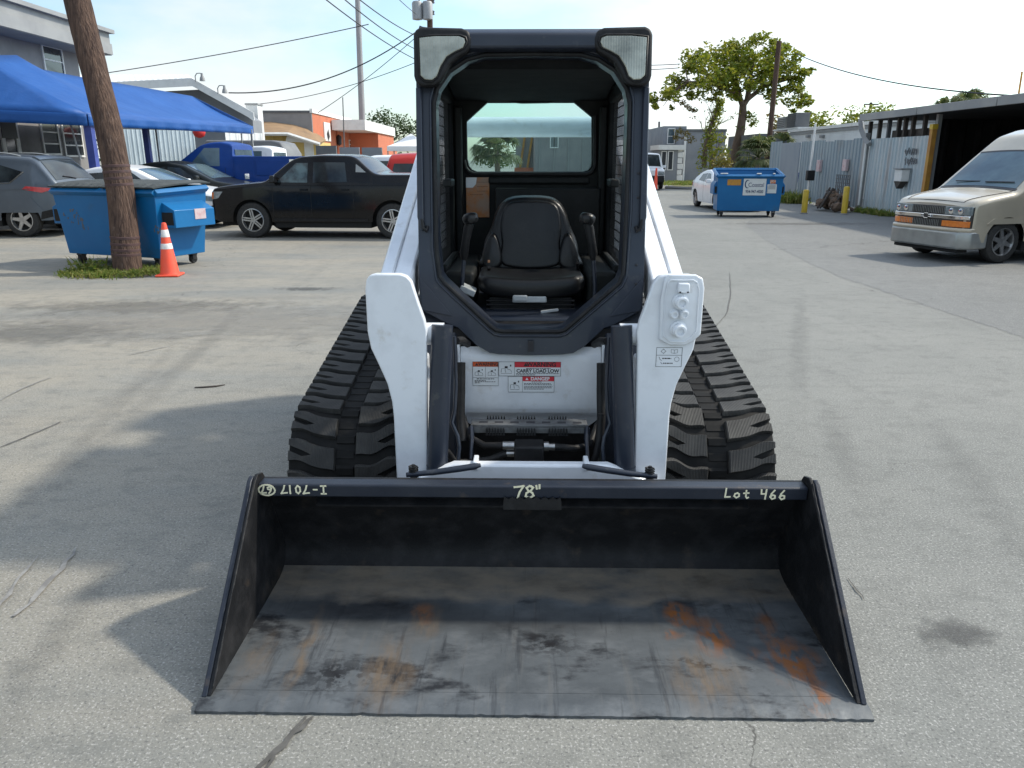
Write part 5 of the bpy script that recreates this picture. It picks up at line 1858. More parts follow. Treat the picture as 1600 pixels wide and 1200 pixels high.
M['palegrey'] = pm('pale_grey_plastic', (0.42, 0.45, 0.46), 0.5, vary=(30, (0.34, 0.36, 0.37), 0.4, 0.7))
obj('adjust_handle', mb, M['palegrey'], seat, bevel=0.006)
mb = MB()
mb.box((0.09, 1.70, 0.868), (0.085, 0.02, 0.012), rot=Matrix.Rotation(R(-8), 3, 'Y'))
obj('pedal_plate', mb, M['palegrey'], seat, bevel=0.003)
mb = MB()
mb.box((-0.30, 1.78, 0.955), (0.075, 0.10, 0.03), rot=Matrix.Rotation(R(24), 3, 'Y'))
obj('vent_plate', mb, M['palegrey'], LOADER, bevel=0.004)
for s in (-1, 1):
    mb = MB()
    mb.b2((s * 0.275, 1.85, 0.84), (s * 0.42, 2.60, 1.03))
    obj('side_console', mb, M['cabin'], LOADER, bevel=0.02, seg=3)
    dx = 0.0 if s < 0 else -0.022
    mb = MB()
    mb.tube([(s * (0.325 + dx), 1.74, 0.84), (s * (0.327 + dx), 1.745, 0.98), (s * (0.316 + dx), 1.755, 1.11)], 0.0105, 10)
    lev = obj('control_lever', mb, M['navy'], LOADER, smooth=60)
    mb = MB()
    mb.tube([(s * (0.316 + dx), 1.755, 1.10), (s * (0.314 + dx), 1.755, 1.13), (s * (0.305 + dx), 1.75, 1.19), (s * (0.292 + dx), 1.745, 1.25), (s * (0.285 + dx), 1.745, 1.27)], [0.012, 0.021, 0.019, 0.022, 0.02], 12)
    obj('grip', mb, M['black'], lev, smooth=60)
    mb = MB()
    Mx = Matrix.Translation((s * (0.276 + dx), 1.742, 1.268)) @ Matrix.Rotation(R(12 * s), 4, 'Y')
    mb.lathe([(0.010, 0), (0.032, 0.006), (0.038, 0.022), (0.036, 0.038), (0.026, 0.048), (0.010, 0.052)], 18, Mx)
    obj('knob', mb, M['vinyl'], lev, smooth=50)
mb = MB()
mb.box((-0.205, 1.90, 1.075), (0.010, 0.01, 0.012))
obj('belt_button', mb, M['orange_label'], LOADER)
mb = MB()
mb.tube([(0.235, 2.1, 0.98), (0.24, 2.0, 1.02), (0.235, 1.97, 1.06)], 0.008, 6)
mb.tube([(-0.215, 2.1, 0.98), (-0.21, 2.02, 1.0), (-0.207, 1.95, 1.04)], 0.008, 6)
obj('seat_belt', mb, M['black'], LOADER, smooth=60)

# ================================================================== VEHICLES
def lerp_tab(tab, x):
    if x <= tab[0][0]:
        return tab[0][1]
    for i in range(len(tab) - 1):
        if x <= tab[i + 1][0]:
            a, b = tab[i], tab[i + 1]
            return a[1] + (b[1] - a[1]) * (x - a[0]) / max(1e-9, b[0] - a[0])
    return tab[-1][1]


def smooth_tab(tab, x, w=0.05):
    return sum(lerp_tab(tab, x + k * w) for k in (-2, -1, 0, 1, 2)) / 5


class Car:
    """body swept along its length: u = metres behind the nose, v = left, z = up; nose points to local -Y, left side to local +X"""
    def __init__(s, name, label, cat, paint, W, L, top, belt, sill, axles, wr, plan, tumble=0.2, roofz=1.6, rr=0.08, jumps=(), crown=0.03, tw=0.22, group=None, scale=None, sharp=None, tuck=0.05):
        s.W, s.L, s.top, s.belt, s.sill, s.axles, s.wr, s.plan = W, L, top, belt, sill, axles, wr, plan
        s.tumble, s.roofz, s.rr, s.crown, s.tw = tumble, roofz, rr, crown, tw
        s.jumps = jumps
        s.tuck = tuck
        s.paint = paint
        s.root = thing(name, label, cat, group=group, scale=scale)
        s.body()

    def zt(s, u):
        if any(abs(u - j) < 0.13 for j in s.jumps):
            return lerp_tab(s.top, u)
        return smooth_tab(s.top, u, 0.035)

    def hw(s, u, z):
        b = s.W / 2 * lerp_tab(s.plan, u)
        be = s.belt
        if z > be:
            b *= 1 - s.tumble * ((z - be) / (s.roofz - be)) ** 1.1
        else:
            k = (be - z) / be
            b *= 1 + 0.012 * math.sin(PI * min(1, k * 1.4)) - s.tuck * max(0, k - 0.45) ** 2 * 4
        return b

    def zb(s, u):
        z = lerp_tab(s.sill, u)
        for a in s.axles:
            R_ = s.wr * 1.16
            d = abs(u - a)
            if d < R_:
                z = max(z, s.wr + math.sqrt(R_ * R_ - d * d))
        return z

    def zs(s, u, v):
        h = max(0.05, s.hw(u, s.zt(u)))
        return s.zt(u) + s.crown * max(0, 1 - (v / h) ** 2)

    def body(s):
        us = {0.0, s.L}
        n = int(s.L / 0.06)
        us |= {s.L * i / n for i in range(n + 1)}
        us |= {0.02, 0.05, 0.09, s.L - 0.02, s.L - 0.05, s.L - 0.09}
        for a in s.axles:
            R_ = s.wr * 1.16
            us |= {a + R_ * math.cos(PI * k / 16) * 0.9999 for k in range(17)}
            us |= {a - R_ - 0.003, a + R_ + 0.003}
        for j in s.jumps:
            us |= {j - 0.002, j + 0.002}
        us = sorted(u for u in us if 0 <= u <= s.L)
        rings = []
        NR = 9
        for u in us:
            zb, zt = s.zb(u), s.zt(u)
            zb = min(zb, zt - 0.06)
            r = min(s.rr, (zt - zb) * 0.4)
            half = []
            for i in range(NR):
                z = zb + (zt - r - zb) * i / (NR - 1)
                half.append((s.hw(u, z), z))
            hx = s.hw(u, zt - r)
            for a in (25, 50, 72, 90):
                half.append((hx - r * (1 - math.cos(R(a))), zt - r + r * math.sin(R(a)) + s.crown * 0.02 * a / 90))
            hx -= r
            for f in (0.75, 0.4):
                half.append((hx * f, zt + s.crown * (1 - f * f)))
            rg = [(x, u, z) for x, z in half] + [(0, u, zt + s.crown)] + [(-x, u, z) for x, z in half[::-1]]
            rings.append(rg)
        mb = MB()
        mb.loft(rings, cap=True, closed=False)
        s.body_obj = obj('body', mb, s.paint, s.root, smooth=38)
        # dark floor pan and wheel wells
        mb = MB()
        w = s.W / 2
        mb.b2((-w * 0.72, 0.15, 0.24), (w * 0.72, s.L - 0.15, 0.62))
        mb.b2((-w * 0.93, s.axles[0] + s.wr * 1.3, 0.22), (w * 0.93, s.axles[1] - s.wr * 1.3, 0.4))
        for a in s.axles:
            mb.b2((-w * 0.80, a - s.wr * 1.3, 0.5), (w * 0.80, a + s.wr * 1.3, s.wr * 2.14))
        obj('floor_pan', mb, M['under'], s.root)

    def side(s, name, quad, side, mat, off=0.006, nu=8, nv=4, parent=None, depth=0.02):
        """patch lying on the flank; quad = (u,z) corners: bottom-front, bottom-rear, top-rear, top-front"""
        mb = MB()
        q = quad

        def pt(a, b, o):
            u = (q[0][0] * (1 - a) + q[1][0] * a) * (1 - b) + (q[3][0] * (1 - a) + q[2][0] * a) * b
            z = (q[0][1] * (1 - a) + q[1][1] * a) * (1 - b) + (q[3][1] * (1 - a) + q[2][1] * a) * b
            return Vector((side * (s.hw(u, z) + o), u, z))
        rim = [(i / nu, 0) for i in range(nu)] + [(1, j / nv) for j in range(nv)] + [(1 - i / nu, 1) for i in range(nu)] + [(0, 1 - j / nv) for j in range(nv)]
        mb.grid(lambda a, b: pt(a, b, off), nu, nv)
        mb.loft([[pt(a, b, off) for a, b in rim], [pt(a, b, off - depth) for a, b in rim]], cap=False)
        return obj(name, mb, mat, parent or s.root, smooth=40)

    def over(s, name, u0, u1, w0, w1, mat, off=0.006, nu=8, nv=10, parent=None, depth=0.02, z0=None):
        """patch lying on the top surface between u0 and u1 (windscreen, rear window)"""
        def pt(a, b, o):
            u = u0 + (u1 - u0) * a
            v = (w0 + (w1 - w0) * a) * (2 * b - 1)
            z = s.zs(u, v)
            du = (s.zs(u + 0.02, v) - s.zs(u - 0.02, v)) / 0.04
            n = Vector((0, -du, 1)).normalized()
            return Vector((v, u, z)) + n * o
        mb = MB()
        mb.grid(lambda a, b: pt(a, b, off), nu, nv)
        rim = [(i / nu, 0) for i in range(nu)] + [(1, j / nv) for j in range(nv)] + [(1 - i / nu, 1) for i in range(nu)] + [(0, 1 - j / nv) for j in range(nv)]
        mb.loft([[pt(a, b, off) for a, b in rim], [pt(a, b, off - depth) for a, b in rim]], cap=False)
        return obj(name, mb, mat, parent or s.root, smooth=40)

    def wheels(s, spokes=5, rim=None, style='spoke', track=None):
        r, tw = s.wr, s.tw
        tyre = MB()
        tyre.lathe([(r * 0.64, -tw / 2 + 0.01), (r * 0.80, -tw / 2), (r * 0.95, -tw / 2 + 0.015), (r, -tw / 2 + 0.045), (r, tw / 2 - 0.045), (r * 0.95, tw / 2 - 0.015), (r * 0.80, tw / 2), (r * 0.64, tw / 2 - 0.01)], 32, Matrix.Rotation(PI / 2, 4, 'Y'), closed=True)
        td = tyre.mesh('tyre', M['tyre'], 40)
        rm = MB()
        Mx = Matrix.Rotation(PI / 2, 4, 'Y')
        rm.lathe([(r * 0.655, -tw / 2), (r * 0.655, tw / 2 - 0.004), (r * 0.61, tw / 2 - 0.002), (r * 0.585, tw / 2 - 0.03), (r * 0.585, -tw / 2)], 32, Mx, closed=True)
        rm.lathe([(0.0, tw / 2 - 0.03), (r * 0.13, tw / 2 - 0.03), (r * 0.15, tw / 2 - 0.045), (r * 0.15, 0.0), (0.0, 0.0)], 16, Mx)
        for k in range(spokes):
            a = 2 * PI * k / spokes + 0.2
            Q = Matrix.Rotation(a, 4, 'X')
            if style == 'split':
                for e in (-1, 1):
                    b = MB().box((tw / 2 - 0.035, e * r * 0.065, r * 0.36), (0.02, r * 0.075, r * 0.50))
                    rm.add([Q @ Vector(p) for p in b.v], b.f)
            elif style == 'steel':
                b = MB().box((tw / 2 - 0.03, 0, r * 0.40), (0.02, r * 0.16, r * 0.24))
                rm.add([Q @ Vector(p) for p in b.v], b.f)
            else:
                b = MB().box((tw / 2 - 0.038, 0, r * 0.36), (0.024, r * 0.24, r * 0.50), taper=(1, 0.62))
                rm.add([Q @ Vector(p) for p in b.v], b.f)
        rd = rm.mesh('rim', rim or M['rim'], 40)
        bk = MB()
        bk.lathe([(0.0, -0.02), (r * 0.58, -0.02), (r * 0.58, 0.01), (0.0, 0.01)], 20, Mx)
        bd = bk.mesh('brake_disc', M['under'], 40)
        for a in s.axles:
            for side in (1, -1):
                x = (track or (s.W / 2 - tw / 2 - 0.015))
                w = part('wheel', s.root, (side * x, a, r), (0, 0, 0 if side > 0 else PI))
                for nm, d in (('tyre', td), ('rim', rd), ('brake_disc', bd)):
                    link(nm, d, w)

    def put(s, local, world, rz):
        """stand the car so that local ground point lands on the world ground point"""
        k = s.root.scale[0]
        lx_, ly_ = local[0] * k, local[1] * k
        c, q = math.cos(rz), math.sin(rz)
        s.root.rotation_euler = (0, 0, rz)
        s.root.location = (world[0] - (c * lx_ - q * ly_), world[1] - (q * lx_ + c * ly_), 0.006)

    def bits(s, name, boxes, mat, bevel=0.006, parent=None, together=True):
        mb = MB()
        for c, d in boxes:
            mb.box(c, d)
        return obj(name, mb, mat, parent or s.root, bevel=bevel)

    def mirror(s, side, u, z, mat):
        mb = MB()
        x = s.hw(u, z)
        mb.box((side * (x + 0.11), u, z + 0.05), (0.20, 0.12, 0.15), taper=(0.85, 0.8))
        mb.box((side * (x + 0.02), u, z), (0.10, 0.06, 0.05))
        return obj('side_mirror', mb, mat, s.root, bevel=0.025, seg=3)


def paint(name, col, metal=0.0, rough=0.3, dirt=None):
    return pm(name, col, rough, metal, spec=0.5 if min(col) > 0.04 else 0.25, vary=(1.8, tuple(min(1, c * 1.15 + 0.004) for c in col), 0.4, 0.7), coat=0.35 if min(col) > 0.04 else 0.1, dirt=dirt or (tuple(c * 0.75 + 0.05 for c in col), 3.0, 0.62, 0.85))


M['tanpaint'] = paint('champagne_paint', (0.45, 0.40, 0.315), 0.3, 0.3)
M['blackpaint'] = paint('black_paint', (0.006, 0.006, 0.007), 0.0, 0.16, dirt=((0.014, 0.0135, 0.013), 3.0, 0.6, 0.85))
M['greypaint'] = paint('slate_paint', (0.085, 0.105, 0.130), 0.4, 0.34)
M['whitepaint'] = paint('white_car_paint', (0.72, 0.73, 0.74), 0.0, 0.28)
M['darkpaint'] = paint('dark_green_grey_paint', (0.014, 0.017, 0.017), 0.1, 0.28, dirt=((0.025, 0.026, 0.025), 3.0, 0.6, 0.85))
M['bluepaint'] = paint('blue_truck_paint', (0.0, 0.036, 0.20), 0.0, 0.55, dirt=((0.02, 0.06, 0.19), 3.0, 0.6, 0.85))
M['redpaint'] = paint('red_paint', (0.38, 0.025, 0.02), 0.1, 0.3)
M['amber'] = pm('amber_lens', (0.72, 0.20, 0.02), 0.15, coat=0.6, vary=(18, (0.6, 0.15, 0.02), 0.4, 0.7), stretch=(1, 1, 0.4))
M['redlens'] = pm('red_lens', (0.45, 0.012, 0.02), 0.12, coat=0.7, vary=(14, (0.6, 0.05, 0.06), 0.5, 0.7))
M['headlamp'] = pm('headlamp_glass', (0.16, 0.19, 0.20), 0.08, coat=0.8, vary=(9, (0.34, 0.37, 0.38), 0.45, 0.65))
M['grille'] = pm('dark_grille', (0.028, 0.025, 0.022), 0.5, vary=(14, (0.05, 0.045, 0.04), 0.4, 0.7))
M['silvertrim'] = pm('silver_bumper', (0.36, 0.37, 0.36), 0.3, metal=0.5, vary=(4, (0.28, 0.29, 0.28), 0.4, 0.7))
M['truckglass'] = pm('clear_side_glass', (0.022, 0.032, 0.036), 0.04, spec=0.6, vary=(2.2, (0.09, 0.14, 0.15), 0.46, 0.62))
M['seatgrey'] = pm('seat_cloth', (0.10, 0.105, 0.11), 0.9, vary=(8, (0.14, 0.145, 0.15), 0.4, 0.7))

# ---- champagne conversion van
van = Car('camper_van', 'champagne high-top van with chrome grille bar parked in front of the dark shed', 'van', M['tanpaint'], 2.02, 5.6,
          [(0, 1.03), (0.04, 1.10), (0.15, 1.16), (0.45, 1.225), (1.02, 1.32), (1.06, 1.34), (1.88, 2.05), (1.93, 2.09), (2.25, 2.36), (2.7, 2.50), (3.3, 2.55), (5.45, 2.55), (5.55, 2.3), (5.6, 1.9)],
          1.24, [(0, 0.42), (0.3, 0.40), (5.3, 0.42), (5.6, 0.5)], (0.86, 4.3), 0.40,
          [(0, 0.82), (0.04, 0.89), (0.12, 0.945), (0.35, 0.985), (0.9, 1.0), (5.2, 1.0), (5.6, 0.94)], tumble=0.19, roofz=2.5, rr=0.10, scale=0.815, crown=0.04)
van.wheels(6)
M['windscreen'] = glass('windscreen_glass', (0.42, 0.52, 0.54), 0.03, 0.42)
van.over('windscreen', 1.09, 1.86, 0.86, 0.78, M['paleglass'], nu=12, nv=14)
b = MB()
for v0, v1 in ((-0.62, -0.06), (0.10, 0.72)):
    b.tube([Vector((v0 + (v1 - v0) * t, 1.10 + 0.03 * t + 0.05, van.zs(1.10 + 0.03 * t + 0.05, 0) + 0.03 - 0.02 * t)) for t in (0, 0.5, 1)], 0.012, 6)
obj('wiper', b, M['ink'], van.root)
b = MB()
b.grid(lambda a, c: Vector(((2 * c - 1) * 0.9, 1.03 + 0.055 * a, van.zs(1.03 + 0.055 * a, (2 * c - 1) * 0.9) + 0.004)), 2, 14)
obj('cowl', b, M['ink'], van.root)
for sd_ in (1, -1):
    van.side('side_window', ((1.42, 1.30), (2.35, 1.30), (2.35, 1.90), (1.93, 1.90)), sd_, M['darkglass'])
    van.side('side_window', ((2.55, 1.34), (5.0, 1.34), (5.0, 1.86), (2.55, 1.86)), sd_, M['darkglass'])
    van.side('door_seam', ((1.30, 0.50), (1.31, 0.50), (1.31, 1.28), (1.30, 1.28)), sd_, M['ink'], off=0.002, nu=1)
    van.mirror(sd_, 1.52, 1.35, M['tanpaint'])
    van.side('fender_flare', ((0.38, 0.74), (1.33, 0.74), (1.18, 0.845), (0.54, 0.845)), sd_, M['tanpaint'], off=0.012, nu=12, nv=3)
fp = lambda v, z, u: Vector((v, u, z))


def front(name, pts, u0, u1, mat, bevel=0.008, bow=0.10, parent=None, n=14):
    """strip across the nose; pts = (v, z0, z1) stations; bowed in plan so the ends sweep back"""
    mb = MB()
    rings = []
    st = []
    for i in range(len(pts) - 1):
        for k in range(n):
            t = k / n
            st.append(tuple(pts[i][j] + (pts[i + 1][j] - pts[i][j]) * t for j in range(3)))
    st.append(pts[-1])
    for v, z0, z1 in st:
        back = bow * (abs(v) / 0.95) ** 10
        rings.append([(v, u0 + back, z0), (v, u0 + back, z1), (v, u1 + back, z1), (v, u1 + back, z0)])
    mb.loft(rings)
    return obj(name, mb, mat, parent or van.root, smooth=40, bevel=bevel)


front('light_surround', [(-0.955, 0.655, 1.052), (0.955, 0.655, 1.052)], -0.030, 0.12, M['grille'], bow=0.09)
gr = front('grille', [(-0.60, 0.90, 1.045), (0.40, 0.90, 1.045)], -0.036, 0.0, M['grille'], bow=0.09)
b = MB()
for i in range(30):
    v = -0.85 + i * 0.043
    b.box((v, -0.044 + 0.09 * (abs(v) / 0.95) ** 10, 0.972), (0.007, 0.012, 0.12))
obj('grille_fins', b, M['silvertrim'], gr)
gl = front('lower_grille', [(-0.72, 0.655, 0.80), (0.36, 0.655, 0.80)], -0.036, 0.0, M['grille'], bow=0.09)
b = MB()
for i in range(24):
    v = -0.70 + i * 0.043
    b.box((v, -0.044 + 0.09 * (abs(v) / 0.95) ** 10, 0.728), (0.007, 0.012, 0.12))
obj('grille_fins', b, M['silvertrim'], gl)
front('chrome_bar', [(-0.945, 0.815, 0.892), (0.945, 0.815, 0.892)], -0.062, 0.0, M['chrome'], bow=0.09, bevel=0.014)
for sd_ in (1, -1):
    hl = front('headlight', sorted([(sd_ * 0.41, 0.90, 1.045), (sd_ * 0.68, 0.90, 1.055), (sd_ * 0.955, 0.90, 1.06)]), -0.044, 0.0, M['headlamp'], bow=0.09)
    for v in (0.57, 0.78):
        b = MB()
        b.lathe([(0.05, 0), (0.055, 0.01), (0.03, 0.016)], 16, Matrix.Translation((sd_ * v, -0.046 + 0.09 * (v / 0.95) ** 10, 0.97)) @ Matrix.Rotation(PI / 2, 4, 'X'))
        obj('reflector', b, M['chrome'], hl, smooth=50)
    front('indicator', sorted([(sd_ * 0.37, 0.675, 0.785), (sd_ * 0.64, 0.675, 0.79), (sd_ * 0.945, 0.68, 0.79)]), -0.044, 0.0, M['amber'], bow=0.09)
b = MB()
emb = [(-0.13, -0.018), (-0.06, -0.018), (-0.045, -0.045), (0.045, -0.045), (0.06, -0.018), (0.13, -0.018), (0.115, 0.018), (0.06, 0.018), (0.045, 0.045), (-0.045, 0.045), (-0.06, 0.018), (-0.115, 0.018)]
b.prism([(a, 0.853 + c) for a, c in emb], lambda a, c, d: Vector((a, d, c)), -0.078, -0.06)
eo = obj('grille_emblem', b, M['grille'], van.root, bevel=0.004)
b = MB()
b.tube([Vector((a, -0.079, 0.853 + c)) for a, c in emb], 0.006, 5, closed=True)
obj('emblem_rim', b, M['chrome'], eo)
front('bumper', [(-0.985, 0.27, 0.60), (0.985, 0.27, 0.60)], -0.15, 0.25, M['silvertrim'], bow=0.17, bevel=0.04)
front('bumper_top', [(-0.975, 0.585, 0.665), (0.975, 0.585, 0.665)], -0.145, 0.25, M['tanpaint'], bow=0.17, bevel=0.03)
front('valance', [(-0.80, 0.20, 0.33), (0.80, 0.20, 0.33)], -0.06, 0.2, M['under'], bow=0.2)
for sd_ in (1, -1):
    b = MB()
    b.tube([Vector((sd_ * (0.70 + 0.16 * t), 0.10 + 0.92 * t, van.zs(0.10 + 0.92 * t, 0.70 + 0.16 * t) - 0.002)) for t in [k / 14 for k in range(15)]], 0.009, 5)
    obj('hood_seam', b, M['ink'], van.root)
    van.side('door_seam', ((2.42, 0.50), (2.43, 0.50), (2.43, 1.28), (2.42, 1.28)), sd_, M['ink'], off=0.002, nu=1)
    van.side('body_stripe', ((1.35, 0.98), (5.4, 0.98), (5.4, 1.03), (1.35, 1.03)), sd_, M['silvertrim'], off=0.008, nu=20, nv=1)
b = MB()
b.tube([Vector((v, 0.075 + 0.02 * (abs(v) / 0.8) ** 2, van.zs(0.075, v) + 0.0)) for v in [-0.72 + k * 0.08 for k in range(19)]], 0.008, 5)
obj('hood_seam', b, M['ink'], van.root)
b = MB()
b.grid(lambda a, c: Vector(((2 * c - 1) * 0.80, 1.84 + 0.035 * a, van.zs(1.84 + 0.035 * a, (2 * c - 1) * 0.8) + 0.010)), 2, 14)
obj('screen_header', b, M['ink'], van.root)
van.put((0.90, 0.86), G(1555, 411), R(-74))

# ---- black pickup
pk = Car('black_pickup', 'black crew-cab pickup truck with sloping rear pillars parked beyond the dumpster', 'pickup truck', M['blackpaint'], 1.98, 5.25,
         [(0, 0.90), (0.04, 0.99), (0.15, 1.05), (0.5, 1.10), (1.25, 1.165), (1.30, 1.185), (1.85, 1.62), (2.05, 1.685), (2.5, 1.72), (3.1, 1.71), (3.25, 1.675), (3.62, 1.36), (3.75, 1.325), (5.2, 1.325), (5.25, 1.25)],
         1.10, [(0, 0.42), (0.2, 0.33), (5.0, 0.36), (5.25, 0.45)], (0.95, 4.03), 0.375,
         [(0, 0.80), (0.04, 0.87), (0.12, 0.93), (0.3, 0.975), (0.8, 1.0), (5.0, 1.0), (5.25, 0.93)], tumble=0.20, roofz=1.72, scale=0.955, rr=0.07)
pk.wheels(5, style='split')
pk.over('windscreen', 1.36, 1.84, 0.78, 0.68, M['paleglass'])
for sd_ in (1, -1):
    pk.side('side_window', ((1.55, 1.165), (2.22, 1.16), (2.22, 1.56), (1.96, 1.56)), sd_, M['truckglass'], nu=10)
    pk.side('side_window', ((2.34, 1.16), (3.08, 1.175), (3.02, 1.57), (2.34, 1.575)), sd_, M['darkglass'])
    pk.side('quarter_window', ((3.26, 1.375), (3.48, 1.37), (3.36, 1.47), (3.26, 1.54)), sd_, M['silvertrim'])
    for u in (1.44, 2.28, 3.2):
        pk.side('door_seam', ((u, 0.40), (u + 0.008, 0.40), (u + 0.008, 1.13), (u, 1.13)), sd_, M['under'], off=0.002, nu=1, nv=8)
    for u in (2.06, 2.96):
        pk.side('door_handle', ((u, 1.0), (u + 0.16, 1.0), (u + 0.16, 1.035), (u, 1.035)), sd_, M['blackpaint'], off=0.03, nu=3, nv=1)
    pk.side('headlight', ((0.05, 0.80), (0.22, 0.83), (0.34, 0.97), (0.07, 0.97)), sd_, M['headlamp'], off=0.008)
    pk.side('indicator', ((0.045, 0.81), (0.10, 0.82), (0.12, 0.95), (0.05, 0.95)), sd_, M['amber'], off=0.012, nu=3)
    pk.side('body_crease', ((1.3, 1.105), (5.1, 1.105), (5.1, 1.12), (1.3, 1.12)), sd_, M['blackpaint'], off=0.012, nu=20, nv=1)
    pk.side('sill_trim', ((1.45, 0.36), (3.5, 0.36), (3.5, 0.42), (1.45, 0.42)), sd_, M['black'], off=0.02, nu=10, nv=1)
    pk.mirror(sd_, 1.52, 1.18, M['blackpaint'])
pk.bits('bumper', [((0, 0.0, 0.52), (1.62, 0.16, 0.30))], M['blackpaint'], bevel=0.05)
pk.bits('grille', [((0, -0.02, 0.83), (1.05, 0.06, 0.22))], M['grille'])
pk.put((0.99, 0.95), G(397, 372), R(-95.3))

# ---- slate hatchback SUV
su = Car('slate_suv', 'slate grey hatchback SUV with red tail light and roof rails at the left', 'SUV', M['greypaint'], 1.84, 4.52,
         [(0, 0.85), (0.05, 0.95), (0.9, 1.05), (1.1, 1.10), (1.9, 1.55), (2.3, 1.63), (3.2, 1.64), (3.85, 1.60), (3.98, 1.56), (4.38, 1.10), (4.46, 1.02), (4.52, 0.92)],
         1.02, [(0, 0.32), (4.2, 0.34), (4.52, 0.45)], (0.9, 3.59), 0.35,
         [(0, 0.8), (0.1, 0.92), (0.4, 1.0), (3.9, 1.0), (4.3, 0.95), (4.52, 0.86)], tumble=0.24, roofz=1.64, rr=0.10)
su.wheels(5)
su.over('rear_window', 4.02, 4.345, 0.62, 0.74, M['darkglass'], nu=8)
su.over('windscreen', 1.15, 1.88, 0.72, 0.62, M['paleglass'])
for sd_ in (1, -1):
    su.side('side_window', ((1.5, 1.05), (2.35, 1.08), (2.35, 1.46), (2.0, 1.46)), sd_, M['darkglass'])
    su.side('side_window', ((2.45, 1.08), (3.15, 1.10), (3.15, 1.47), (2.45, 1.47)), sd_, M['darkglass'])
    su.side('quarter_window', ((3.22, 1.10), (3.48, 1.12), (3.74, 1.31), (3.22, 1.46)), sd_, M['darkglass'])
    su.side('window_trim', ((1.5, 1.045), (3.48, 1.085), (3.49, 1.10), (1.5, 1.06)), sd_, M['chrome'], off=0.010, nu=16, nv=1)
    su.side('window_trim', ((3.48, 1.085), (3.76, 1.31), (3.74, 1.325), (3.465, 1.10)), sd_, M['chrome'], off=0.010, nu=5, nv=1)
    su.side('tail_light', ((3.72, 0.97), (4.10, 0.90), (4.40, 0.985), (3.80, 1.03)), sd_, M['redlens'], off=0.012, nu=10, nv=3)
    su.side('body_crease', ((2.4, 0.955), (3.9, 0.965), (3.9, 0.98), (2.4, 0.97)), sd_, M['greypaint'], off=0.012, nu=14, nv=1)
    su.side('arch_trim', ((3.08, 0.50), (4.12, 0.50), (3.88, 0.80), (3.32, 0.80)), sd_, M['greypaint'], off=0.008, nu=16, nv=3)
    b = MB()
    b.tube([Vector((sd_ * 0.60, u, su.zs(u, 0.6) + 0.045 - 0.045 * abs((u - 2.75) / 0.85) ** 4)) for u in [1.9 + 0.085 * k for k in range(21)]], 0.018, 6)
    obj('roof_rail', b, M['silvertrim'], su.root, smooth=60)
    su.mirror(sd_, 1.5, 1.08, M['greypaint'])
    su.side('lower_cladding', ((4.0, 0.36), (4.48, 0.47), (4.50, 0.62), (4.05, 0.52)), sd_, M['black'], off=0.012)
b = MB()
b.tube([Vector((0.0, 4.36, su.zs(4.36, 0) + 0.02)), Vector((0.22, 4.33, su.zs(4.33, 0.22) + 0.025)), Vector((0.40, 4.31, su.zs(4.31, 0.4) + 0.02))], 0.014, 6)
obj('rear_wiper', b, M['ink'], su.root)
su.over('spoiler', 3.88, 4.0, 0.66, 0.64, M['greypaint'], off=0.03, depth=0.05)
su.bits('rear_bumper', [((0, 4.50, 0.55), (1.50, 0.12, 0.30))], M['black'], bevel=0.05)
su.put((0.92, 3.59), G(38, 371), R(-90))

# ---- generic sedans
def sedan(name, label, pt, L=4.6, W=1.8, H=1.43, scale=None):
    k = H / 1.43
    c = Car(name, label, 'car', pt, W, L,
            [(0, 0.66 * k), (0.05, 0.74 * k), (0.4, 0.84 * k), (1.15, 0.95 * k), (1.25, 0.98 * k), (2.05, 1.34 * k), (2.5, 1.415 * k), (3.0, 1.39 * k), (3.4, 1.30 * k), (L - 0.55, 1.03 * k), (L - 0.1, 0.98 * k), (L, 0.86 * k)],
            0.92 * k, [(0, 0.30), (0.2, 0.22), (L - 0.3, 0.24), (L, 0.4)], (0.92, 3.6), 0.325,
            [(0, 0.70), (0.06, 0.80), (0.2, 0.89), (0.5, 0.97), (1.0, 1.0), (L - 0.8, 1.0), (L - 0.2, 0.9), (L, 0.80)], tumble=0.26, roofz=H, rr=0.09, tw=0.2, scale=scale)
    c.wheels(5)
    c.over('windscreen', 1.30, 2.04, 0.72, 0.58, M['paleglass'])
    c.over('rear_window', 3.30, L - 0.66, 0.56, 0.66, M['darkglass'])
    for sd_ in (1, -1):
        c.side('side_window', ((1.62, 0.96 * k), (2.45, 0.98 * k), (2.45, 1.29 * k), (2.12, 1.27 * k)), sd_, M['darkglass'])
        c.side('side_window', ((2.53, 0.98 * k), (3.30, 1.02 * k), (3.12, 1.25 * k), (2.53, 1.29 * k)), sd_, M['darkglass'])
        c.mirror(sd_, 1.60, 0.97 * k, pt)
        c.side('headlight', ((0.06, 0.60 * k), (0.40, 0.64 * k), (0.60, 0.78 * k), (0.14, 0.72 * k)), sd_, M['headlamp'], off=0.008)
        c.side('tail_light', ((L - 0.34, 0.78 * k), (L - 0.08, 0.76 * k), (L - 0.06, 0.90 * k), (L - 0.40, 0.92 * k)), sd_, M['redlens'], off=0.008)
        for u in (1.5, 2.49, 3.36):
            c.side('door_seam', ((u, 0.32), (u + 0.008, 0.32), (u + 0.008, 0.93 * k), (u, 0.93 * k)), sd_, M['under'], off=0.002, nu=1, nv=6)
        c.side('door_handle', ((2.22, 0.83 * k), (2.38, 0.83 * k), (2.38, 0.86 * k), (2.22, 0.86 * k)), sd_, pt, off=0.025, nu=2, nv=1)
    c.bits('lower_intake', [((0, 0.02, 0.38), (1.05, 0.06, 0.14))], M['grille'])
    c.bits('grille', [((0, 0.0, 0.58 * k), (0.72, 0.05, 0.10))], M['grille'])
    return c


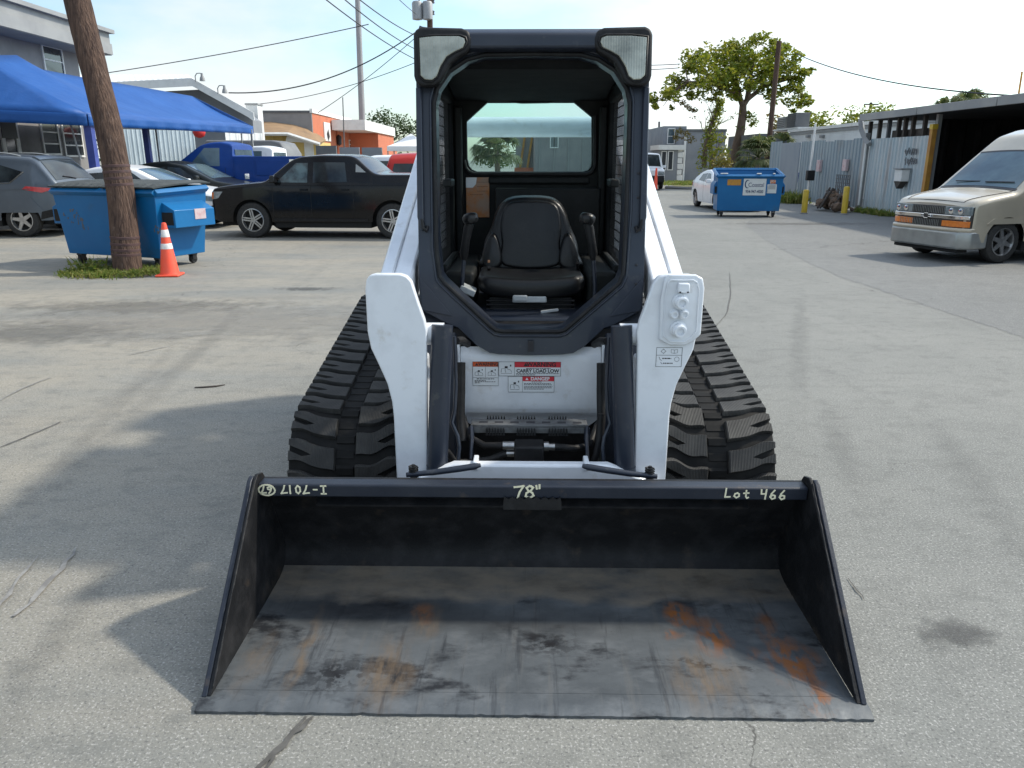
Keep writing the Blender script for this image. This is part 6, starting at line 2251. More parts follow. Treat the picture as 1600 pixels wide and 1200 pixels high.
c = sedan('white_coupe', 'white sedan partly hidden behind the left dumpster and wooden pole', M['whitepaint'])
c.put((-0.9, 0), (P(349, 330, 18.2).x, 18.2), R(88))
c = sedan('dark_sedan', 'dark charcoal sedan parked behind the white sedan', M['darkpaint'], L=4.8, W=1.86, H=1.52)
c.put((-0.9, 1.3), (P(330, 300, 20.9).x, 20.9), R(88))
c = sedan('white_sedan', 'white sedan parked behind the open right-hand dumpster', M['whitepaint'], H=1.46, scale=0.86)
c.put((-0.9, 3.6), (G(1092, 324.5).x, G(1092, 324.5).y + 0.7), R(3))

# ---- pickups and others behind
def pickup(name, label, pt, cab=(1.15, 3.2), H=1.98, L=5.9, scale=None, bed=1.42):
    a, b_ = cab
    c = Car(name, label, 'pickup truck', pt, 2.0, L,
            [(0, 1.0), (0.06, 1.12), (0.5, 1.20), (a, 1.26), (a + 0.08, 1.30), (a + 0.85, H - 0.10), (a + 1.1, H - 0.02), (b_ - 0.3, H), (b_ - 0.02, H - 0.06), (b_, H - 0.10), (b_ + 0.004, bed), (L - 0.05, bed), (L, bed - 0.05)],
            1.28, [(0, 0.5), (0.3, 0.42), (L, 0.5)], (0.95, L - 1.35), 0.39,
            [(0, 0.84), (0.08, 0.92), (0.4, 1.0), (L, 1.0)], tumble=0.17, roofz=H, jumps=(b_,), rr=0.07, scale=scale)
    c.wheels(6)
    c.over('windscreen', a + 0.12, a + 0.84, 0.80, 0.70, M['paleglass'])
    for sd_ in (1, -1):
        c.side('side_window', ((a + 0.55, 1.34), (b_ - 0.35, 1.34), (b_ - 0.35, H - 0.16), (a + 0.98, H - 0.16)), sd_, M['paleglass'])
        c.mirror(sd_, a + 0.5, 1.34, M['black'])
        c.side('door_seam', ((b_ - 0.2, 0.6), (b_ - 0.192, 0.6), (b_ - 0.192, 1.3), (b_ - 0.2, 1.3)), sd_, M['under'], off=0.002, nu=1)
    mb = MB(); mb.b2((-0.72, b_ + 0.006, 1.42), (0.72, b_ + 0.02, H - 0.2)); obj('rear_window', mb, M['paleglass'], c.root)
    return c


bp = pickup('blue_service_truck', 'blue single-cab pickup with a tall blue service body behind the cars', M['bluepaint'], cab=(1.2, 2.95), H=1.98, L=6.2, bed=1.46, scale=1.03)
for sd_ in (1, -1):
    mb = MB(); mb.b2((sd_ * 0.985, 3.0, 0.62), (sd_ * 1.06, 6.2, 1.60)); bd_ = obj('service_body', mb, M['bluepaint'], bp.root, bevel=0.015)
    for u0, u1, z0, z1 in ((3.05, 3.55, 0.75, 1.5), (3.62, 4.9, 1.10, 1.5), (4.95, 5.45, 0.75, 1.5)):
        mb = MB(); mb.b2((sd_ * 1.061, u0, z0), (sd_ * 1.072, u1, z1)); dr = obj('locker_door', mb, M['bluepaint'], bd_, bevel=0.006)
    for u, z in ((3.3, 1.0), (4.55, 1.38)):
        mb = MB(); mb.b2((sd_ * 1.073, u, z), (sd_ * 1.085, u + 0.12, z + 0.14)); obj('latch', mb, M['chrome'], bd_)
bp.put((1.0, 1.3), (P(268, 250, 22.6).x, 22.6), R(-90))
wp = pickup('white_pickup', 'white pickup cab showing above the blue service body', M['whitepaint'], cab=(1.15, 3.2), H=2.0)
wp.put((1.0, 1.95), (P(366, 240, 27.2).x, 27.2), R(-90))
# covered trailer
tr = thing('covered_trailer', 'dark grey tarp-covered trailer behind the white pickup', 'trailer', (P(370, 240, 32).x, 32, 0))
mb = MB()
x1 = P(449, 240, 32).x - tr.location.x
zt = P(400, 219, 32).z
mb.prism([(-1.4, 0.7), (-1.4, zt - 0.3), (-1.2, zt), (x1 - 0.6, zt), (x1 - 0.25, zt - 0.08), (x1, zt - 0.5), (x1 + 0.05, 0.7)], lambda a, b, d: (a, d, b), 0, 2.2)
obj('tarp', mb, pm('grey_tarp', (0.16, 0.165, 0.175), 0.7, vary=(2, (0.21, 0.215, 0.22), 0.4, 0.7), bump=(5, 0.4, 0.03)), tr, bevel=0.06, seg=3)
mb = MB(); mb.b2((-1.3, 0.1, 0.45), (x1, 2.1, 0.699)); obj('bed', mb, M['under'], tr)
for x in (-0.3, 0.5):
    mb = MB(); mb.lathe([(0.1, -0.1), (0.34, -0.1), (0.36, 0), (0.34, 0.1), (0.1, 0.1)], 16, Matrix.Translation((x, 0.0, 0.36)) @ Matrix.Rotation(PI / 2, 4, 'X')); obj('wheel', mb, M['tyre'], tr, smooth=40)


def boxy(name, label, pt, L=4.6, W=1.85, H=1.75, cat='SUV', scale=None):
    c = Car(name, label, cat, pt, W, L,
            [(0, 0.95), (0.06, 1.04), (0.9, 1.10), (1.0, 1.13), (1.55, H - 0.12), (1.8, H - 0.03), (3.0, H), (L - 0.35, H - 0.04), (L - 0.12, H - 0.2), (L - 0.03, 1.1), (L, 0.9)],
            1.08, [(0, 0.4), (L, 0.42)], (0.9, 3.5), 0.36,
            [(0, 0.85), (0.1, 0.94), (0.4, 1.0), (L - 0.3, 1.0), (L, 0.95)], tumble=0.18, roofz=H, rr=0.10, scale=scale)
    c.wheels(5)
    c.over('windscreen', 1.06, 1.52, 0.74, 0.66, M['paleglass'])
    mb = MB()
    f = lambda v, z: Vector((v, L - 0.075 + 0.035 * (1 - (v / 0.8) ** 2) - 0.12 * (z - 1.1), z))
    mb.grid(lambda a, b: f((2 * a - 1) * (0.74 - 0.10 * b), 1.12 + (H - 0.26 - 1.12) * b) + Vector((0, 0.03, 0)), 10, 4)
    mb.grid(lambda a, b: f((2 * a - 1) * (0.74 - 0.10 * b), 1.12 + (H - 0.26 - 1.12) * b) - Vector((0, 0.03, 0)), 10, 4)
    obj('rear_window', mb, M['darkglass'], c.root, smooth=40)
    for sd_ in (1, -1):
        c.side('side_window', ((1.35, 1.14), (2.4, 1.14), (2.4, H - 0.18), (1.75, H - 0.18)), sd_, M['darkglass'])
        c.side('side_window', ((2.5, 1.14), (L - 0.5, 1.14), (L - 0.6, H - 0.18), (2.5, H - 0.18)), sd_, M['darkglass'])
        c.mirror(sd_, 1.35, 1.14, pt)
        c.side('tail_light', ((L - 0.14, 0.95), (L - 0.03, 0.95), (L - 0.08, 1.45), (L - 0.16, 1.45)), sd_, M['redlens'], off=0.012, nu=2, nv=6)
    return c


rs = boxy('red_suv', 'red SUV seen from behind between the black pickup and the loader arm', M['redpaint'], H=1.72)
rs.put((0, 4.6), (P(655, 260, 20.2).x, 20.2), R(180))
ws = boxy('white_suv', 'white SUV roof showing just behind the red SUV', M['whitepaint'], H=1.70)
ws.put((0.9, 2.2), (P(598, 245, 26.0).x, 26.0), R(-90))
# far white van
fv = boxy('white_van', 'white van facing the camera far down the yard beside the cab', M['whitepaint'], L=4.8, W=1.8, H=1.92, cat='van')
fv.over('windscreen_tint', 1.05, 1.60, 0.76, 0.68, M['darkglass'], off=0.012)
fv.bits('bumper', [((0, -0.02, 0.55), (1.66, 0.12, 0.36))], M['black'], bevel=0.04)
for sd_ in (1, -1):
    fv.bits('headlight', [((sd_ * 0.66, 0.0, 0.86), (0.34, 0.08, 0.2))], M['headlamp'], bevel=0.03)
fv.put((0, 0), (P(1013, 290, 43.2).x, 43.2), R(-3))

# ================================================================== YARD OBJECTS
M['dumpblue'] = pm('dumpster_blue', (0.001, 0.118, 0.31), 0.5, spec=0.35, vary=(1.6, (0.004, 0.140, 0.35), 0.4, 0.7), coat=0.2, dirt=((0.03, 0.10, 0.17), 2.4, 0.58, 0.8), bump=(4, 0.25, 0.02))
M['lid'] = pm('grey_lid_plastic', (0.035, 0.042, 0.044), 0.6, spec=0.3, vary=(5, (0.06, 0.068, 0.07), 0.4, 0.7))
M['caster'] = pm('caster_steel', (0.06, 0.06, 0.065), 0.5, metal=0.3, vary=(14, (0.1, 0.08, 0.06), 0.45, 0.7))


def dumpster(name, label, wb, wt, db, dt, zb, zf, zr, ext=0.25):
    """front-load bin; x along the long face, y to the rear, front face at y=0"""
    t = thing(name, label, 'dumpster')
    th = 0.03
    o = [(-wb / 2, 0.06, zb), (wb / 2, 0.06, zb), (wb / 2, db, zb), (-wb / 2, db, zb), (-wt / 2, 0, zf), (wt / 2, 0, zf), (wt / 2, dt, zr), (-wt / 2, dt, zr)]
    i_ = [(x * (1 - 2 * th / wt), th + y * (1 - 2 * th / dt), z + (th if z == zb else 0.0)) for x, y, z in o]
    mb = MB()
    mb.add(o + i_, [(3, 2, 1, 0), (0, 1, 5, 4), (1, 2, 6, 5), (2, 3, 7, 6), (3, 0, 4, 7), (8, 9, 10, 11), (9, 8, 12, 13), (10, 9, 13, 14), (11, 10, 14, 15), (8, 11, 15, 12), (4, 5, 13, 12), (5, 6, 14, 13), (6, 7, 15, 14), (7, 4, 12, 15)])
    obj('bin_body', mb, M['dumpblue'], t, bevel=0.008)
    for a, b in ((4, 5), (5, 6), (6, 7), (7, 4)):
        mb = MB()
        p, q = Vector(o[a]), Vector(o[b])
        mb.tube([p + Vector((0, 0, -0.045)), q + Vector((0, 0, -0.045))], 0.055, 4)
        obj('rim_rail', mb, M['dumpblue'], t, bevel=0.006)
    for s in (1, -1):
        # lifting sleeve on each end
        mb = MB()
        xc = s * (wt + wb) / 4
        x0, x1 = xc + s * 0.03, xc + s * ext
        z0 = zb + (zf - zb) * 0.45
        mb.prism([(x0, z0 + 0.36), (x1, z0 + 0.25), (x1, z0), (x0 - s * 0.05, z0), (x0 - s * 0.05, z0 + 0.36)], lambda a, b, d: (a, d, b), dt * 0.12, dt * 0.9)
        sl = obj('lift_sleeve', mb, M['dumpblue'], t, bevel=0.008)
        mb = MB()
        mb.b2((x0 - s * 0.02, dt * 0.12 - 0.004, z0 + 0.04), (x1 - s * 0.03, dt * 0.12 + 0.02, z0 + 0.22))
        obj('sleeve_mouth', mb, M['under'], sl)
        for y in (0.16, db - 0.12):
            mb = MB()
            mb.b2((s * (wb / 2 - 0.14) - 0.05, y - 0.05, zb - 0.03), (s * (wb / 2 - 0.14) + 0.05, y + 0.05, zb + 0.0))
            mb.b2((s * (wb / 2 - 0.14) - 0.045, y - 0.04, 0.06), (s * (wb / 2 - 0.14) - 0.035, y + 0.04, zb - 0.03))
            mb.b2((s * (wb / 2 - 0.14) + 0.035, y - 0.04, 0.06), (s * (wb / 2 - 0.14) + 0.045, y + 0.04, zb - 0.03))
            cs = obj('caster', mb, M['caster'], t)
            mb = MB()
            mb.lathe([(0.02, -0.03), (0.06, -0.03), (0.066, -0.015), (0.066, 0.015), (0.06, 0.03), (0.02, 0.03)], 16, Matrix.Translation((s * (wb / 2 - 0.14), y, 0.066)) @ Matrix.Rotation(PI / 2, 4, 'Y'))
            obj('caster_wheel', mb, M['tyre'], cs, smooth=40)
    return t


d1 = dumpster('blue_dumpster', 'blue wheeled dumpster with black ribbed lids standing behind the leaning wooden pole', 1.86, 2.06, 0.95, 1.02, 0.16, 1.14, 1.18)
for s in (-1, 1):
    mb = MB()

    def fn(u, v, s=s):
        x = s * (0.02 + 1.03 * u)
        y = -0.04 + 1.13 * v
        return (x, y, 1.175 + 0.05 * v + 0.02 * math.sin(PI * v) + (0.030 if int(u * 28) % 4 in (1, 2) and 0.05 < v < 0.95 else 0.0))
    mb.grid(fn, 28, 10)
    ld = obj('lid', mb, M['lid'], d1)
    so = ld.modifiers.new('s', 'SOLIDIFY'); so.thickness = 0.02
mb = MB(); mb.box((0.98 + 0.255, 0.62, 0.78), (0.006, 0.22, 0.15)); obj('notice_label', mb, M['signpink'], d1)
rr_ = random.Random(2)
mb = MB()
for x0, z0, k in ((-0.66, 0.72, 9), (-0.60, 0.60, 6), (0.93, 0.60, 7), (-0.45, 0.58, 4), (0.35, 0.56, 5), (-0.8, 0.74, 4)):
    for i in range(k):
        x, z = x0 + rr_.uniform(-0.09, 0.09), z0 + rr_.uniform(-0.1, 0.1)
        y = 0.06 * (1.14 - z) / 0.98 - 0.002
        wv, hv = rr_.uniform(0.008, 0.03), rr_.uniform(0.015, 0.06)
        mb.b2((x, y - 0.0015, z), (x + wv, y + 0.0005, z + hv))
kind(obj('scuff_mark', mb, M['darkgrey'], d1), 'stuff')
pa, pb = G(284, 423), G(120, 412)
a_ = math.atan2(pa.y - pb.y, pa.x - pb.x)
d1.rotation_euler = (0, 0, a_)
_lw = Vector((1.86 / 2 - 0.14, 0.16, 0))
d1.location = pa - Matrix.Rotation(a_, 3, 'Z') @ _lw + Vector((-0.42, 0.24, 0.004))

d2 = dumpster('open_dumpster', 'open blue dumpster carrying a white hauler sign near the corrugated fence', 1.70, 1.78, 1.02, 1.15, 0.17, 1.16, 1.32, ext=0.10)
M['signwhite'] = pm('hauler_sign', (0.66, 0.68, 0.66), 0.5, vary=(5, (0.58, 0.60, 0.58), 0.45, 0.7), dirt=((0.45, 0.47, 0.45), 4, 0.62, 0.8))
M['signnavy'] = pm('navy_print', (0.03, 0.05, 0.12), 0.5)
tilt = math.atan2(0.06, 0.99)
fy_ = lambda z: 0.06 * (1.16 - z) / 0.99 - 0.004


def board(name, x0, x1, z0, z1, mat, par):
    mb = MB()
    mb.add([(x0, fy_(z0), z0), (x1, fy_(z0), z0), (x1, fy_(z1), z1), (x0, fy_(z1), z1), (x0, fy_(z0) - 0.006, z0), (x1, fy_(z0) - 0.006, z0), (x1, fy_(z1) - 0.006, z1), (x0, fy_(z1) - 0.006, z1)], [(0, 1, 2, 3), (4, 5, 6, 7), (0, 1, 5, 4), (1, 2, 6, 5), (2, 3, 7, 6), (3, 0, 4, 7)])
    return obj(name, mb, mat, par)


s0 = board('hauler_sign', -0.18, 0.43, 0.60, 1.05, M['signwhite'], d2)
trot = (PI / 2 + tilt, 0, 0)
text('Coastal', 0.165, M['signnavy'], s0, (0.165, fy_(0.88) - 0.009, 0.88), trot, sx=0.86)
text('954-947-4000', 0.115, M['signnavy'], s0, (0.13, fy_(0.70) - 0.009, 0.70), trot, sx=0.74, bold=0.002)
mb = MB()
cpts = [(-0.075 + 0.072 * math.cos(R(a)), 0.905 + 0.115 * math.sin(R(a))) for a in range(60, 301, 20)]
ipts = [(-0.055 + 0.062 * math.cos(R(a)), 0.905 + 0.095 * math.sin(R(a))) for a in range(300, 59, -20)]
mb.prism(cpts + ipts, lambda a, b, d: (a, fy_(b) - 0.0065 - d, b), 0, 0.002)
obj('crescent_logo', mb, M['signnavy'], s0)
s1 = board('notice_sign', 0.47, 0.72, 0.66, 0.90, M['signwhite'], d2)
mb = MB()
for k in range(4):
    z = 0.87 - k * 0.03
    mb.b2((0.50, fy_(z) - 0.010, z - 0.006), (0.69, fy_(z) - 0.0065, z + 0.004))
mb.b2((0.48, fy_(0.78) - 0.010, 0.68), (0.487, fy_(0.78) - 0.0, 0.88))
obj('print_lines', mb, M['greymetal'], s1)
board('orange_notice', -0.62, -0.25, 0.87, 1.03, pm('orange_notice', (0.52, 0.24, 0.03), 0.5, vary=(14, (0.35, 0.20, 0.06), 0.5, 0.65)), d2)
board('hazard_notice', 0.53, 0.68, 0.92, 1.02, pm('hazard_notice', (0.58, 0.50, 0.42), 0.5, vary=(16, (0.55, 0.14, 0.03), 0.45, 0.55)), d2)
mb = MB()
for x, y, wv in ((-0.72, 0.03, 0.20), (0.22, 0.01, 0.12), (0.62, 0.01, 0.06)):
    mb.box((x, y, 1.185), (wv, 0.09, 0.03))
obj('hinge_bracket', mb, M['trim'], d2, bevel=0.01)
pa = G(1207, 339.5)
a_ = R(-8)
d2.rotation_euler = (0, 0, a_)
d2.location = pa - Matrix.Rotation(a_, 3, 'Z') @ Vector((1.70 / 2 - 0.14, 0.16, 0)) + Vector((0, 0, 0.004))
q = G(1231, 306)
wb_ = thing('blue_bin', 'dark blue wheeled bin standing right behind the open dumpster', 'bin', (q.x, q.y, 0.0))
mb = MB(); mb.box((0, 0, 0.5), (0.5, 0.55, 0.9), taper=(1.2, 1.2)); obj('bin_body', mb, M['bluepost'], wb_, bevel=0.03)
mb = MB(); mb.box((0, 0, 0.985), (0.66, 0.72, 0.06)); obj('lid', mb, M['bluepost'], wb_, bevel=0.02)
mb = MB(); mb.cyl((-0.3, 0.2, 0.12), (0.3, 0.2, 0.12), 0.12, 12); obj('wheel_pair', mb, M['tyre'], wb_)

# traffic cone
q = G(266, 431)
cn = thing('traffic_cone', 'orange traffic cone with two white bands beside the left dumpster', 'traffic cone', (q.x, q.y, 0))
M['coneorange'] = pm('cone_plastic', (0.86, 0.085, 0.035), 0.5, vary=(6, (0.80, 0.11, 0.06), 0.4, 0.7), dirt=((0.45, 0.12, 0.06), 7, 0.62, 0.8))
M['coneband'] = pm('reflective_band', (0.72, 0.70, 0.68), 0.4, vary=(12, (0.58, 0.55, 0.53), 0.45, 0.7))
mb = MB(); mb.box((0, 0, 0.018), (0.31, 0.31, 0.03)); obj('base', mb, M['coneorange'], cn, bevel=0.012, rot=(0, 0, 0.1))
mb = MB(); mb.lathe([(0.130, 0.032), (0.122, 0.06), (0.034, 0.70), (0.028, 0.725), (0.016, 0.73)], 28); obj('cone_body', mb, M['coneorange'], cn, smooth=40)
rz_ = lambda z: 0.122 - (z - 0.06) / 0.64 * 0.088
for z0, z1 in ((0.375, 0.450), (0.535, 0.635)):
    mb = MB(); mb.lathe([(rz_(z0) + 0.0005, z0), (rz_(z0) + 0.0025, z0 + 0.002), (rz_(z1) + 0.0025, z1 - 0.002), (rz_(z1) + 0.0005, z1)], 28); obj('white_band', mb, M['coneband'], cn, smooth=40)
# tall thin delineator near the far van
q = G(1024, 297.5)
dl = thing('delineator_post', 'slim faded orange delineator post in front of the far white van', 'delineator post', (q.x, q.y, 0))
mb = MB(); mb.lathe([(0.13, 0.05), (0.11, 0.08), (0.06, 0.9), (0.05, 1.12), (0.02, 1.15)], 16); obj('tube', mb, M['coneorange'], dl, smooth=40)
mb = MB(); mb.lathe([(0.25, 0), (0.25, 0.04), (0.14, 0.07)], 16); obj('base', mb, M['black'], dl, smooth=40)
# bollards
for (px, py, tp), lab in zip(((1256, 334, 296), (1318.5, 335, 291)), ('yellow bollard beside the rubble heap and black mailbox', 'yellow bollard standing alone before the corrugated fence')):
    q = G(px, py)
    h = P(px, tp, q.y).z
    b_ = thing('bollard', lab, 'bollard', (q.x, q.y, 0), group='yellow bollards in front of the fence')
    mb = MB(); mb.lathe([(0.085, 0), (0.085, h - 0.04), (0.065, h - 0.012), (0.02, h)], 16); obj('post', mb, M['yellowpaint'], b_, smooth=40)
    mb = MB(); mb.lathe([(0.11, 0.0), (0.11, 0.02), (0.09, 0.035)], 16); obj('collar', mb, M['greystucco'], b_, smooth=40)
# mailbox and pipe by the fence
q = PX(1260, 320, 10.4); q.z = 0
mbx = thing('black_mailbox', 'black box fixed to a thin white pole beside the rubble heap', 'mailbox', (q.x, q.y, 0))
zt = P(1263, 206, q.y).z
mb = MB(); mb.cyl((0, 0, 0), (0.02, 0, 2.75), 0.035, 10); obj('pole', mb, M['trim'], mbx, smooth=40)
zc = P(1260, 274, q.y).z
mb = MB(); mb.box((-0.02, -0.12, zc), (0.26, 0.20, 0.34)); obj('box', mb, M['black'], mbx, bevel=0.02)
# rubble heap and crate
q = G(1282, 331)
q = Vector((10.15, 24.9, 0))
rb = thing('rubble_heap', 'heap of brown rubble and dead wood against the corrugated fence', 'rubble heap', (q.x, q.y, 0))
rr_ = random.Random(21)
M['rubble'] = pm('rubble_earth', (0.15, 0.10, 0.07), 0.9, vary=(4, (0.09, 0.065, 0.05), 0.4, 0.7), bump=(14, 0.6, 0.03))
for i in range(46):
    a, r = rr_.uniform(0, 2 * PI), rr_.uniform(0, 0.75) ** 0.8
    x, y = 0.62 * r * math.cos(a), 1.25 * r * math.sin(a)
    sz = rr_.uniform(0.10, 0.30)
    z = max(0.04, 0.55 * (1 - r) - 0.05) + sz * 0.2
    bm = bmesh.new()
    bmesh.ops.create_icosphere(bm, subdivisions=1, radius=sz * 0.6)
    for v in bm.verts:
        v.co *= rr_.uniform(0.7, 1.2)
        v.co.z *= 0.7
    me = bpy.data.meshes.new('rubble_piece'); bm.to_mesh(me); bm.free(); me.materials.append(M['rubble'])
    link('rubble_piece', me, rb, (x, y, z), (rr_.random() * 3, rr_.random() * 3, 0))
for i in range(9):
    mb = MB(); a = rr_.uniform(0, 2 * PI)
    mb.cyl((0.5 * math.cos(a), 0.9 * math.sin(a), 0.1), (rr_.uniform(-.3, .3), rr_.uniform(-.5, .5), rr_.uniform(0.5, 0.75)), 0.035, 6); obj('dead_branch', mb, M['darkwood'], rb)
q = PX(1270, 300, 10.55)
cr_ = thing('wire_crate', 'dark wire crate leaning on the rubble heap by the fence', 'crate', (10.55, 25.3, 0.48))
for i in range(8):
    mb = MB(); mb.b2((-0.02, -0.5 + i * 0.143 - 0.012, 0), (0.0, -0.5 + i * 0.143 + 0.012, 0.62)); obj('upright_bar', mb, M['darkgrey'], cr_)
for i in range(6):
    mb = MB(); mb.b2((-0.032, -0.52, 0.0 + i * 0.12), (-0.021, 0.52, 0.025 + i * 0.12)); obj('cross_bar', mb, M['darkgrey'], cr_)

# leaning wooden utility pole with weed patch
M['polewood'] = pm('pole_wood', (0.125, 0.080, 0.060), 0.9, spec=0.2, vary=(5, (0.055, 0.036, 0.030), 0.38, 0.62), bump=(9, 1.0, 0.03), stretch=(5.5, 5.5, 0.30), dirt=((0.19, 0.14, 0.115), 8, 0.58, 0.78))
M['poleband'] = pm('corroded_band', (0.085, 0.045, 0.042), 0.7, vary=(11, (0.05, 0.03, 0.03), 0.4, 0.7), bump=(20, 0.4))
b0 = G(200, 426)
# axis of the pole from pixels along it at the same distance
def pole_at(py):
    tab = [(-60, 112), (0, 120.5), (100, 145), (200, 170), (300, 188.5), (426, 200)]
    return lerp_tab(tab, py)
wp_ = thing('wooden_pole', 'leaning brown wooden utility pole with corroded bands beside the left dumpster', 'utility pole', (b0.x, b0.y, 0))
pts, rad = [], []
for py in (432, 420, 380, 340, 300, 250, 200, 150, 100, 50, 0, -60, -200, -420):
    x = pole_at(py) if py > -60 else 112 - (-60 - py) * 0.24
    pnt = P(x, py, b0.y + (426 - py) * 0.0015)
    pts.append(pnt - Vector((b0.x, b0.y, 0)))
    rad.append(lerp_tab([(-500, 0.135), (0, 0.172), (200, 0.178), (300, 0.182), (424, 0.196)], py))
# densify with slight irregularity
dp, dr_ = [], []
rr_ = random.Random(4)
for i in range(len(pts) - 1):
    for k in range(4):
        t = k / 4
        dp.append(pts[i].lerp(pts[i + 1], t)); dr_.append((rad[i] * (1 - t) + rad[i + 1] * t) * rr_.uniform(0.985, 1.015))
dp.append(pts[-1]); dr_.append(rad[-1])
mb = MB(); mb.tube(dp, dr_, 26); obj('pole_shaft', mb, M['polewood'], wp_, smooth=60)
for py in (262, 271, 281, 291, 373, 383, 392, 399):
    x = pole_at(py)
    c0 = P(x, py, b0.y + (426 - py) * 0.0015) - Vector((b0.x, b0.y, 0))
    c1 = P(pole_at(py - 4), py - 4, b0.y + (426 - py) * 0.0015) - Vector((b0.x, b0.y, 0))
    r_ = lerp_tab([(-500, 0.135), (0, 0.172), (200, 0.178), (300, 0.182), (424, 0.196)], py) + 0.006
    ax = (c1 - c0).normalized()
    mb = MB(); mb.tube([c0, c0 + ax * 0.006, c0 + ax * 0.036, c0 + ax * 0.042], [r_ - 0.012, r_, r_, r_ - 0.012], 26); obj('metal_band', mb, M['poleband'], wp_, smooth=40)

# ================================================================== VEGETATION, POLES, WIRES
M['leaf'] = leafmat('broad_leaf', (0.10, 0.145, 0.010), (0.185, 0.225, 0.015), (0.33, 0.31, 0.035))
M['leafdry'] = leafmat('dry_leaf', (0.14, 0.10, 0.03), (0.20, 0.15, 0.05), (0.12, 0.13, 0.04))
M['leafdark'] = leafmat('dark_leaf', (0.025, 0.05, 0.014), (0.04, 0.075, 0.02), (0.07, 0.10, 0.03))
M['palmleaf'] = leafmat('palm_leaf', (0.05, 0.085, 0.025), (0.09, 0.12, 0.035), (0.16, 0.16, 0.06))
M['grass'] = leafmat('weed_leaf', (0.12, 0.19, 0.03), (0.19, 0.24, 0.045), (0.32, 0.29, 0.09))
M['bark'] = pm('tree_bark', (0.15, 0.105, 0.075), 0.9, vary=(6, (0.09, 0.065, 0.05), 0.4, 0.7), bump=(12, 0.8, 0.03), stretch=(3, 3, 0.6))
M['greybark'] = pm('grey_bark', (0.20, 0.165, 0.13), 0.9, vary=(6, (0.13, 0.10, 0.08), 0.4, 0.7))


def leaves(mb, c, rad, n, size, rnd, flat=0.7, droop=0.0):
    for _ in range(n):
        d = Vector((rnd.gauss(0, 1), rnd.gauss(0, 1), rnd.gauss(0, 1)))
        d = d.normalized() * rad * rnd.random() ** 0.45
        d.z *= flat
        p = Vector(c) + d
        p.z -= droop * (d.x * d.x + d.y * d.y)
        s = size * rnd.uniform(0.6, 1.35)
        a = Vector((rnd.gauss(0, 1), rnd.gauss(0, 1), rnd.gauss(0, 0.6))).normalized()
        b = a.cross(Vector((rnd.gauss(0, 1), rnd.gauss(0, 1), rnd.gauss(0, 1)))).normalized()
        i = len(mb.v)
        mb.v += [tuple(p - a * s), tuple(p + b * s * 0.42), tuple(p + a * s), tuple(p - b * s * 0.42)]
        mb.f.append((i, i + 1, i + 2, i + 3))


def branch(mb, p, d, L, r, depth, rnd, tips, spread=0.6, up=0.1, kids=3):
    pts, rad = [p.copy()], [r]
    q = p.copy()
    dd = d.copy()
    n = 5
    for i in range(n):
        dd = (dd + Vector((rnd.gauss(0, 0.16), rnd.gauss(0, 0.16), rnd.gauss(0, 0.10) + up * 0.2))).normalized()
        q = q + dd * (L / n)
        pts.append(q.copy())
        rad.append(r * (1 - 0.55 * (i + 1) / n))
    mb.tube(pts, rad, 7 if r > 0.05 else 5, cap=False)
    if depth == 0:
        tips.append((q, dd))
        return
    for k in range(kids):
        nd = (dd + Vector((rnd.gauss(0, spread), rnd.gauss(0, spread), rnd.gauss(0, spread * 0.6) + up))).normalized()
        st = pts[rnd.randint(3, n)]
        branch(mb, st, nd, L * rnd.uniform(0.55, 0.8), rad[-1] * rnd.uniform(0.7, 0.95), depth - 1, rnd, tips, spread, up, kids)


# ---- the big spreading tree
YT = 46.0
base = P(1148, 262, YT); base.z = 0
tb = thing('spreading_tree', 'tall spreading green tree with a forked trunk behind the open dumpster', 'tree', (base.x, base.y, 0))
rnd = random.Random(12)
wood, cr_mb = MB(), MB()
o = Vector((base.x, base.y, 0))
def tp_(px, py, dy=0.0):
    return P(px, py, YT + dy) - o
trunk_lines = [
    [(1146, 262, 0), (1150, 235, 0), (1157, 205, 0), (1160, 182, 0), (1161, 165, 0)],
    [(1161, 165, 0), (1168, 155, 0.2), (1180, 146, 0.4), (1190, 135, 0.5), (1192, 118, 0.6), (1205, 100, 0.8)],
    [(1161, 166, 0), (1155, 150, -0.3), (1142, 143, -0.6), (1128, 137, -0.9), (1105, 128, -1.2), (1075, 128, -1.4)],
    [(1155, 150, -0.3), (1150, 130, -0.2), (1146, 108, 0), (1140, 88, 0.2)],
    [(1190, 135, 0.5), (1212, 128, 0.3), (1235, 122, 0), (1250, 125, 0)],
    [(1168, 155, 0.2), (1172, 125, -0.9), (1178, 95, -1.2)],
    [(1128, 137, -0.9), (1100, 112, 0.5), (1085, 100, 1.0)],
]
for li, ln in enumerate(trunk_lines):
    pts = [tp_(*q) for q in ln]
    r0 = 0.30 if li == 0 else 0.17
    r1 = 0.20 if li == 0 else 0.05
    n = len(pts)
    wood.tube(pts, [r0 + (r1 - r0) * i / (n - 1) for i in range(n)], 9, cap=False)
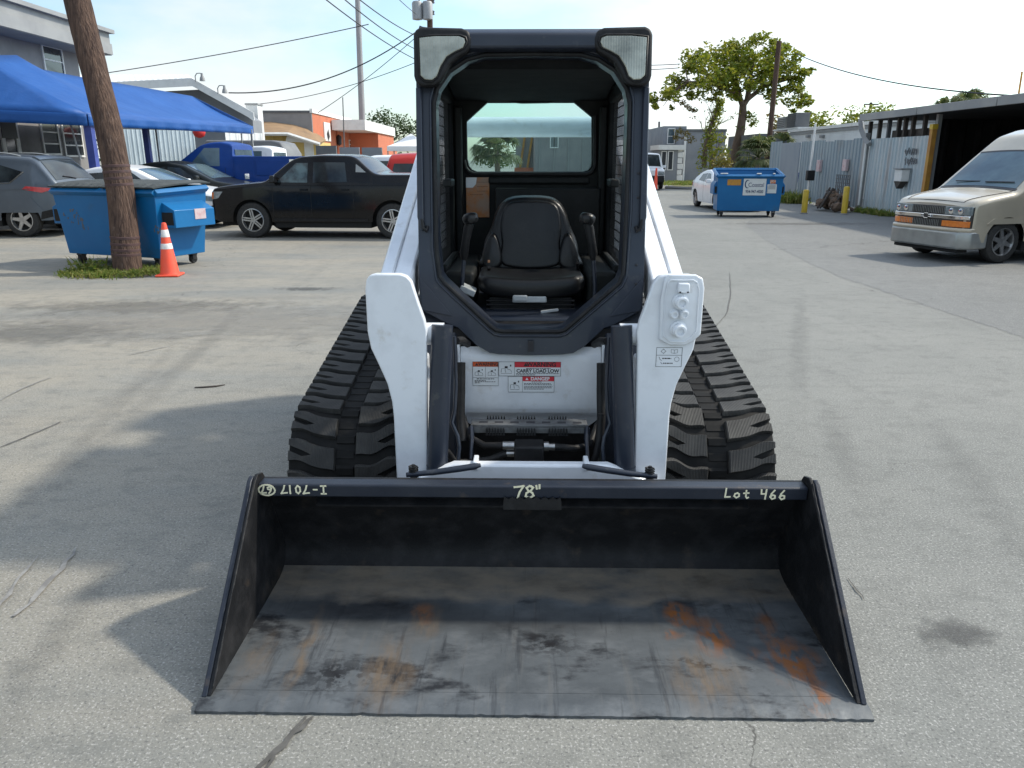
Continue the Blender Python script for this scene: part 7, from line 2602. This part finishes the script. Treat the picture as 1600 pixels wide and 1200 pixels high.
# clumps (px, py, radius m, dy)
clumps = [(1028, 155, .42, -1.6), (1018, 163, .25, -1.6), (1043, 147, .5, -1.5), (1056, 140, .5, -1.3), (1066, 122, .6, -1.0), (1072, 103, .55, -.5), (1086, 88, .65, 0), (1100, 86, .6, .3), (1088, 108, .7, -.6), (1105, 118, .85, -.9), (1082, 132, .6, -1.3), (1118, 132, .7, -1.1), (1098, 140, .5, -1.4), (1120, 100, .75, .2), (1128, 84, .7, .4), (1142, 76, .7, .6), (1158, 68, .75, .5), (1175, 64, .6, .3), (1184, 66, .4, .2), (1150, 92, .85, 0), (1165, 88, .75, -.5), (1140, 112, .85, -.5), (1156, 118, .8, -1.0), (1130, 122, .7, -1.2), (1176, 104, .8, -.3), (1190, 92, .7, .4), (1205, 76, .6, .8), (1206, 62, .3, .8), (1222, 72, .55, .6), (1235, 72, .45, .4), (1225, 88, .7, .2), (1212, 100, .75, -.2), (1198, 116, .8, -.4), (1185, 126, .6, -.9), (1220, 118, .7, 0), (1236, 104, .55, .3), (1244, 118, .45, .2), (1258, 112, .35, 0), (1266, 110, .22, 0), (1238, 130, .5, .1), (1228, 142, .5, -.2), (1208, 136, .6, -.3), (1206, 152, .4, -.3), (1230, 156, .3, -.2), (1250, 136, .4, 0), (1258, 146, .35, 0), (1256, 160, .34, 0), (1250, 172, .25, 0), (1243, 177, .2, 0), (1174, 136, .45, -1.2), (1160, 135, .4, -1.2), (1152, 150, .3, -.6), (1110, 152, .35, -1.0), (1128, 152, .28, -1.0), (1072, 150, .3, -1.4), (1036, 166, .2, -1.6), (1245, 95, .3, .3)]
for px, py, rr0, dy in clumps:
    c = tp_(px, py, dy)
    for _ in range(3):
        cc = c + Vector((rnd.gauss(0, 0.22), rnd.gauss(0, 0.55), rnd.gauss(0, 0.14)))
        leaves(cr_mb, cc, rr0 * rnd.uniform(0.75, 1.05), int(128 * rr0 ** 1.6) + 14, 0.13, rnd, 0.65, 0.25)
    # twig into the clump
    tgt = min((tp_(*q) for ln in trunk_lines[1:] for q in ln), key=lambda w_: (w_ - c).length)
    mid = tgt.lerp(c, 0.5) + Vector((rnd.gauss(0, .15), rnd.gauss(0, .15), rnd.gauss(0, .15)))
    wood.tube([tgt, mid, c], [0.045, 0.03, 0.012], 5, cap=False)
# young ivy-like shoots on the trunk
for px, py, rr0 in ((1162, 176, .3), (1172, 182, .45), (1178, 192, .35), (1158, 200, .3), (1120, 176, .3)):
    leaves(cr_mb, tp_(px, py), rr0, 70, 0.11, rnd)
obj('trunk', wood, M['bark'], tb, smooth=60, fix=False)
obj('crown', cr_mb, M['leaf'], tb, fix=False)

# ---- half-bare tree in front of it, with an ivy-clad column
base = P(1113, 268, 44); base.z = 0
t2 = thing('bare_tree', 'half-bare tree with thin twigs left of the big green tree', 'tree', (base.x, base.y, 0))
rnd = random.Random(31)
wood, dry = MB(), MB()
tips = []
o = Vector((base.x, base.y, 0))
p0 = Vector((0, 0, 0)); p1 = P(1112, 240, 44) - o
wood.tube([p0, p0.lerp(p1, 0.5) + Vector((0.05, 0, 0)), p1], [0.22, 0.18, 0.15], 9, cap=False)
for tx, ty in ((1086, 190), (1098, 180), (1122, 178), (1136, 190), (1108, 200), (1142, 205)):
    d = (P(tx, ty, 44 + rnd.uniform(-1, 1)) - o) - p1
    branch(wood, p1 + Vector((rnd.gauss(0, .05), 0, rnd.uniform(-.4, 0.1))), d.normalized(), d.length * 0.62, 0.075, 2, rnd, tips, 0.5, 0.12, 3)
for q, _d in tips:
    if rnd.random() < 0.35:
        leaves(dry, q, 0.22, 9, 0.08, rnd)
for px, py, rr0 in ((1075, 168, .3), (1066, 160, .25), (1085, 172, .2), (1062, 205, .35), (1072, 212, .4), (1058, 215, .3), (1080, 218, .3)):
    leaves(dry, P(px, py, 44) - o, rr0, 50, 0.09, rnd)
obj('trunk', wood, M['greybark'], t2, smooth=60, fix=False)
obj('crown', dry, M['leafdry'], t2, fix=False)
base = P(1106, 266, 43); base.z = 0
t3 = thing('ivy_column', 'leaning ivy-covered trunk rising between the two trees', 'tree', (base.x, base.y, 0))
o = Vector((base.x, base.y, 0))
ivy, wood = MB(), MB()
ln = [P(1100, 262, 43) - o, P(1102, 230, 43) - o, P(1110, 200, 43) - o, P(1118, 176, 43) - o, P(1124, 152, 43) - o]
wood.tube(ln, [0.13, 0.12, 0.10, 0.07, 0.03], 8)
for i in range(len(ln) - 1):
    for k in range(7):
        q = ln[i].lerp(ln[i + 1], k / 7)
        f = 1 - (i + k / 7) / 4.2
        leaves(ivy, q + Vector((0.1, 0, 0)), 0.18 + 0.42 * f, 46, 0.085, rnd, 1.0)
for px, py in ((1125, 215), (1130, 235), (1120, 240), (1128, 250)):
    leaves(ivy, P(px, py, 43) - o, 0.45, 70, 0.09, rnd)
obj('trunk', wood, M['bark'], t3, smooth=60, fix=False)
obj('crown', ivy, M['leaf'], t3, fix=False)
# golden shrub
base = P(1128, 268, 41.5); base.z = 0
sb = thing('golden_shrub', 'yellow-green shrub at the foot of the big tree', 'shrub', (base.x, base.y, 0))
o = Vector((base.x, base.y, 0))
fol, wood = MB(), MB()
for px, py, rr0 in ((1122, 252, .4), (1132, 248, .45), (1138, 256, .45), (1128, 262, .5), (1118, 264, .3), (1136, 268, .5), (1126, 274, .5)):
    q = P(px, py, 41.5) - o
    leaves(fol, q, rr0, 90, 0.08, rnd)
    wood.tube([Vector((rnd.gauss(0, .1), 0, 0)), q], [0.03, 0.01], 5)
obj('stem', wood, M['bark'], sb, fix=False)
obj('foliage', fol, leafmat('golden_leaf', (0.16, 0.14, 0.02), (0.24, 0.19, 0.03), (0.12, 0.13, 0.03)), sb, fix=False)


# ---- fan palms
def palm(name, label, base, h, n, L, seed, trunk_r=0.12, mat='palmleaf', low=-0.4):
    rnd = random.Random(seed)
    t = thing(name, label, 'palm', (base.x, base.y, 0))
    mb = MB(); mb.tube([(0, 0, 0), (0.05, 0, h * 0.5), (0, 0, h)], [trunk_r * 1.2, trunk_r, trunk_r * 0.9], 9); obj('trunk', mb, M['greybark'], t, smooth=60)
    fr = MB()
    for i in range(n):
        az = 2 * PI * rnd.random()
        el = rnd.uniform(low, 1.35)
        d = Vector((math.cos(az) * math.cos(el), math.sin(az) * math.cos(el), math.sin(el)))
        st = Vector((0, 0, h))
        mid = st + d * L * 0.45
        fr.tube([st, mid], [0.02, 0.012], 4, cap=False)
        side = d.cross(Vector((0, 0, 1))).normalized() if abs(d.z) < 0.98 else Vector((1, 0, 0))
        upv = side.cross(d).normalized()
        for k in range(15):
            a = (k - 7) / 7 * 1.25
            e = (d * math.cos(a) + side * math.sin(a)).normalized()
            tip = mid + e * L * 0.55 * rnd.uniform(0.85, 1.1) + Vector((0, 0, -0.22 * L * rnd.uniform(0.6, 1.3)))
            m_ = mid + e * L * 0.32 + upv * 0.03
            w_ = (e.cross(upv)).normalized() * 0.035
            j = len(fr.v)
            fr.v += [tuple(mid), tuple(m_ + w_), tuple(tip), tuple(m_ - w_)]
            fr.f.append((j, j + 1, j + 2, j + 3))
    obj('crown', fr, M[mat], t, fix=False)
    return t


b = P(1180, 300, 36); b.z = 0
palm('fan_palm', 'low fan palm with drooping fronds between the dumpster and the tree', b, P(1180, 246, 36).z, 34, 1.25, 5)
b = P(1212, 300, 37.5); b.z = 0
palm('fan_palm', 'small fan palm growing beside the thin right-hand utility pole', b, P(1212, 232, 37.5).z, 18, 0.95, 8)
b = P(776, 260, 33); b.z = 0
palm('fan_palm', 'yellow-green fan palm seen through the cab rear window', b, P(776, 236, 33).z, 40, 1.25, 9)
b = P(1492, 300, 42); b.z = 0
palm('tall_palm', 'palm whose frond tips rise above the shed roof', b, P(1492, 176, 42).z, 26, 1.5, 10, low=0.0)
b = P(1462, 300, 44); b.z = 0
palm('tall_palm', 'shorter palm with sparse fronds just above the shed roof', b, P(1462, 178, 44).z, 14, 1.2, 17, low=0.1)


def bush(name, label, cl, Y, size, mat, seed, dens=90):
    rnd = random.Random(seed)
    b = P(cl[0][0], 300, Y); b.z = 0
    t = thing(name, label, 'tree', (b.x, b.y, 0))
    o = Vector((b.x, b.y, 0))
    wd, fo = MB(), MB()
    for px, py, r in cl:
        q = P(px, py, Y) - o
        for _ in range(4):
            leaves(fo, q + Vector((rnd.gauss(0, r * .4), rnd.gauss(0, r * .4), rnd.gauss(0, r * .3))), r * 0.75, dens // 2, size, rnd, 0.85)
        wd.tube([Vector((0, 0, 0)), Vector((q.x * 0.3, q.y * 0.3, q.z * 0.6)), q], [0.22, 0.14, 0.04], 6, cap=False)
    obj('trunk', wd, M['bark'], t, fix=False)
    obj('crown', fo, M[mat], t, fix=False)


bush('round_tree', 'rounded green tree behind the white building and air units', [(1262, 200, 1.2), (1278, 194, 1.3), (1290, 200, 1.1), (1270, 208, 1.2), (1302, 207, .8)], 58, 0.16, 'leaf', 40)
bush('brown_tree', 'brownish tree top left of the rooftop air units', [(1222, 197, .9), (1232, 192, .9), (1214, 203, .8)], 60, 0.15, 'leafdry', 41, 60)
bush('round_tree', 'green tree top left of the shed roof behind the small pole', [(1340, 190, 1.0), (1330, 197, .9), (1362, 184, 1.2), (1375, 180, 1.1), (1384, 188, .9), (1350, 192, 1.1)], 55, 0.15, 'leaf', 42)
bush('dark_tree', 'dark green tree line top behind the orange building', [(585, 192, 1.4), (600, 189, 1.6), (618, 196, 1.5), (634, 203, 1.4), (644, 208, 1.5), (575, 198, 1.3), (655, 205, 1.6), (610, 206, 1.5)], 92, 0.2, 'leafdark', 43)
bush('dark_tree', 'distant dark tree between the cab and the beige building', [(1006, 215, 1.6), (990, 212, 1.8)], 110, 0.22, 'leafdark', 44)
# far tree belt closing the horizon
rnd = random.Random(77)
mb = MB()
for i in range(300):
    a = rnd.uniform(-1.15, 1.15)
    y = rnd.uniform(150, 210)
    x = math.tan(a) * y
    h = rnd.uniform(2.0, 5.0)
    leaves(mb, (x, y, h * 0.5), h * 0.8, 46, 0.55, rnd, 0.8)
kind(obj('treeline', mb, M['leafdark'], fix=False), 'stuff')

# ---- weeds
def weeds(name, pts, n, h, seed, mat='grass', spread=0.2, wid=0.012):
    rnd = random.Random(seed)
    mb = MB()
    for _ in range(n):
        p = rnd.choice(pts)
        x, y = p[0] + rnd.gauss(0, spread), p[1] + rnd.gauss(0, spread)
        hh = h * rnd.uniform(0.35, 1.25)
        a = rnd.uniform(0, 2 * PI)
        lean = Vector((rnd.gauss(0, 0.5), rnd.gauss(0, 0.5), 1)).normalized()
        w_ = Vector((math.cos(a), math.sin(a), 0)) * wid * rnd.uniform(0.7, 1.6)
        b = Vector((x, y, 0))
        m_ = b + lean * hh * 0.55
        t = b + lean * hh + Vector((lean.x, lean.y, -0.25)) * hh * 0.25
        i = len(mb.v)
        mb.v += [tuple(b - w_), tuple(b + w_), tuple(m_ + w_), tuple(t), tuple(m_ - w_)]
        mb.f.append((i, i + 1, i + 2, i + 3, i + 4))
        if rnd.random() < 0.5:
            leaves(mb, m_, 0.03 * h / 0.2, 3, 0.035 * max(0.6, h / 0.2), rnd)
    return kind(obj(name, mb, M[mat], fix=False), 'stuff')


c = Vector((b0.x, b0.y, 0))
pts = [(c.x + 0.40 * rx * math.cos(t) - 0.12, c.y - 0.10 + 0.26 * rx * math.sin(t)) for rx in (0.3, 0.6, 0.9, 1.25, 1.5) for t in [k * 0.45 for k in range(14)]]
pts = [p for p in pts if (p[0] - c.x) ** 2 + (p[1] - c.y) ** 2 > 0.035]
weeds('weed_patch', pts, 2600, 0.10, 3, spread=0.10, wid=0.007)
weeds('weed_patch', [(c.x - 0.5, c.y - 0.05), (c.x - 0.35, c.y - 0.05), (c.x - 0.62, c.y)], 110, 0.26, 4, spread=0.10, wid=0.005)
mb = MB()
rnd = random.Random(8)
mb.grid(lambda u, v: (c.x - 0.1 + 0.75 * v * math.cos(u * 2 * PI) * (0.9 + 0.1 * math.sin(u * 31)), c.y - 0.12 + 0.46 * v * math.sin(u * 2 * PI) * (0.9 + 0.1 * math.sin(u * 23)), 0.004 + 0.035 * (1 - v) ** 0.6), 40, 5)
kind(obj('soil_patch', mb, pm('soil', (0.12, 0.095, 0.06), 0.95, vary=(9, (0.18, 0.15, 0.10), 0.4, 0.7), bump=(30, 0.6)), fix=False), 'structure')
pts = [(G(px, py).x, G(px, py).y) for px, py in ((1240, 318), (1244, 314), (1248, 312), (1235, 316))]
weeds('fence_weeds', pts, 500, 0.5, 5, spread=0.22, wid=0.02)
pts = [(10.75, y) for y in (22.5, 23.0, 23.6, 24.2)]
weeds('fence_weeds', pts, 350, 0.22, 6, spread=0.12, wid=0.012)
# verge in front of the grey block
mb = MB()
va, vb = G(1046, 291), G(1112, 287)
pl_ = [G(1042, 287), G(1060, 293), G(1090, 294), G(1125, 293), G(1160, 291), G(1160, 284), G(1090, 283), G(1050, 284)]
mb.add([(p.x, p.y, 0.012) for p in pl_], [tuple(range(len(pl_)))])
kind(obj('grass_verge', mb, pm('verge_earth', (0.17, 0.13, 0.07), 0.95, vary=(0.8, (0.11, 0.12, 0.04), 0.4, 0.6)), fix=False), 'structure')
pts = [(G(px, py).x, G(px, py).y) for px in range(1048, 1160, 6) for py in (286, 289)]
weeds('verge_grass', pts, 2600, 0.22, 7, spread=0.6, wid=0.03)
mb = MB()
kp = [G(1040, 294.5), G(1075, 296), G(1110, 296)]
mb.tube([p + Vector((0, 0, 0.05)) for p in kp], 0.09, 4)
kind(obj('kerb', mb, M['greystucco'], fix=False), 'structure')

# ---- poles
def upole(name, label, px_top, py_top, px_bot, py_bot, Y, r0, r1, mat, cat='utility pole'):
    a, t = P(px_bot, py_bot, Y), P(px_top, py_top, Y)
    d = (t - a) / (t.z - a.z)
    base = a - d * a.z
    th = thing(name, label, cat, (base.x, base.y, 0))
    mb = MB(); mb.cyl(Vector((0, 0, 0)), t - base, r0, 16, r1); obj('pole_shaft', mb, mat, th, smooth=50)
    return th, base


M['steelpole'] = pm('galvanised_pole', (0.27, 0.275, 0.285), 0.55, metal=0.2, vary=(2, (0.35, 0.355, 0.36), 0.4, 0.7), stretch=(3, 3, 0.3))
pole_s, _ = upole('steel_pole', 'tall grey steel pole rising behind the orange building', 556.5, -60, 566, 190, 84, 0.37, 0.24, M['steelpole'])
pole_r, pr_base = upole('timber_pole', 'slim brown timber pole in front of the spreading tree', 1217.5, 64, 1203, 208, 38, 0.13, 0.11, M['polewood'])
pole_t, pt_base = upole('transformer_pole', 'wooden pole carrying two grey transformers above the cab', 671, -60, 672, 60, 40, 0.15, 0.13, M['polewood'])
for px in (652, 668):
    q = P(px, 17, 39.7) - pt_base
    hh = P(px, 2, 39.7).z - P(px, 31, 39.7).z
    mb = MB(); mb.lathe([(0.10, -hh / 2), (0.24, -hh / 2 + 0.03), (0.25, hh / 2 - 0.08), (0.20, hh / 2), (0.05, hh / 2 + 0.04)], 18, Matrix.Translation(q)); tr_ = obj('transformer', mb, M['steelpole'], pole_t, smooth=40)
    mb = MB(); mb.cyl(q + Vector((0.1, 0, hh / 2)), q + Vector((0.1, 0, hh / 2 + 0.25)), 0.03, 8); obj('bushing', mb, M['darkgrey'], tr_)
for z in (2, 20):
    mb = MB(); q = P(677, z, 39.8) - pt_base; mb.lathe([(0.02, -0.1), (0.07, -0.08), (0.04, 0), (0.07, 0.06), (0.02, 0.1)], 8, Matrix.Translation(q)); obj('insulator', mb, M['darkgrey'], pole_t)
mb = MB(); mb.b2(P(648, 8, 39.95) - pt_base, P(668, 12, 39.85) - pt_base); mb.b2(P(648, 24, 39.95) - pt_base, P(668, 27, 39.85) - pt_base); obj('bracket', mb, M['steelpole'], pole_t)
mb = MB(); mb.tube([P(655, 43, 39.8) - pt_base, P(660, 45, 39.8) - pt_base, P(668, 46, 39.8) - pt_base], 0.10, 7); obj('cable_clamp', mb, M['darkgrey'], pole_t)
ps, ps_b = upole('small_pole', 'small distant pole with a single crossarm above the shed roof', 1361, 160, 1358.5, 185, 75, 0.14, 0.12, M['polewood'])
mb = MB(); mb.b2(P(1350, 162, 74.9) - ps_b, P(1373, 164, 74.8) - ps_b); obj('crossarm', mb, M['darkwood'], ps)
upole('mast', 'thin reddish mast beyond the shed roof at the right edge', 1597, 112, 1589, 165, 40, 0.05, 0.045, M['rustpost'], 'mast')
upole('mast', 'thin antenna mast in front of the orange building', 535.5, 152, 537.5, 215, 50, 0.05, 0.03, M['darkgrey'], 'mast')
upole('mast', 'short grey post beside the beige building', 1030, 190, 1029.5, 215, 80, 0.12, 0.1, M['darkgrey'], 'mast')

# ---- wires
M['wire'] = pm('black_cable', (0.03, 0.03, 0.032), 0.6)
def wire(label, a, b, sag, r=0.02):
    mb = MB()
    pts = []
    for i in range(25):
        t = i / 24
        p = Vector(a).lerp(Vector(b), t)
        p.z -= sag * 4 * t * (1 - t)
        pts.append(p)
    mb.tube(pts, r, 5)
    tag(obj('power_line', mb, M['wire'], fix=False), label, 'power line', 'overhead power lines')
    return

wire('overhead cable from the timber pole down to the shed at right', P(1244, 84, 36), P(1640, 152, 18), 0.35, 0.02)
wire('long cable sagging from the gable end up to the transformer pole', P(357, 145, 36), P(650, 50, 40), 0.75, 0.028)
wire('cable running up from behind the wooden pole past the steel pole', P(160, 115, 44), P(576, 38, 44), 0.12, 0.024)
wire('lowest of the three cables descending to the cab from the upper left', P(500, -8, 26), P(656, 96, 42), 0.15, 0.02)
wire('middle of the three cables descending to the cab from the upper left', P(530, -8, 26), P(656, 80, 42), 0.15, 0.02)
wire('highest of the three cables descending to the cab from the upper left', P(560, -2, 28), P(656, 58, 42), 0.12, 0.02)
wire('faint cable crossing low behind the steel pole', P(400, 163, 52), P(656, 95, 46), 0.35, 0.02)
wire('thin cable rising steeply from the orange building roof', P(497, 176, 46), P(650, 58, 42), 0.15, 0.018)
wire('upper of two parallel cables right of the cab', P(1000, 102, 50), P(1062, 100, 48), 0.02, 0.022)
wire('lower of two parallel cables right of the cab', P(1000, 109, 50), P(1062, 106, 48), 0.02, 0.022)
wire('thin cable leaving the top edge left of the transformers', P(618, -6, 30), P(650, 22, 38), 0.02, 0.014)

# ---- cracks, tyre marks and litter on the yard
M['crack'] = pm('crack_filler', (0.07, 0.067, 0.062), 0.9, vary=(14, (0.12, 0.117, 0.11), 0.4, 0.7))
M['oldpaint'] = pm('worn_line_paint', (0.22, 0.22, 0.212), 0.85, vary=(9, (0.17, 0.17, 0.165), 0.35, 0.55))
M['stain'] = pm('oil_stain', (0.085, 0.084, 0.082), 0.75, vary=(12, (0.115, 0.114, 0.11), 0.4, 0.65))
M['scar'] = pm('gouged_concrete', (0.27, 0.265, 0.25), 0.9, vary=(20, (0.16, 0.155, 0.15), 0.4, 0.65))


def streak(name, pix, w0, mat, seed, z=0.006, jag=0.5, cat=None):
    rnd = random.Random(seed)
    pts = [G(*p) for p in pix]
    dn = []
    for i in range(len(pts) - 1):
        n = max(3, int((pts[i + 1] - pts[i]).length / 0.05))
        n = min(n, 40)
        dn += [pts[i].lerp(pts[i + 1], k / n) for k in range(n)]
    dn.append(pts[-1])
    mb = MB()
    L, Rr = [], []
    for i, p in enumerate(dn):
        t = (dn[min(i + 1, len(dn) - 1)] - dn[max(i - 1, 0)]).normalized()
        n = Vector((-t.y, t.x, 0))
        f = math.sin(PI * (i + 0.5) / len(dn)) ** 0.4
        a = w0 * f * rnd.uniform(1 - jag, 1 + jag)
        b = w0 * f * rnd.uniform(1 - jag, 1 + jag)
        o = n * rnd.gauss(0, w0 * 0.6)
        L.append(p + n * a + o); Rr.append(p - n * b + o)
    mb.v = [(p.x, p.y, z) for p in L] + [(p.x, p.y, z) for p in Rr]
    m = len(L)
    mb.f = [(i, i + 1, m + i + 1, m + i) for i in range(m - 1)]
    return kind(obj(name, mb, mat, fix=False), 'structure')


streak('pavement_crack', [(490, 1122), (470, 1140), (440, 1165), (405, 1200), (390, 1215)], 0.009, M['crack'], 1)
streak('pavement_crack', [(478, 1122), (455, 1150), (425, 1190), (410, 1215)], 0.006, M['crack'], 2, z=0.0065)
streak('pavement_gouge', [(120, 858), (95, 890), (55, 935), (25, 965)], 0.010, M['scar'], 3)
streak('pavement_gouge', [(60, 870), (30, 905), (0, 945), (-20, 965)], 0.007, M['scar'], 4)
streak('pavement_crack', [(1140, 425), (1142, 460), (1136, 490), (1115, 515), (1100, 530)], 0.0045, M['crack'], 5)
streak('pavement_scratch', [(270, 540), (235, 548), (200, 556)], 0.006, M['scar'], 8)
streak('pavement_scratch', [(80, 590), (40, 606), (0, 626)], 0.007, M['scar'], 9)
streak('pavement_crack', [(0, 700), (50, 680), (95, 660)], 0.005, M['crack'], 10)
streak('pavement_crack', [(1325, 905), (1340, 925), (1350, 938)], 0.003, M['crack'], 12)
streak('worn_line', [(1365, 338), (1420, 352), (1500, 372)], 0.04, M['oldpaint'], 14, jag=0.8)


def stain_mat(name, col, dens, scale, seed):
    m = bpy.data.materials.new(name)
    m.use_nodes = True
    t = m.node_tree
    b = t.nodes['Principled BSDF']
    b.inputs['Base Color'].default_value = (*col, 1)
    b.inputs['Roughness'].default_value = 0.75
    co = N(t, 'ShaderNodeTexCoord')
    ln = N(t, 'ShaderNodeVectorMath', _operation='LENGTH')
    t.links.new(co.outputs['Object'], ln.inputs[0])
    g = N(t, 'ShaderNodeNewGeometry')
    n = N(t, 'ShaderNodeTexNoise', Scale=scale, Detail=7.0, Roughness=0.65)
    t.links.new(g.outputs['Position'], n.inputs['Vector'])
    a = N(t, 'ShaderNodeMath', _operation='SUBTRACT')
    t.links.new(n.outputs['Fac'], a.inputs[0])
    k = N(t, 'ShaderNodeMath', _operation='MULTIPLY')
    k.inputs[1].default_value = 0.42
    t.links.new(ln.outputs['Value'], k.inputs[0])
    t.links.new(k.outputs[0], a.inputs[1])
    mr = N(t, 'ShaderNodeMapRange')
    mr.inputs[1].default_value = 0.10
    mr.inputs[2].default_value = 0.36
    mr.inputs[4].default_value = dens
    t.links.new(a.outputs[0], mr.inputs[0])
    tr = N(t, 'ShaderNodeBsdfTransparent')
    ms = N(t, 'ShaderNodeMixShader')
    t.links.new(mr.outputs[0], ms.inputs[0])
    t.links.new(tr.outputs[0], ms.inputs[1])
    t.links.new(b.outputs[0], ms.inputs[2])
    t.links.new(ms.outputs[0], t.nodes['Material Output'].inputs['Surface'])
    return m


M['oil'] = stain_mat('oil_stain_film', (0.06, 0.06, 0.061), 0.5, 14.0, 1)
M['mudfilm'] = stain_mat('mud_film', (0.10, 0.095, 0.085), 0.35, 5.0, 2)
M['mark'] = stain_mat('tyre_mark_film', (0.09, 0.09, 0.09), 0.11, 9.0, 5)
M['dust'] = stain_mat('dust_film', (0.25, 0.24, 0.22), 0.35, 4.0, 3)
k_ = 0
for nm, px, py, rx, ry, mt in (('oil_stain', 1493, 990, 0.16, 0.10, 'oil'), ('oil_stain', 480, 452, 0.45, 0.16, 'oil'), ('mud_stain', 210, 480, 1.6, 0.5, 'mudfilm'), ('mud_stain', 60, 520, 1.2, 0.6, 'mudfilm'), ('dust_stain', 330, 500, 2.6, 1.2, 'dust'), ('mud_stain', 1255, 350, 2.2, 0.5, 'mudfilm'), ('tyre_mark', 1310, 690, 0.10, 0.9, 'mark'), ('tyre_mark', 1250, 520, 0.10, 3.0, 'mark'), ('tyre_mark', 1530, 760, 0.10, 1.5, 'mark'), ('tyre_mark', 180, 640, 0.10, 2.2, 'mark'), ('tyre_mark', 300, 560, 0.10, 3.2, 'mark'), ('tyre_mark', 80, 1010, 0.08, 0.8, 'mark')):
    c_ = G(px, py)
    mb = MB()
    mb.add([(-1.3, -1.3, 0), (1.3, -1.3, 0), (1.3, 1.3, 0), (-1.3, 1.3, 0)], [(0, 1, 2, 3)])
    o_ = kind(obj(nm, mb, M[mt], fix=False, loc=(c_.x, c_.y, 0.0085 + 0.0006 * k_)), 'structure')
    o_.scale = (rx, ry, 1)
    if mt == 'mark':
        o_.rotation_euler = (0, 0, (0.35 if px < 800 else -0.28) + 0.2 * math.sin(px))
    k_ += 1
q = G(325, 606)
mb = MB(); mb.tube([q + Vector((-0.09, -0.01, 0.006)), q + Vector((-0.03, -0.005, 0.007)), q + Vector((0.05, 0.02, 0.007)), q + Vector((0.10, 0.06, 0.006))], [0.004, 0.006, 0.006, 0.003], 6)
tag(obj('twig', mb, M['darkwood'], None), 'small dark twig lying on the open pavement left of the loader', 'twig')
q = Vector((-0.76, 1.885 + 0.30, 0.03))
